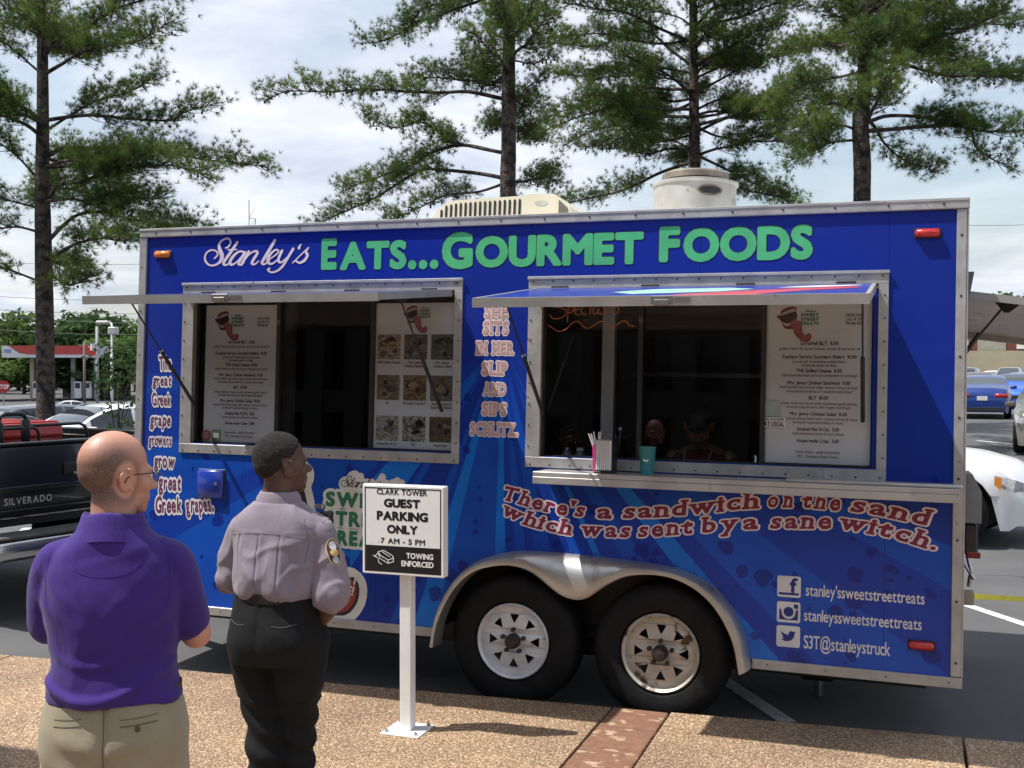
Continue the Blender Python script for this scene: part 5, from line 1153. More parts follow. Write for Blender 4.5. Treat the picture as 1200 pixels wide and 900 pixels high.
    s = MB(); n = 40; vv = [(.188 * cos(t), -.008 + .158 * sin(t), z) for z in (.912, .95) for t in [2 * pi * k / n for k in range(n)]]; s.add(vv, [(k, (k + 1) % n, n + (k + 1) % n, n + k) for k in range(n)]); s.build('belt', pmat('black_leather', (.015, .015, .015), .35), p, True)
    for s_ in (-1, 1): s = MB(); ell(s, (s_ * .054, .05 + s_ * .035, .035), (.046, .13, .04)); s.build('shoe', MT['black_leather'], p, True)
woman()

# cook inside the trailer, seen dimly through the serving window
def cook():
    T = trailer_M; c = T @ Vector((4.0 - .38, .72, -.02))
    p = empty('person', tuple(c), (0, 0, R(176)), 'cook in a dark red shirt and pale apron behind the right serving window', 'person')
    HM = Matrix.Translation((0, .06, 1.20)) @ Euler((R(-28), 0, R(12))).to_matrix().to_4x4(); b = MB(); place(b, head_shape, HM); place(b, lambda q: ear_shape(q, 1), HM); place(b, lambda q: ear_shape(q, -1), HM)
    limb(b, [(0, 0, 1.12), (0, .02, 1.2), (0, .04, 1.26)], [.06, .055, .055], 20); ell(b, (0, 0, 1.12), (.15, .075, .07)); rings(b, [(.08, .13, .1, 0, 0), (.7, .15, .11, 0, 0), (.9, .14, .1, 0, 0), (1.08, .15, .1, 0, 0), (1.15, .09, .07, 0, 0)])
    for s_ in (-1, 1):
        limb(b, [(s_ * .17, 0, 1.1), (s_ * .21, .04, .98), (s_ * .2, .1, .88)], [.05, .045, .04]); limb(b, [(s_ * .2, .1, .88), (s_ * .12, .22, .95), (s_ * .06, .28, 1.0)], [.04, .034, .026]); place(b, lambda q: hand_shape(q, -s_, .8), Matrix.Translation((s_ * .06, .28, 1.0)) @ Euler((R(-60), 0, 0)).to_matrix().to_4x4())
    v, nn, f = remesh(b, .0085, 2); o = mesh('body', v, f, skin_mat('skin_brown', (.25, .12, .08), (.2, .1, .06), (.02, .015, .012)), p, True); at = o.data.attributes.new('hair', 'FLOAT', 'POINT')
    b = MB(); rings(b, [(.08, .15, .12, 0, 0), (.7, .17, .13, 0, 0), (.9, .16, .12, 0, 0), (1.08, .17, .115, 0, 0), (1.13, .12, .09, 0, 0), (1.16, .08, .07, 0, 0)])
    for s_ in (-1, 1): limb(b, [(s_ * .13, 0, 1.09), (s_ * .18, .0, 1.07), (s_ * .21, .04, .98)], [.055, .06, .06])
    v, nn, f = remesh(b, .011, 4); mesh('shirt', v, f, fabric('dark_red_cotton', (.10, .012, .016), (.07, .01, .012)), p, True)
    b = MB(); b.grid(lambda u, w: ((u - .5) * (.16 + .1 * (1 - w)), .125 + .022 * cos((u - .5) * 3), .72 + .38 * w), 9, 9); b.grid(lambda u, w: ((u - .5) * (.16 + .1 * (1 - w)), .120 + .022 * cos((u - .5) * 3), .72 + .38 * w), 9, 9)
    for s_ in (-1, 1): b.tube([(s_ * .075, .14, 1.09), (s_ * .08, .08, 1.15), (s_ * .06, -.04, 1.18)], .007, 6)
    b.build('apron', pmat('apron_grey', (.20, .21, .22), .8), p, True)
    b = MB()
    def cap(q): ell(q, (0, -.02, .165), (.084, .106, .082)); ell(q, (0, .09, .15), (.06, .05, .008), (R(-10), 0, 0))
    place(b, cap, HM); v, nn, f = remesh(b, .006, 3); mesh('cap', v, f, black_m, p, True)
bpy.context.view_layer.update(); trailer_M = trailer.matrix_basis.copy()
cook()

# ---------------- things on the counter ----------------
def on_trailer(name, loc, label, cat): q = trailer_M @ Vector(loc); return empty(name, tuple(q), tuple(trailer_M.to_euler()), label, cat)
nd = on_trailer('napkin_dispenser', (3.225, -.145, 1.0125), 'upright chrome napkin dispenser standing on the serving counter', 'napkin dispenser')
s = MB(); s.box(-.046, .046, -.06, .06, .012, .185, .006); s.build('body', steel, nd); s = MB(); s.box(-.05, .05, -.064, .064, 0, .0115, .003); s.build('base', black_m, nd); s = MB()
for i in range(7): s.box(-.038 + i * .0115, -.031 + i * .0115, -.0625, -.0605, .02, .178)
s.build('napkins', pmat('napkin_paper', (.75, .75, .74), .9), nd); s = MB(); s.box(.0465, .0505, -.055, .055, .01, .188, .002); s.build('side', black_m, nd)
cp = on_trailer('plastic_cup', (3.455, -.135, 1.0125), 'teal plastic cup standing on the counter right of the napkin dispenser', 'cup')
teal = pmat('teal_plastic', (.03, .24, .26), .35, c2=(.025, .2, .22), scale=8); s = MB(); s.lathe([(.001, .003), (.034, .003), (.035, 0), (.036, .004), (.046, .142), (.049, .145), (.0485, .152), (.045, .152), (.044, .146), (.033, .008), (.001, .008)], 28); s.build('wall', teal, cp, ang=50); s = MB(); s.prism([(-.014, .075), (.012, .07), (.018, .085), (.004, .08), (-.01, .088)], -.0435, -.0432); s.build('print', white_m, cp)
sh_ = on_trailer('straw_holder', (3.165, -.085, 1.0125), 'magenta cup of white straws behind the napkin dispenser', 'straw holder')
s = MB(); s.lathe([(.001, .002), (.028, .002), (.033, .15), (.03, .15), (.026, .006), (.001, .006)], 20); s.build('cup', pmat('magenta_plastic', (.42, .02, .16), .4), sh_, ang=50)
s = MB()
for i in range(9): a = i * 2.4; s.tube([(.012 * cos(a), .012 * sin(a), .01), (.02 * cos(a) - .012, .02 * sin(a), .15), (.034 * cos(a) - .022, .03 * sin(a), .2 + .012 * (i % 3))], .0035, 6)
s.build('straws', white_m, sh_)
nc = on_trailer('serving_tongs_cup', (3.20, .2, 1.0205), 'clear cup of utensils inside the window behind the straws', 'utensil cup')
s = MB(); s.lathe([(.001, 0), (.035, 0), (.04, .12), (.037, .12), (.033, .005)], 18); s.build('cup', black_m, nc); s = MB(); s.tube([(0, 0, .01), (.02, 0, .22)], .006, 6); ell(s, (.02, 0, .23), (.018, .018, .018), n=8); s.tube([(0, 0, .01), (-.01, 0, .2)], .005, 6); s.build('utensils', steel, nc)
fd = on_trailer('food_tray', (3.62, .14, 1.0205), 'small tray of fried food inside the window by the teal cup', 'food tray')
s = MB(); s.box(-.08, .08, -.05, .05, 0, .014, .004); s.build('tray', pmat('tray_kraft', (.3, .2, .1), .8), fd); s = MB()
for i in range(7): ell(s, (rnd.uniform(-.05, .03), rnd.uniform(-.03, .03), .022), (.016, .013, .012), n=5)
s.build('fritters', pmat('fried_crust', (.4, .2, .06), .7, scale=60, bump=.5), fd)
sk_ = on_trailer('salt_shaker', (4.0, .16, 1.0205), 'steel shaker standing inside at the window edge in front of the cook', 'shaker')
s = MB(); s.lathe([(.001, 0), (.022, 0), (.022, .07), (.019, .075), (.02, .1), (.016, .108), (.001, .11)], 16); s.build('body', steel, sk_, ang=40)
for x in (2.9, 2.98):
    jr = on_trailer('jar', (x, .2, 1.0205), 'glass jar with %s lid inside the left corner of the right window' % ('steel' if x < 2.95 else 'white'), 'jar'); s = MB(); s.lathe([(.001, 0), (.028, 0), (.028, .08), (.02, .095)], 16); s.build('jar_glass', pmat('jar_grey', (.2, .22, .22), .2), jr, ang=40); s = MB(); s.lathe([(.022, .0952), (.022, .112), (.001, .113)], 16); s.build('lid', steel if x < 2.95 else white_m, jr, ang=40)
TREES = [(-18.26,20.06,[(0,0,0.231),(0.0,0.63,0.212),(0.0,2.56,0.202),(-0.02,4.48,0.192),(-0.04,6.4,0.163),(-0.02,8.33,0.13),(-0.02,10.25,0.111),(0.0,11.98,0.077),(0.02,13.52,0.038)],[[(0.15,4.85),(0.71,5.06),(1.23,5.13),(2.06,5.17),(2.92,5.13),(3.6,5.1)],[(0.15,6.23),(0.56,6.4),(1.13,6.48),(1.87,6.58),(2.54,6.61),(3.15,6.56),(3.79,6.46),(4.46,6.17)],[(0.13,7.17),(0.42,7.33),(1.13,7.38),(1.87,7.4),(2.44,7.36),(3.31,7.23),(4.08,7.17),(4.75,7.08)],[(0.13,7.94),(1.0,8.06),(1.87,8.0),(2.73,8.02),(3.06,8.25),(3.69,8.42)],[(0.1,8.98),(0.62,9.11),(1.25,9.21),(2.06,9.19),(2.83,9.15),(3.56,9.29)],[(0.13,9.48),(0.33,9.67),(1.13,9.86),(1.87,10.06),(2.63,10.21),(3.5,10.31)],[(0.15,5.29),(0.42,5.54),(0.9,5.79),(1.48,5.83),(2.15,5.63),(2.83,5.54),(4.02,5.21)],[(0.13,7.75),(0.9,8.48),(1.58,8.81),(2.15,9.19)],[(0.13,6.11),(0.81,6.11),(1.48,5.92),(2.44,5.98),(3.12,5.92)],[(0.12,4.48),(0.62,4.25),(0.9,4.19),(1.38,4.33),(1.25,4.29)],[(0.13,6.88),(0.81,6.94),(1.67,6.75),(2.44,6.83),(3.02,6.79)],[(-0.19,4.35),(-0.63,4.54),(-1.02,4.65),(-1.6,4.77)],[(-0.19,6.69),(-0.6,7.13),(-1.02,7.48),(-1.6,7.75)],[(-0.15,8.04),(-0.54,8.29),(-1.02,8.33),(-1.6,8.42)],[(-0.15,9.06),(-0.5,9.35),(-0.92,9.71),(-1.4,9.96)],[(-0.19,5.98),(-0.73,6.11),(-1.4,6.31)],[(-0.15,9.86),(-0.63,10.15),(-1.21,10.25)],[(-0.17,5.44),(-0.63,5.54),(-1.12,5.44),(-1.6,5.35)],[(0.04,10.63),(0.71,11.11),(1.87,11.4),(3.02,11.6)],[(-0.02,10.63),(-0.63,11.21),(-1.4,11.6)],[(0.0,11.4),(0.52,12.17),(1.48,12.56)],[(0.0,11.4),(-0.44,12.36),(-1.21,12.75)]]),(-9.11,25.42,[(0,0,0.218),(0.0,6.09,0.197),(0.02,7.17,0.187),(0.02,8.83,0.166),(0.04,10.91,0.135),(0.06,12.78,0.093),(0.1,14.65,0.042)],[[(-0.17,8.5),(-0.93,8.58),(-1.56,8.5),(-2.39,8.46),(-3.22,8.38),(-4.05,8.25),(-4.88,8.17),(-5.3,8.0)],[(-0.21,7.23),(-0.69,7.38),(-1.35,7.59),(-1.87,8.0),(-2.28,8.21),(-3.01,8.21),(-3.74,8.63)],[(-0.21,7.23),(-1.14,7.55),(-1.97,7.48),(-2.49,7.23),(-3.22,7.07),(-4.05,6.92),(-4.57,6.76)],[(-0.19,6.61),(-0.69,6.76),(-1.45,6.96),(-2.18,7.05),(-2.8,6.86),(-3.53,6.51),(-4.36,6.26),(-5.09,6.03),(-5.67,5.72)],[(-0.1,9.96),(-0.42,10.18),(-0.48,10.5),(-0.31,10.74)],[(-0.1,10.87),(-0.73,11.01),(-1.25,10.74),(-1.83,10.29)],[(-0.15,11.08),(-1.87,10.91),(-2.28,10.74),(-2.6,10.33)],[(-0.15,11.08),(-1.97,10.91),(-2.39,10.81),(-3.22,10.6),(-3.93,10.66)],[(-0.15,8.94),(-0.73,9.04),(-1.25,9.15),(-1.97,9.25),(-2.39,9.08)],[(0.21,9.98),(0.56,10.33),(1.04,10.54)],[(0.19,8.46),(0.52,8.73),(0.93,8.88)],[(-0.15,9.66),(-0.52,9.56),(-0.98,9.42),(-1.14,9.66)],[(-0.1,6.45),(-0.73,6.3),(-1.56,6.3),(-2.39,6.03),(-3.22,5.82)],[(-0.1,11.74),(-0.93,12.16),(-2.39,12.36),(-3.63,12.16)],[(0.15,11.74),(0.93,12.16),(1.97,12.36)],[(0.1,12.78),(-0.73,13.4),(-1.77,13.61)],[(0.17,9.35),(0.62,9.25),(1.14,9.35)]]),(-5.74,31.92,[(0,0,0.197),(0.0,6.9,0.185),(0.0,7.89,0.172),(-0.02,10.1,0.135),(-0.05,12.56,0.105),(-0.05,14.53,0.074),(-0.02,16.26,0.037)],[[(-0.17,9.91),(-0.81,10.1),(-1.3,10.18),(-2.04,10.05),(-2.78,9.98),(-3.77,9.86),(-4.38,9.61)],[(-0.17,10.18),(-0.69,10.4),(-1.18,10.5),(-2.04,10.72),(-2.9,10.72)],[(-0.17,10.72),(-0.69,11.21),(-1.3,11.78),(-1.99,11.8),(-2.78,11.58),(-3.64,11.83),(-4.38,11.95)],[(-0.15,11.88),(-0.44,12.07),(-1.3,12.44),(-2.29,12.69)],[(0.1,11.28),(0.54,11.78),(1.08,12.27),(1.65,12.69)],[(0.1,10.3),(0.79,10.64),(1.16,10.96),(1.65,11.38),(2.26,11.7)],[(0.15,9.93),(0.91,10.3),(1.53,10.64),(2.26,10.84),(3.13,11.04)],[(0.15,9.41),(0.79,9.78),(1.53,9.81),(2.26,9.61),(3.08,9.36)],[(0.15,8.87),(0.66,8.63),(1.65,8.5),(2.63,8.5),(3.5,8.33)],[(-0.17,8.26),(-0.69,8.38),(-1.3,8.33),(-1.92,7.94)],[(-0.17,7.84),(-0.94,7.64),(-1.55,7.35),(-2.17,7.15),(-3.03,7.03),(-4.01,6.85),(-4.63,6.61)],[(-0.17,9.36),(-1.06,9.32),(-2.04,9.41),(-3.03,9.12),(-3.77,8.87),(-4.63,8.43)],[(0.15,8.08),(0.91,7.89),(1.9,7.64),(2.88,7.35),(3.99,7.0)],[(-0.17,8.87),(-1.06,8.92),(-1.92,9.12),(-2.78,9.07),(-3.64,8.68)],[(-0.17,11.33),(-1.06,11.14),(-2.04,11.21),(-2.78,11.33),(-4.01,11.09)],[(-0.17,12.56),(-1.3,12.93),(-2.78,12.81),(-4.26,12.56)],[(0.12,12.32),(0.91,12.69),(2.14,12.81),(3.13,12.56)],[(-0.17,8.63),(-1.06,8.5),(-2.29,8.68),(-3.03,8.5)],[(0.12,7.52),(0.91,7.27),(1.65,7.03),(2.63,6.85)],[(-0.17,14.04),(-1.06,14.53),(-2.29,14.66)],[(0.12,14.04),(0.91,14.53),(1.9,14.66)],[(-0.17,10.47),(-1.55,11.04),(-2.78,10.96),(-3.89,11.33)]]),(-0.91,25.14,[(0,0,0.231),(0.02,5.3,0.185),(0.02,6.23,0.185),(-0.02,7.15,0.175),(0.07,8.07,0.157),(0.09,9.92,0.157),(0.11,11.58,0.111),(0.13,13.43,0.055)],[[(0.24,9.51),(0.96,9.57),(1.51,9.66),(2.25,9.83),(3.54,9.83),(4.28,9.92)],[(0.26,9.14),(0.59,8.96),(1.24,8.87),(1.88,8.7),(2.75,8.55),(3.54,8.48),(4.28,8.35)],[(0.26,8.44),(0.78,8.4),(1.33,8.18),(1.92,8.09),(2.62,8.16),(3.54,8.11),(4.1,7.98)],[(0.22,7.15),(0.59,7.24),(1.33,7.19),(1.98,6.96),(2.62,6.85),(3.54,6.85),(4.01,6.69)],[(0.24,7.09),(0.59,6.69),(1.14,6.32),(1.98,6.19)],[(-0.18,7.41),(-0.61,7.56),(-1.13,7.37),(-1.72,7.33)],[(-0.07,9.48),(-0.42,9.55),(-1.07,9.7),(-1.9,9.77)],[(-0.09,8.2),(-0.42,8.13),(-0.89,8.07),(-1.44,7.85),(-1.81,7.56)],[(-0.18,6.96),(-0.61,6.93),(-1.26,6.78),(-1.77,6.63)],[(-0.18,6.69),(-0.79,6.6),(-1.35,6.32),(-1.72,6.04)],[(0.26,9.09),(1.33,9.18),(2.44,9.27),(3.36,9.09)],[(0.26,9.77),(0.68,9.7),(1.51,9.27),(1.88,8.9)],[(-0.09,9.0),(-0.52,9.09),(-1.07,9.18)],[(0.18,10.66),(1.33,11.03),(2.81,11.03),(4.1,10.84)],[(0.0,10.66),(-0.89,11.03),(-1.99,11.03)],[(0.15,11.58),(0.96,12.32),(2.07,12.5)],[(1.98,6.96),(2.25,6.5),(2.62,6.23),(2.9,6.08)]])]
# ---------------- trees ----------------
bark = pmat('pine_bark', (.085, .064, .052), .95, c2=(.018, .014, .012), scale=6, detail=9, ramp=(.42, .57), bump=1, bscale=16); bark.node_tree.nodes['Bump'].inputs['Distance'].default_value = .05
def leaf_mat(name, c, c2, tr=.35, scale=1.2):
    m = bpy.data.materials.new(name); m.use_nodes = True; MT[name] = m; nt = m.node_tree; N = nt.nodes; L = nt.links; N.remove(N['Principled BSDF'])
    tc = N.new('ShaderNodeTexCoord'); n = N.new('ShaderNodeTexNoise'); n.inputs['Scale'].default_value = scale; n.inputs['Detail'].default_value = 8; n.inputs['Roughness'].default_value = .7; L.new(tc.outputs['Object'], n.inputs['Vector'])
    r = N.new('ShaderNodeValToRGB'); L.new(n.outputs[0], r.inputs[0]); r.color_ramp.elements[0].position = .36; r.color_ramp.elements[1].position = .64; r.color_ramp.elements[0].color = (*c2, 1); r.color_ramp.elements[1].color = (*c, 1)
    d = N.new('ShaderNodeBsdfDiffuse'); t = N.new('ShaderNodeBsdfTranslucent'); L.new(r.outputs[0], d.inputs[0]); L.new(r.outputs[0], t.inputs[0]); mx = N.new('ShaderNodeMixShader'); mx.inputs[0].default_value = tr; L.new(d.outputs[0], mx.inputs[1]); L.new(t.outputs[0], mx.inputs[2]); L.new(mx.outputs[0], N['Material Output'].inputs[0]); return m
needle = leaf_mat('pine_needles', (.175, .235, .06), (.05, .098, .038), .38)
def tri_mesh(name, V, mat, parent, per=3, smooth=False):
    n = len(V) // per; me = bpy.data.meshes.new(name); me.vertices.add(len(V)); me.vertices.foreach_set('co', V.astype(np.float32).ravel())
    me.loops.add(len(V)); me.loops.foreach_set('vertex_index', np.arange(len(V), dtype=np.int32)); me.polygons.add(n)
    me.polygons.foreach_set('loop_start', np.arange(0, len(V), per, dtype=np.int32)); me.update(calc_edges=True); me.materials.append(mat)
    o = bpy.data.objects.new(name, me); col.objects.link(o); o.parent = parent; return o
def norm(a): return a / (np.linalg.norm(a, axis=-1, keepdims=True) + 1e-9)
def pine(ti, x, y, trunk, brs, label, seed, dens=1.0):
    rg = np.random.default_rng(seed); t = empty('pine_tree', (x, y, ground_z(x, y)), (0, 0, R(19.5)), label, 'tree', 'pines standing behind the trailer')
    s = MB(); q = spline([(a, 0, b, r) for a, b, r in trunk], 6); s.tube([p[:3] for p in q], [max(.02, p[3]) * (1 + .035 * mnoise.noise((ti, i * .7, 0))) for i, p in enumerate(q)], 14, False); s.build('trunk', bark, t, True)
    def tx(z): return float(np.interp(z, [b for a, b, r in trunk], [a for a, b, r in trunk])), float(np.interp(z, [b for a, b, r in trunk], [r for a, b, r in trunk]))
    paths = []
    for B in brs:
        ang = rg.uniform(-.75, .75); x0, r0 = tx(B[0][1]); P = [(x0, 0, B[0][1] - .05)]
        for a, b in B: P.append((a, abs(a - x0) * math.tan(ang) + rg.normal(0, .08), b))
        paths.append((np.array(spline(P, 4)), .022 * math.sqrt(max(.5, abs(B[-1][0] - x0))) + .012))
    zs = [b for B in brs for a, b in B[:1]]
    for k in range(34 if ti == 2 else 15):
        z = rg.uniform(min(zs), max(zs)); x0, r0 = tx(z); a = rg.choice([-1, 1]) * (rg.uniform(.3, 2.8) if ti == 2 else rg.uniform(1.1, 2.0)); l = rg.uniform(1.8, 4.6 if ti == 2 else 3.8)
        P = [(x0, 0, z)] + [(x0 + cos(a) * l * f, sin(a) * l * f, z + l * (.18 * f - .05 * f * f) + rg.normal(0, .08)) for f in (.25, .5, .75, 1)]; paths.append((np.array(spline(P, 4)), .05))
    s = MB(); tuft_p = []; tuft_d = []; cones = []
    for P, r0 in paths:
        m = len(P); s.tube([tuple(p) for p in P], [max(.008, r0 * (1 - .85 * i / (m - 1))) for i in range(m)], 6, False)
        seg = np.linalg.norm(np.diff(P, axis=0), axis=1); cum = np.concatenate([[0], np.cumsum(seg)]); Lb = cum[-1]; d = .25 * Lb if Lb > 1.2 else .2
        while d < Lb:
            f = d / Lb; p = np.array([np.interp(d, cum, P[:, k]) for k in range(3)]); i = min(m - 2, int(np.searchsorted(cum, d)) - 1); bd = norm(P[i + 1] - P[i])
            side = norm(np.cross(bd, [0, 0, 1])) * rg.choice([-1, 1]); dr = norm(bd * rg.uniform(.3, .9) + side * rg.uniform(.1, 1) + np.array([0, 0, rg.uniform(-.35, .75)]))
            l = rg.uniform(.3, .95) * (1.05 - .5 * f) * min(1, Lb / 2.2)
            mid = p + dr * l * .5 + np.array([0, 0, -.03 * l]); end = p + dr * l + np.array([0, 0, .05 * l]); s.tube([tuple(p), tuple(mid), tuple(end)], [.011, .008, .005], 4, False)
            nt_ = max(2, int(l / .11))
            for k in range(nt_):
                g = (k + 1) / nt_; b = p + (end - p) * g
                for _ in range(2 if rg.random() < .75 else 1):
                    dd = norm(dr * .5 + rg.normal(0, .55, 3) + np.array([0, 0, .45])); e = b + dd * rg.uniform(.06, .2); tuft_p.append(e); tuft_d.append(dd)
            if rg.random() < (.35 if ti == 1 else .1): cones.append(mid + np.array([0, 0, -.06]))
            d += rg.uniform(.07, .15) / dens
        tuft_p.append(P[-1]); tuft_d.append(norm(P[-1] - P[-2]))
    s.build('branches', bark, t, True)['kind'] = 'stuff'; s = None
    tp = np.array(tuft_p); td = np.array(tuft_d); n = 24; T = len(tp)
    dirs = norm(td[:, None, :] * .75 + rg.normal(0, .55, (T, n, 3)) + np.array([0, 0, .08])); ln = rg.uniform(.09, .18, (T, n, 1)); base = tp[:, None, :] + dirs * .01
    sd = norm(np.cross(dirs, rg.normal(0, 1, (T, n, 3)))) * .0041
    V = np.stack([base - sd, base + sd, base + dirs * ln + np.array([0, 0, -.012])], axis=2).reshape(-1, 3)
    tri_mesh('needles', V, needle, t)['kind'] = 'stuff'
    if cones:
        s = MB()
        for c in cones: ell(s, tuple(c), (.028, .028, .04), n=4)
        s.build('cones', pmat('pine_cone', (.05, .035, .025), .9), t)['kind'] = 'stuff'
    return t
lab = ['large pine with a bare lower trunk left of the trailer', 'pine rising behind the rooftop air conditioner, its boughs reaching left', 'densest pine, standing right behind the round roof vent', 'pine with the thick dark trunk above the right end of the trailer']
for i, (x, y, tr, br) in enumerate(TREES): pine(i, x, y, tr, br, lab[i], 11 + i, (2.8, 2.2, 2.7, 2.6)[i])

def leafy(name, x, y, h, w, label, mat, cat='tree', group=None, seed=1, n=2600, leaf=.3, base=.15, trunk_r=None, squash=1.0, src=None, clumps=14, gz=None):
    z = ground_z(x, y) if gz is None else gz
    if src:
        t = copy_tree(src); t.location = (x, y, z); t.rotation_euler = (0, 0, seed * 1.3); t.scale = (w, w, h); tag(t, label, cat, group); return t
    rg = np.random.default_rng(seed); t = empty(name, (x, y, z), (0, 0, 0), label, cat, group)
    cl = []
    for k in range(clumps):
        a = rg.uniform(0, 2 * pi); f = rg.uniform(base + .12, .88); rr = math.sqrt(max(0, 1 - ((f - .52) / .5) ** 2)) * w / 2; q = rg.uniform(.2, .75)
        cl.append((cos(a) * rr * q, sin(a) * rr * q, f * h, rg.uniform(.16, .3) * min(w, h)))
    cl = np.array(cl); pick = rg.integers(0, clumps, n); u = norm(rg.normal(0, 1, (n, 3))); rad = cl[pick, 3:4] * rg.uniform(.55, 1.05, (n, 1)); c = cl[pick, :3] + u * rad * np.array([1, 1, .75 * squash])
    nrm = norm(u + rg.normal(0, .6, (n, 3))); a = norm(np.cross(nrm, rg.normal(0, 1, (n, 3)))) * leaf * rg.uniform(.5, 1, (n, 1)); b = norm(np.cross(nrm, a)) * np.linalg.norm(a, axis=1, keepdims=True) * .55
    V = np.stack([c - a, c - b * .9, c + a, c + b], axis=1).reshape(-1, 3); tri_mesh('crown', V, mat, t, 4)['kind'] = 'stuff'
    s = MB(); r = trunk_r or .025 * h; s.tube([(0, 0, 0), (.02 * h, 0, h * .3), (0, .01 * h, h * .7)], [r, r * .8, r * .3], 8)
    for k in range(5): q = cl[k]; s.tube([(0, 0, h * .25), tuple(q[:3] * np.array([.5, .5, .8])), tuple(q[:3])], [r * .5, r * .35, r * .15], 5)
    s.build('trunk', bark, t, True); return t
lg1 = leaf_mat('leaves_green', (.16, .23, .07), (.06, .11, .035), .3, .35); lg2 = leaf_mat('leaves_dark', (.09, .14, .05), (.035, .07, .03), .3, .35); lg3 = leaf_mat('leaves_myrtle', (.26, .15, .11), (.07, .12, .045), .3, .6)
pr = [leafy('broadleaf_tree', -140, 170, 1, 1, 'x', lg1, seed=3, n=3000, leaf=.05, clumps=22), leafy('broadleaf_tree', -140, 170, 1, 1, 'x', lg2, seed=4, n=3000, leaf=.05, clumps=22), leafy('broadleaf_tree', -140, 170, 1, 1, 'x', lg1, seed=5, n=3000, leaf=.05, clumps=18)]
rg = np.random.default_rng(5); k = 0
spots = []; hedge = []
for i in range(26):
    az = R(19.5 + 30 - i * 2.4); dist = 142 + 6 * rg.random(); hedge.append((-sin(az) * dist, cos(az) * dist, rg.uniform(4.2, 6.2), rg.uniform(11, 15)))
for i in range(54):
    az = R(19.5 + 30 - i * 1.25); dist = rg.uniform(150, 235) if i < 22 else rg.uniform(190, 260)
    spots.append((-sin(az) * dist, cos(az) * dist, rg.uniform(8.5, 11.8) * (1 if i < 22 else .8), rg.uniform(10, 17)))
for i, (x, y, h, w) in enumerate(spots):
    if i < 3: o = pr[i]; o.location = (x, y, ground_z(x, y)); o.scale = (w, w, h)
    else: o = leafy('broadleaf_tree', x, y, h, w, '', None, seed=i, src=pr[i % 3])
    tag(o, 'tree in the distant treeline beyond the car park', 'tree', 'trees of the distant treeline')
for i, (x, y, h, w) in enumerate(hedge): leafy('broadleaf_tree', x, y, h, w, 'low tree in the near edge of the distant treeline', None, 'tree', 'low trees at the foot of the distant treeline', seed=i + 200, src=pr[i % 3])
for i, (x, y, h, w, lb, sr) in enumerate([(-66, 62, 5.0, 6.5, 'low green tree at the left edge beside the stop sign', 0), (-92, 112, 7.5, 9, 'bushy green tree behind the petrol station canopy column', 2), (-88, 128, 6.5, 9, 'green tree under the end of the petrol station canopy', 0), (17, 185, 13, 12, 'dark tree top above the rear awning', 1), (36, 185, 9, 12, 'tree behind the shops at the right edge', 0)]):
    leafy('broadleaf_tree', x, y, h, w, lb, None, seed=i + 60, src=pr[sr])
leafy('crape_myrtle', -24.2, 33, 4.6, 3.6, 'reddish green crape myrtle left of the trailer beyond the parked cars', lg3, seed=8, n=5200, leaf=.12, clumps=24)
leafy('sapling', -12.2, 15.0, 2.75, 1.25, 'young leafy sapling between the black pickup and the trailer', lg2, seed=9, n=620, leaf=.06, clumps=16, trunk_r=.02, base=.2)
# ---------------- vehicles ----------------
car_glass = pmat('car_glass', (.03, .04, .045), .05, c2=(.025, .03, .035), scale=1, spec=.9, coat=.6); chrome = pmat('chrome', (.6, .6, .62), .15, 1.0); under = pmat('underbody', (.01, .01, .01), .9)
lensr = pmat('tail_red', (.35, .01, .015), .15, coat=.5); lensw = pmat('head_lens', (.5, .5, .5), .1, c2=(.25, .25, .26), scale=30, coat=.8); amber = pmat('amber_lens', (.7, .25, .03), .2)
def paint(name, c, metal=.3): return pmat('car_' + name, c, .28, metal, c2=tuple(x * .93 for x in c), scale=1.2, coat=.7)
KIND = {
 'sedan': dict(L=4.7, W=1.82, top=[(0, .62), (.015, .95), (.05, 1.04), (.15, 1.08), (.21, 1.16), (.33, 1.38), (.43, 1.44), (.55, 1.41), (.64, 1.24), (.715, 1.02), (.75, .99), (.86, .93), (.95, .82), (.985, .70), (1, .5)], belt=[(0, .62), (.015, .9), (.08, .95), (.4, .96), (.72, .93), (.86, .86), (.95, .76), (1, .5)], wx=(.2, .79), r=.33, gh=(.17, .74)),
 'coupe': dict(L=5.0, W=1.9, top=[(0, .62), (.015, .98), (.05, 1.08), (.16, 1.12), (.24, 1.24), (.36, 1.43), (.45, 1.46), (.54, 1.43), (.62, 1.28), (.69, 1.08), (.73, 1.05), (.86, .99), (.94, .9), (.98, .78), (1, .55)], belt=[(0, .62), (.015, .95), (.08, 1.0), (.4, 1.0), (.72, .98), (.86, .93), (.95, .82), (1, .55)], wx=(.19, .852), r=.38, gh=(.2, .72)),
 'suv': dict(L=4.6, W=1.86, top=[(0, .6), (.01, 1.0), (.03, 1.2), (.08, 1.58), (.14, 1.66), (.4, 1.70), (.55, 1.66), (.65, 1.42), (.73, 1.14), (.77, 1.09), (.88, 1.03), (.95, .93), (.985, .75), (1, .5)], belt=[(0, .6), (.01, 1.0), (.05, 1.06), (.4, 1.06), (.74, 1.02), (.88, .95), (.95, .85), (1, .5)], wx=(.19, .80), r=.36, gh=(.02, .76)),
}
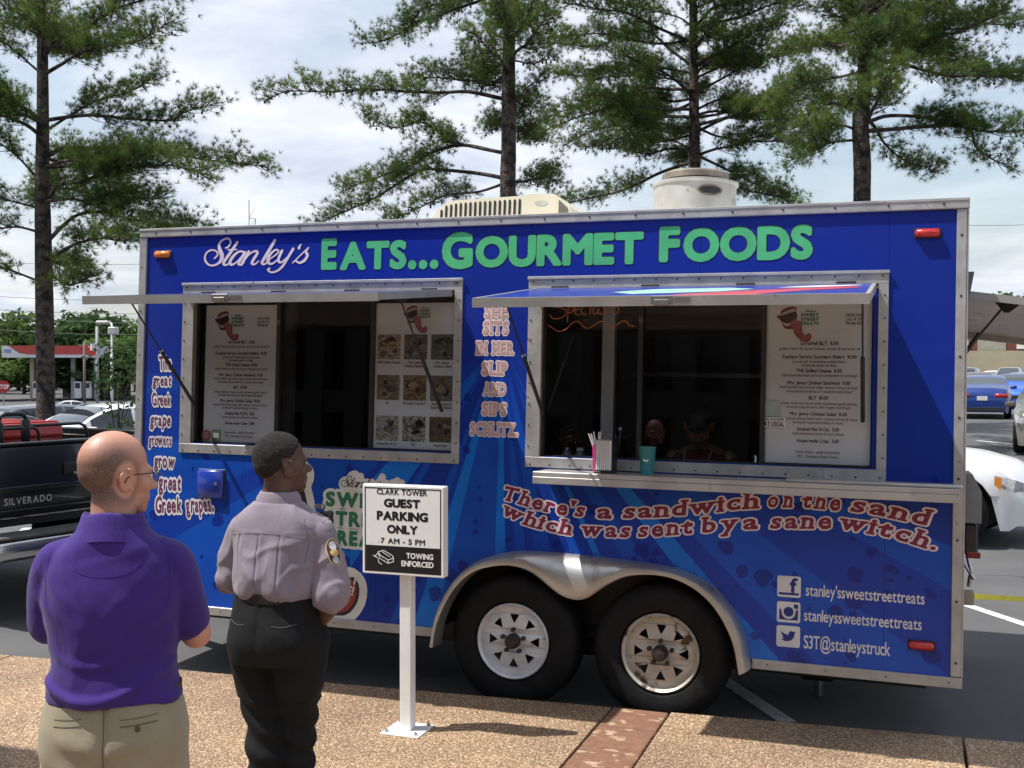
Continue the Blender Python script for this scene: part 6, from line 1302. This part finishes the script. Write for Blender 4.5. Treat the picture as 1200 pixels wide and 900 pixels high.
def make_car(kind, col_, label, x, y, az, z=None, cat='car', group='parked cars', low=False, softtop=False, roof=None):
    K = KIND[kind]; L_, W_ = K['L'], K['W']; t = empty('parked_car', (x, y, ground_z(x, y) if z is None else z), (0, 0, R(az)), label, cat, group)
    n = 60; wr = K['r'] + .06; wxs = [(-.5 + w) * L_ for w in K['wx']]
    S = sorted(set([i / n for i in range(n + 1)])); prof = []
    f1 = lambda s_, pts: float(np.interp(s_, [p[0] for p in pts], [p[1] for p in pts]))
    hw = [(0, .70), (.02, .80), (.07, .89), (.2, .98), (.35, 1), (.7, 1), (.85, .97), (.93, .88), (.975, .76), (1, .62)]
    for s_ in S:
        X = (-.5 + s_) * L_; top = sum(f1(min(1, max(0, s_ + d)), K['top']) for d in (-.012, 0, .012)) / 3; belt = min(f1(s_, K['belt']), top - .0); w = f1(s_, hw) * W_ / 2
        bot = .2 if .03 < s_ < .97 else .26
        for wx in wxs:
            dx_ = abs(X - wx)
            if dx_ < wr: bot = max(bot, K['r'] + math.sqrt(max(0, wr * wr - dx_ * dx_)))
        bot = min(bot, belt - .05); g = max(0, top - belt)
        mid = max(bot + .01, .58); gw = w * (1 - min(.30, .52 * g)) if g > .12 else w * .94
        sec = [(w * .955, bot), (w * .985, min(mid, (bot + belt) / 2) if bot > .5 else .42), (w, min(max(mid, bot + .02), belt - .02)), (w * .985, belt - .03), (w * .955, belt + .004), ((w * .955 + gw * .0 + gw) / 2 + (.012 if g > .12 else 0), belt + g * .5), (gw, belt + g * .90 if g > .12 else belt + g * .6), (gw * .86, top - .012 - .01 * (g <= .12)), (gw * .5, top + .004), (0, top + .01)]
        prof.append((X, sec, g, s_))
    m = len(prof[0][1]); V = []; 
    for X, sec, g, s_ in prof:
        for a, b in sec: V.append((X, a, b))
        for a, b in sec[:-1][::-1]: V.append((X, -a, b))
    M_ = 2 * m - 1; body = []; gl = []
    for i in range(len(prof) - 1):
        g = (prof[i][2] + prof[i + 1][2]) / 2; s_ = (prof[i][3] + prof[i + 1][3]) / 2; t0, t1 = prof[i][1][-1][1], prof[i + 1][1][-1][1]; slope = abs(t1 - t0) / (L_ / n)
        for j in range(M_ - 1):
            q = (i * M_ + j, i * M_ + j + 1, (i + 1) * M_ + j + 1, (i + 1) * M_ + j); jj = min(j, M_ - 2 - j)
            isg = False
            if K['gh'][0] < s_ < K['gh'][1] and g > .16:
                if jj in (4, 5) and slope < 1.0 and not any(abs(s_ - c) < .009 for c in (.455 if kind != 'suv' else .42, .28 if kind == 'suv' else .2)): isg = slope < .55 or g > .3
                if jj >= 7 and slope > .3: isg = True
                if jj == 6 and slope > .3 and False: isg = True
            (gl if isg else body).append(q)
    o = mesh('body', V, body + [tuple(range(M_))[::-1], tuple((len(prof) - 1) * M_ + j for j in range(M_))], col_, t, True); smooth_angle(o, 38)
    gv = [(a, b * (1.0), c) for a, b, c in V]; mesh('windows', gv, gl, car_glass, t, True)
    s = MB(); s.box(-L_ * .42, L_ * .42, -W_ * .36, W_ * .36, .22, .62); s.build('underbody', under, t)
    for wx in wxs:
        for sd in (-1, 1):
            yy = sd * (W_ / 2 - .13); s = MB(); r = K['r']; s.lathe([(r * .62, -.1), (r * .9, -.11), (r, -.07), (r, .07), (r * .9, .11), (r * .62, .1)], 28, 'y', (wx, yy, r)); w = s.build('wheel', rubber, t, ang=40)
            s = MB(); s.lathe([(r * .64, .085 * sd), (r * .56, .06 * sd), (.06, .085 * sd), (.001, .09 * sd)], 28, 'y', (wx, yy, r))
            rim = s.build('rim', chrome, w, ang=40)
            if not low:
                s = MB()
                for k in range(5): a = 2 * pi * k / 5 + .3; s.prism([(wx + q * cos(a + e), r + q * sin(a + e)) for q, e in ((r * .22, -.2), (r * .52, -.28), (r * .52, .28), (r * .22, .2))], yy + sd * .0875, yy + sd * .089)
                s.build('rim_gap', black_m, w)['kind'] = 'stuff'
    bz = f1(.02, K['belt']); fz = f1(.94, K['belt'])
    for sd in (-1, 1):
        s = MB(); ya, yb = sorted((sd * W_ * .2, sd * W_ * .435)); s.box(-L_ * .5 - .004, -L_ * .5 + .24, ya, yb, bz - .2, bz - .06, .03); s.build('tail_light', lensr, t, ang=50)
        s = MB(); X0 = L_ * .5 - .30; s.add([(X0, sd * W_ * .463, fz - .13), (X0 + .0, sd * W_ * .462, fz - .02), (X0 + .2, sd * W_ * .41, fz - .07), (X0 + .285, sd * W_ * .30, fz - .13), (X0 + .29, sd * W_ * .30, fz - .2), (X0 + .18, sd * W_ * .435, fz - .2)], [(0, 1, 2, 3, 4, 5)]); s.v = [(a + .012, b * 1.012, c) for a, b, c in s.v]; s.build('headlight', lensw, t, fix=False)
        s = MB(); mx_ = (K['gh'][1] - .5 - .08) * L_; s.box(mx_ - .06, mx_ + .08, sd * W_ * .5 - .02, sd * W_ * .5 + sd * .18, .95, 1.07, .03) if sd > 0 else s.box(mx_ - .06, mx_ + .08, sd * W_ * .5 - .18, sd * W_ * .5 + .02, .95, 1.07, .03); s.build('mirror', col_, t, ang=40)
    s = MB(); s.box(-L_ * .5 - .012, -L_ * .5 + .02, -.16, .16, .62, .76, .004); s.build('number_plate', pmat('plate', (.6, .62, .6), .5), t)
    if kind != 'coupe': s = MB(); s.box(L_ * .5 - .05, L_ * .5 + .008, -.45, .45, .42, .58, .01); s.build('grille', black_m, t)
    else:
        for sd in (-1, 1): s = MB(); s.v = [(L_ * .5 - .295 + q[0], sd * (W_ * .4665 - q[1]), fz + q[2]) for q in ((0, 0, -.12), (0, 0, -.03), (.07, .012, -.05), (.06, .01, -.18))]; s.f = [(0, 1, 2, 3)]; s.v = [(a + .012, b * 1.014, c) for a, b, c in s.v]; s.build('side_lamp', amber, t, fix=False)
    s = MB(); s.box(-L_ * .5 - .004, -L_ * .5 + .05, -W_ * .36, W_ * .36, .27, .40, .01); s.build('rear_valance', black_m, t)
    return t
P_white = paint('white', (.78, .78, .78), 0); P_silver = paint('silver', (.42, .43, .45), .6); P_grey = paint('grey', (.13, .14, .15), .5); P_navy = paint('navy', (.012, .022, .10), .4); P_hblue = paint('deep_blue', (.012, .045, .22), .4); P_blue = paint('bright_blue', (.02, .12, .62), .3)
P_bronze = paint('bronze', (.35, .32, .26), .6); P_red = paint('red', (.32, .02, .02), .2); P_dark = paint('black', (.015, .015, .017), .2); P_maroon = paint('maroon', (.16, .04, .04), .3); P_tan = paint('champagne', (.4, .36, .3), .5)
CAMYAW = 19.5
def ray_pos(px, Z): # where a place seen in that direction stands on the lot
    xc = (px - 600) / F * Z; a = R(CAMYAW); return xc * cos(a) - Z * sin(a), xc * sin(a) + Z * cos(a)
for kind, pt, px, Z, az, lb in [
    ('suv', P_grey, 66, 31, 82, 'grey suv seen from behind beyond the red case, half hidden by the pine trunk'),
    ('sedan', P_navy, -2, 29, 95, 'dark blue car cut off by the left edge beyond the pickup'),
    ('sedan', P_white, 122, 21.5, 248, 'white car with its windscreen showing just right of the pine trunk'),
    ('sedan', P_white, 92, 43, 225, 'white sedan side on in the row behind the grey suv'),
    ('suv', P_white, 117, 50, 240, 'white car facing left in the far row before the petrol pumps'),
    ('sedan', P_red, 103, 42.5, 250, 'car with a red bonnet in front of the far white car'),
    ('sedan', P_silver, 69, 62, 230, 'small pale car farthest off right of the pine trunk'),
    ('sedan', P_dark, 26, 55, 225, 'black car beyond the lot left of the pine trunk'),
    ('suv', P_silver, 150, 36, 230, 'silver car behind the sapling next to the trailer'),
    ('sedan', P_silver, 152, 23, 240, 'pale sedan behind the sapling nearest the trailer'),
    ('sedan', P_white, 78, 84, 230, 'tiny white car by the petrol pumps'), ('sedan', P_dark, 100, 78, 225, 'dark car just below the petrol pumps'), ('suv', P_tan, 112, 70, 235, 'champagne car between the thin brown pole and the lamp post'),
    ('sedan', P_silver, -34, 21, 250, 'silver car nose at the left edge beside the pickup bed')]:
    x, y = ray_pos(px, Z); make_car(kind, pt, lb, x, y, az)
x, y = ray_pos(1134, 12.9); az = -14; hx = 1.76; make_car('coupe', P_white, 'white saloon with its nose and left front wheel showing past the trailer end', x - hx * cos(R(az)), y - hx * sin(R(az)), az)
for kind, pt, px, Z, az, lb in [
    ('sedan', P_hblue, 1152, 38.5, 86, 'dark blue sedan seen from behind past the trailer end'),
    ('suv', P_bronze, 1247, 24.0, 262, 'bronze car cut off by the right edge facing the camera'),
    ('sedan', P_blue, 1193, 47, 255, 'bright blue car facing the camera at the right edge'),
    ('sedan', P_maroon, 1150, 62, 75, 'dark maroon car behind the blue sedan'),
    ('suv', P_silver, 1183, 74, 260, 'silver suv in the far row below the tan wall'),
    ('sedan', P_silver, 1200, 58, 262, 'pale car at the right edge behind the bright blue one'),
    ('suv', P_dark, 1134, 70, 80, 'black car in the far row against the trailer end'),
    ('sedan', P_white, 1166, 84, 80, 'white car parked closest to the tan wall')]:
    x, y = ray_pos(px, Z); make_car(kind, pt, lb, x, y, az)

# black pickup towing the trailer
def pickup():
    t = empty('pickup_truck', (-6.5, 7.45, 0), (0, 0, R(168)), 'black pickup truck seen from its tailgate, hitched to the trailer', 'pickup truck')
    bk = paint('truck_black', (.010, .013, .014), .1)   # local +x forward, tailgate at x=0
    s = MB(); W2 = .98
    s.box(-.04, .03, -.80, .80, .80, 1.36, .02); tg = s.build('tailgate', bk, t, ang=50)
    s = MB(); s.box(-.052, -.0405, -.74, .74, 1.0, 1.04, .004); s.box(-.05, -.0405, -.74, .74, .84, .86, .004); s.box(-.056, .04, -.80, .80, 1.3605, 1.385, .008); s.build('trim', bk, tg, ang=50)
    s = MB(); s.box(-.066, -.0405, -.13, .13, 1.10, 1.2, .01); s.build('handle', black_m, tg); s = MB(); s.box(-.10, -.066, -.05, .05, 1.1, 1.12, .004); s.build('latch', pmat('latch_tan', (.5, .42, .3), .5), tg)
    s = MB(); letter(s, 'SILVERADO', 0, 0, .075, 0, .42, .03, gap=.22, h=.03); s.v = [(-.0415, .655 - a, .90 + c) for a, b, c in s.v]; s.build('tailgate_lettering', pmat('badge_silver', (.42, .42, .43), .4), tg, fix=False)
    for sd in (-1, 1):
        s = MB(); prof = [(0, .62), (0, 1.36), (.1, 1.40), (2.44, 1.40), (2.44, .45), (1.62, .45)] + [(1.2 + .46 * cos(a), .38 + .46 * sin(a)) for a in np.linspace(.15, pi - .15, 12)] + [(.3, .45)]
        s.prism([(a, b) for a, b in prof], sd * .81, sd * W2); s.build('bed_side', bk, t, ang=35)
        s = MB(); s.box(-.03, .12, sd * .90 - .085, sd * .90 + .085, .92, 1.33, .02); s.build('tail_light', lensr, t, ang=50)
        for wx in (1.2, 4.5): s = MB(); s.lathe([(.22, -.12), (.36, -.13), (.39, -.09), (.39, .09), (.36, .13), (.22, .12)], 32, 'y', (wx, sd * .83, .39)); w = s.build('wheel', rubber, t, ang=40); s = MB(); s.lathe([(.23, sd * .1), (.2, sd * .06), (.05, sd * .09), (.001, sd * .095)], 24, 'y', (wx, sd * .83, .39)); s.build('rim', chrome, w, ang=40)
    s = MB(); s.box(.03, 2.4, -.81, .81, .72, .78); s.box(2.38, 2.43, -.8, .8, .7, 1.42); s.build('bed', black_m, t)
    s = MB(); s.box(-.30, -.02, -.96, .96, .50, .66, .03); s.build('bumper', chrome, t, ang=50); s = MB(); s.box(-.29, -.03, -.94, .94, .6605, .69, .01); s.box(-.31, -.1, -.3, .3, .44, .5, .01); s.build('bumper_pad', pmat('grey_pad', (.10, .10, .09), .8), t); s = MB(); s.box(-.45, -.2, -.04, .04, .42, .5, .01); s.lathe([(.001, .56), (.02, .55), (.025, .53), (.014, .5)], 12, 'z', (-.42, 0, 0)); s.build('hitch', steel, t)
    prof = [(2.46, .45), (2.46, 1.34), (2.5, 1.36), (2.66, 1.86), (2.9, 1.90), (3.6, 1.88), (4.25, 1.38), (5.6, 1.28), (5.78, 1.1), (5.8, .5), (5.0, .45)] + [(4.5 + .46 * cos(a), .38 + .46 * sin(a)) for a in np.linspace(.15, pi - .15, 12)]
    s = MB(); s.prism(prof, -.95, .95); s.build('cab', bk, t, ang=35)
    for sd in (-1, 1): s = MB(); s.add([(2.72, sd * .953, 1.40), (2.8, sd * .953, 1.80), (3.5, sd * .953, 1.80), (4.05, sd * .953, 1.40)], [(0, 1, 2, 3)]); s.build('side_window', car_glass, t, fix=False)
    s = MB(); s.add([(2.51, -.7, 1.42), (2.51, .7, 1.42), (2.63, .66, 1.82), (2.63, -.66, 1.82)], [(0, 1, 2, 3)]); s.v = [(a - .008, b, c) for a, b, c in s.v]; s.build('rear_window', car_glass, t, fix=False)
    return t
pickup()
redc = pmat('case_red', (.42, .03, .025), .4, c2=(.33, .02, .02), scale=6)
tk = empty('equipment_case', (-7.0, 7.5, .78), (0, 0, R(168)), 'red ribbed case lying in the bed of the black pickup', 'equipment case')
s = MB(); s.box(.0, 1.0, -.34, .46, 0, .72, .03)
for i in range(4): s.box(-.02, -.0005, -.32, .43, .3 + i * .1, .34 + i * .1, .005)
for i in range(5): s.box(.05 + i * .19, .15 + i * .19, -.32, .43, .7205, .732, .004)
s.build('case_body', redc, tk, ang=50); s = MB(); s.box(.3, .34, -.35, .47, .3, .735); s.build('strap', black_m, tk)
rk = empty('tube_frame', (-6.78, 7.48, .78), (0, 0, R(168)), 'black tubular frame with hoops standing over the red case in the pickup bed', 'frame')
s = MB()
def hoop(mb, x, y0, y1, h, r=.02, b=.12): mb.tube([(x, y0, 0), (x, y0, h - b), (x, y0 + b * .3, h - b * .3), (x, y0 + b, h), (x, y1 - b, h), (x, y1 - b * .3, h - b * .3), (x, y1, h - b), (x, y1, 0)], r, 8)
hoop(s, 0, -.38, .57, .715, .014, .08); s.tube([(0, .57, .6), (.9, .57, .6)], .014, 8); s.tube([(0, -.38, .6), (.9, -.38, .6)], .014, 8); s.build('rail', black_m, rk, True)
s = MB(); hoop(s, -.06, .25, .50, .82, .018, .06); hoop(s, -.04, .12, .56, .70, .013, .06); s.box(-.09, -.02, .22, .29, .58, .78, .02); s.box(-.09, -.02, .46, .53, .56, .76, .02); s.build('hoop', black_m, rk, True)

# ---------------- far setting ----------------
def at(px, Z): return ray_pos(px, Z)
pole_w = pmat('pole_white', (.7, .7, .68), .5); pole_b = pmat('pole_wood', (.16, .13, .11), .9); pole_g = pmat('pole_grey', (.32, .33, .34), .7)
x, y = at(131, 58); gz = ground_z(x, y); t = empty('lamp_post', (x, y, gz), (0, 0, R(19.5)), 'white lamp post with a double head right of the petrol station', 'lamp post'); s = MB(); s.tube([(0, 0, 0), (0, 0, 6.2)], [.08, .06], 10); s.build('pole', pole_w, t, True); s = MB(); s.box(-.75, -.1, -.25, .25, 6.15, 6.32, .05); s.box(-.1, .3, -.3, .3, 5.6, 6.0, .05); s.tube([(-.3, 0, 6.2), (0, 0, 6.2)], .05, 6); s.build('lamp_head', pmat('lamp_grey', (.5, .5, .5), .5), t)
x, y = at(114, 80); gz = ground_z(x, y); t = empty('utility_pole', (x, y, gz), (0, 0, R(19.5)), 'grey utility pole with a transformer and a lamp arm', 'utility pole'); s = MB(); s.tube([(0, 0, 0), (0, 0, 6.9)], [.13, .10], 10); s.build('pole', pole_g, t, True); s = MB(); s.lathe([(.001, 5.75), (.19, 5.75), (.19, 5.15), (.001, 5.15)], 12, 'z', (-.28, 0, 0)); s.build('transformer', pole_w, t); s = MB(); s.tube([(.1, 0, 5.0), (.35, 0, 5.6), (.7, 0, 5.85), (1.1, 0, 5.85)], .045, 6); s.build('lamp_arm', pole_g, t)
x, y = at(99, 95); t = empty('utility_pole', (x, y, ground_z(x, y)), (0, 0, 0), 'thin brown wooden pole behind the petrol station canopy end', 'utility pole'); s = MB(); s.tube([(0, 0, 0), (0, 0, 6.2)], [.13, .1], 8); s.build('pole', pole_b, t, True); s = MB(); s.box(-.6, .6, -.05, .05, 5.8, 5.9); s.build('crossarm', pole_b, t)
x, y = at(296, 150); t = empty('lattice_tower', (x, y, ground_z(x, y)), (0, 0, R(19.5)), 'thin pale steel mast rising behind the trailer at the left of the sky', 'mast'); s = MB(); 
for dx_ in (-.4, .45): s.tube([(dx_, 0, 0), (dx_, 0, 26.5 if dx_ < 0 else 24)], .07, 6)
for k in range(6): s.tube([(-.4, 0, 16 + 1.6 * k), (.45, 0, 16 + 1.6 * k)], .04, 5); s.tube([(-.4, 0, 16 + 1.6 * k), (.45, 0, 17.6 + 1.6 * k)], .03, 5)
s.build('mast', pmat('mast_grey', (.4, .42, .45), .6), t)
x, y = at(381, 140); t = empty('flue', (x, y, ground_z(x, y)), (0, 0, 0), 'short pale post just above the trailer roof left of the air conditioner', 'post'); s = MB(); s.tube([(0, 0, 0), (0, 0, 23.2)], .16, 8); s.build('post', pmat('mast_pale', (.55, .57, .6), .6), t, True)
x, y = at(4, 56); gz = ground_z(x, y); t = empty('stop_sign', (x, y, gz + .0), (0, 0, R(19.5 + 25)), 'red octagonal stop sign at the left edge', 'sign'); s = MB(); s.tube([(0, 0, 0), (0, 0, 3.1)], .035, 6); s.build('post', pole_g, t); s = MB(); s.prism([(.33 * cos(a), 2.98 + .33 * sin(a)) for a in [pi / 8 + k * pi / 4 for k in range(8)]], -.05, -.04); pn = s.build('panel', pmat('sign_red', (.45, .03, .03), .5), t); s = MB(); letter(s, 'STOP', -.24, 2.88, .2 / CAP, -.052, .48, .05, gap=.15, h=.05); s.build('sign_lettering', white_m, pn, fix=False)
# petrol station
x, y = at(60, 128); gz = -1.8; t = empty('petrol_station', (x, y, gz), (0, 0, R(19.5 + 2)), 'petrol station canopy with a red and white fascia beyond the car park', 'petrol station')
z0, z1 = 1.98 + 11 * 128 / 1300 + 1.8, 1.98 + 25 * 128 / 1300 + 1.8
fr_ = pmat('fascia_red', (.42, .05, .04), .5); fw = pmat('fascia_white', (.62, .63, .66), .5)
s = MB(); s.box(-5.6, 5.1, 0, 7, z0, z1 - .01); s.build('canopy_core', fw, t); s = MB(); s.add([(-3.6, -.03, z0 + .5), (-2.5, -.03, z0 + .35), (5.12, -.03, z0 + .35), (5.12, -.03, z1), (-4.9, -.03, z1)], [(0, 1, 2, 3, 4)]); s.build('red_band', fr_, t, fix=False)
s = MB(); s.box(4.2, 4.95, -.12, -.04, z0 + .25, z1 - .15, .03); s.build('sign_box', pmat('sign_bright_red', (.75, .02, .03), .4), t); s = MB(); s.box(-5.35, -4.55, -.06, -.035, z0 + .55, z0 + 1.0, .02); s.build('fascia_badge', pmat('fascia_blue', (.22, .27, .5), .5), t)
for cx, m_ in ((1.75, pole_g), (-3.0, pmat('column_tan', (.4, .35, .28), .8)), (4.4, pole_g)): s = MB(); s.box(cx - .22, cx + .22, 2, 2.44, 0, z0); s.build('column', m_, t)
for cx in (-2.3, 2.5, 3.6): s = MB(); s.box(cx - .4, cx + .4, 1.4, 2.0, .1, 2.1, .05); pu = s.build('pump', fw, t); s = MB(); s.box(cx - .28, cx + .28, 1.37, 1.395, 1.3, 1.9); s.build('screen', black_m, pu)
s = MB(); s.box(-2.0, 4.8, 9, 14, 0, 3.0); s.build('kiosk', pmat('kiosk_tan', (.3, .27, .2), .8), t)
# shops behind the right hand lot
x, y = at(1165, 120); t = empty('shop_row', (x, y, .26), (0, 0, R(8)), 'low row of shops with a tan wall and brick fronts beyond the right hand lot', 'shops'); h1, h2 = 1.72 + 19 * 120 / 1300, 1.72 + 33 * 120 / 1300
s = MB(); s.box(-40, 30, 0, 1, 0, h1); s.build('tan_wall', pmat('tan_render', (.50, .42, .28), .85, scale=.3), t)
s = MB(); s.box(-40, -1.4, 1.5, 14, 0, h2 + .05); s.box(1.5, 30, 1.5, 14, 0, h2 + .05); s.build('brick_front', pmat('shop_brick', (.20, .065, .045), .85, scale=.6), t); s = MB(); s.box(-1.4, 1.5, 1.45, 14, 0, h2 + .1); s.build('block_front', pmat('pale_block', (.38, .38, .30), .85, scale=2), t)
for a, b, c, d in ((-3.2, -2.0, 1.2, .8), (-1.1, 2.0, .9, .2), (1.7, 2.9, 1.3, .9), (3.3, 6, 1.0, .1), (7, 10, 1.2, .3)): s = MB(); s.box(a, b, 4 + d, 6 + d, h2, h2 + c); s.build('rooftop_unit', white_m if c < 1.2 else pmat('unit_tan', (.5, .45, .38), .7), t)
s = MB(); s.box(-2.6, -2.4, 1.3, 1.49, h1 + .1, h2 - .1); s.build('shop_window', white_m, t); s = MB(); s.box(2.6, 3.6, 1.3, 1.49, h1 + .2, h2 - .35); s.build('shop_window', white_m, t)
# wires
wm = pmat('wire', (.05, .05, .055), .7)
for k, (px0, z0_, px1, z1_, Z) in enumerate(((-60, 6.1, 420, 5.9, 80), (-60, 5.0, 420, 5.4, 80), (-60, 8.0, 420, 8.3, 110), (-60, 9.3, 420, 9.6, 110), (-60, 13.5, 420, 14.5, 120), (1120, 16, 1500, 19, 110))):
    a = Vector((*at(px0, Z), z0_)); b = Vector((*at(px1, Z), z1_)); s = MB(); s.tube([a.lerp(b, f) - Vector((0, 0, .9 * 4 * f * (1 - f))) for f in np.linspace(0, 1, 14)], .022, 4, False)
    tag(s.build('overhead_wire', wm), ['lower of the two close wires just above the petrol station trees', 'lowest wire crossing in front of the far trees on the left', 'third wire from the bottom in the left sky', 'fourth wire from the bottom in the left sky', 'highest thin wire crossing the left sky beside the pine trunk', 'wire crossing the sky right of the trailer'][k], 'wire', 'overhead wires')
# yellow strap behind the trailer
s = MB(); a = trailer_M @ Vector((5.12, .14, .44)); b = Vector((*ray_pos(1270, 7.6), .36)); ys = pmat('strap_yellow', (.75, .68, .03), .5)
pts = [a.lerp(b, f) for f in np.linspace(0, 1, 9)]; s.add([p + Vector((0, 0, q)) for p in pts for q in (-.014, .014)] + [p + Vector((.004, .004, q)) for p in pts for q in (-.014, .014)], [(2 * i, 2 * i + 2, 2 * i + 3, 2 * i + 1) for i in range(8)] + [(18 + 2 * i, 19 + 2 * i, 21 + 2 * i, 20 + 2 * i) for i in range(8)])
tp = empty('caution_tape', (0, 0, 0), (0, 0, 0), 'yellow caution tape stretched from the rear of the trailer to the right', 'tape'); s.build('tape', ys, tp, fix=False)
s = MB(); q0, q1 = a.lerp(b, .17), a.lerp(b, .30); s.add([q0 + Vector((-.004, -.004, -.008)), q1 + Vector((-.004, -.004, -.008)), q1 + Vector((-.004, -.004, .008)), q0 + Vector((-.004, -.004, .008))], [(0, 1, 2, 3)]); s.build('black_print', black_m, tp, fix=False)

# unseen office building behind the camera, and a canopy added to shade the pavement
t = empty('office_building', (0, -30, 0), (0, 0, 0), 'unseen dark office building facing the trailer, sized to darken the serving windows', 'building')
cr_ = pmat('tower_precast', (.10, .10, .10), .85, scale=.4); tgm = pmat('tower_glass', (.02, .022, .025), .1, spec=.6)
TH = 13; s = MB(); s.box(-34, 30, -16, -.6, 0, TH); s.build('wall', tgm, t)  # kept low: dark in the panes, yet lets sky light past
me_ = None
for k in range(33):
    if me_ is None: s = MB(); s.box(-.45, .45, -.6, .35, 0, TH); o = s.build('pier', cr_, t); me_ = o.data
    else: o = bpy.data.objects.new('pier', me_); col.objects.link(o); o.parent = t
    o.location = (-34 + 2 * k, 0, 0)
for k in range(3):
    s = MB(); s.box(-34, 30, -.59, .2, 3.6 * k + 2.9, 3.6 * k + 3.9); s.build('spandrel', cr_, t)
t = empty('shade_canopy', (-14.4, -2, 0), (0, 0, 0), 'unseen canopy added left of the camera to shade the pavement corner', 'canopy')
s = MB(); s.box(-8, 8, -6, 4.98, 5.4, 6.0, .05); s.build('slab', cr_, t)
for cx in (-7, 7): s = MB(); s.box(cx - .3, cx + .3, 3.8, 4.4, .12, 5.4, .03); s.build('column', cr_, t)
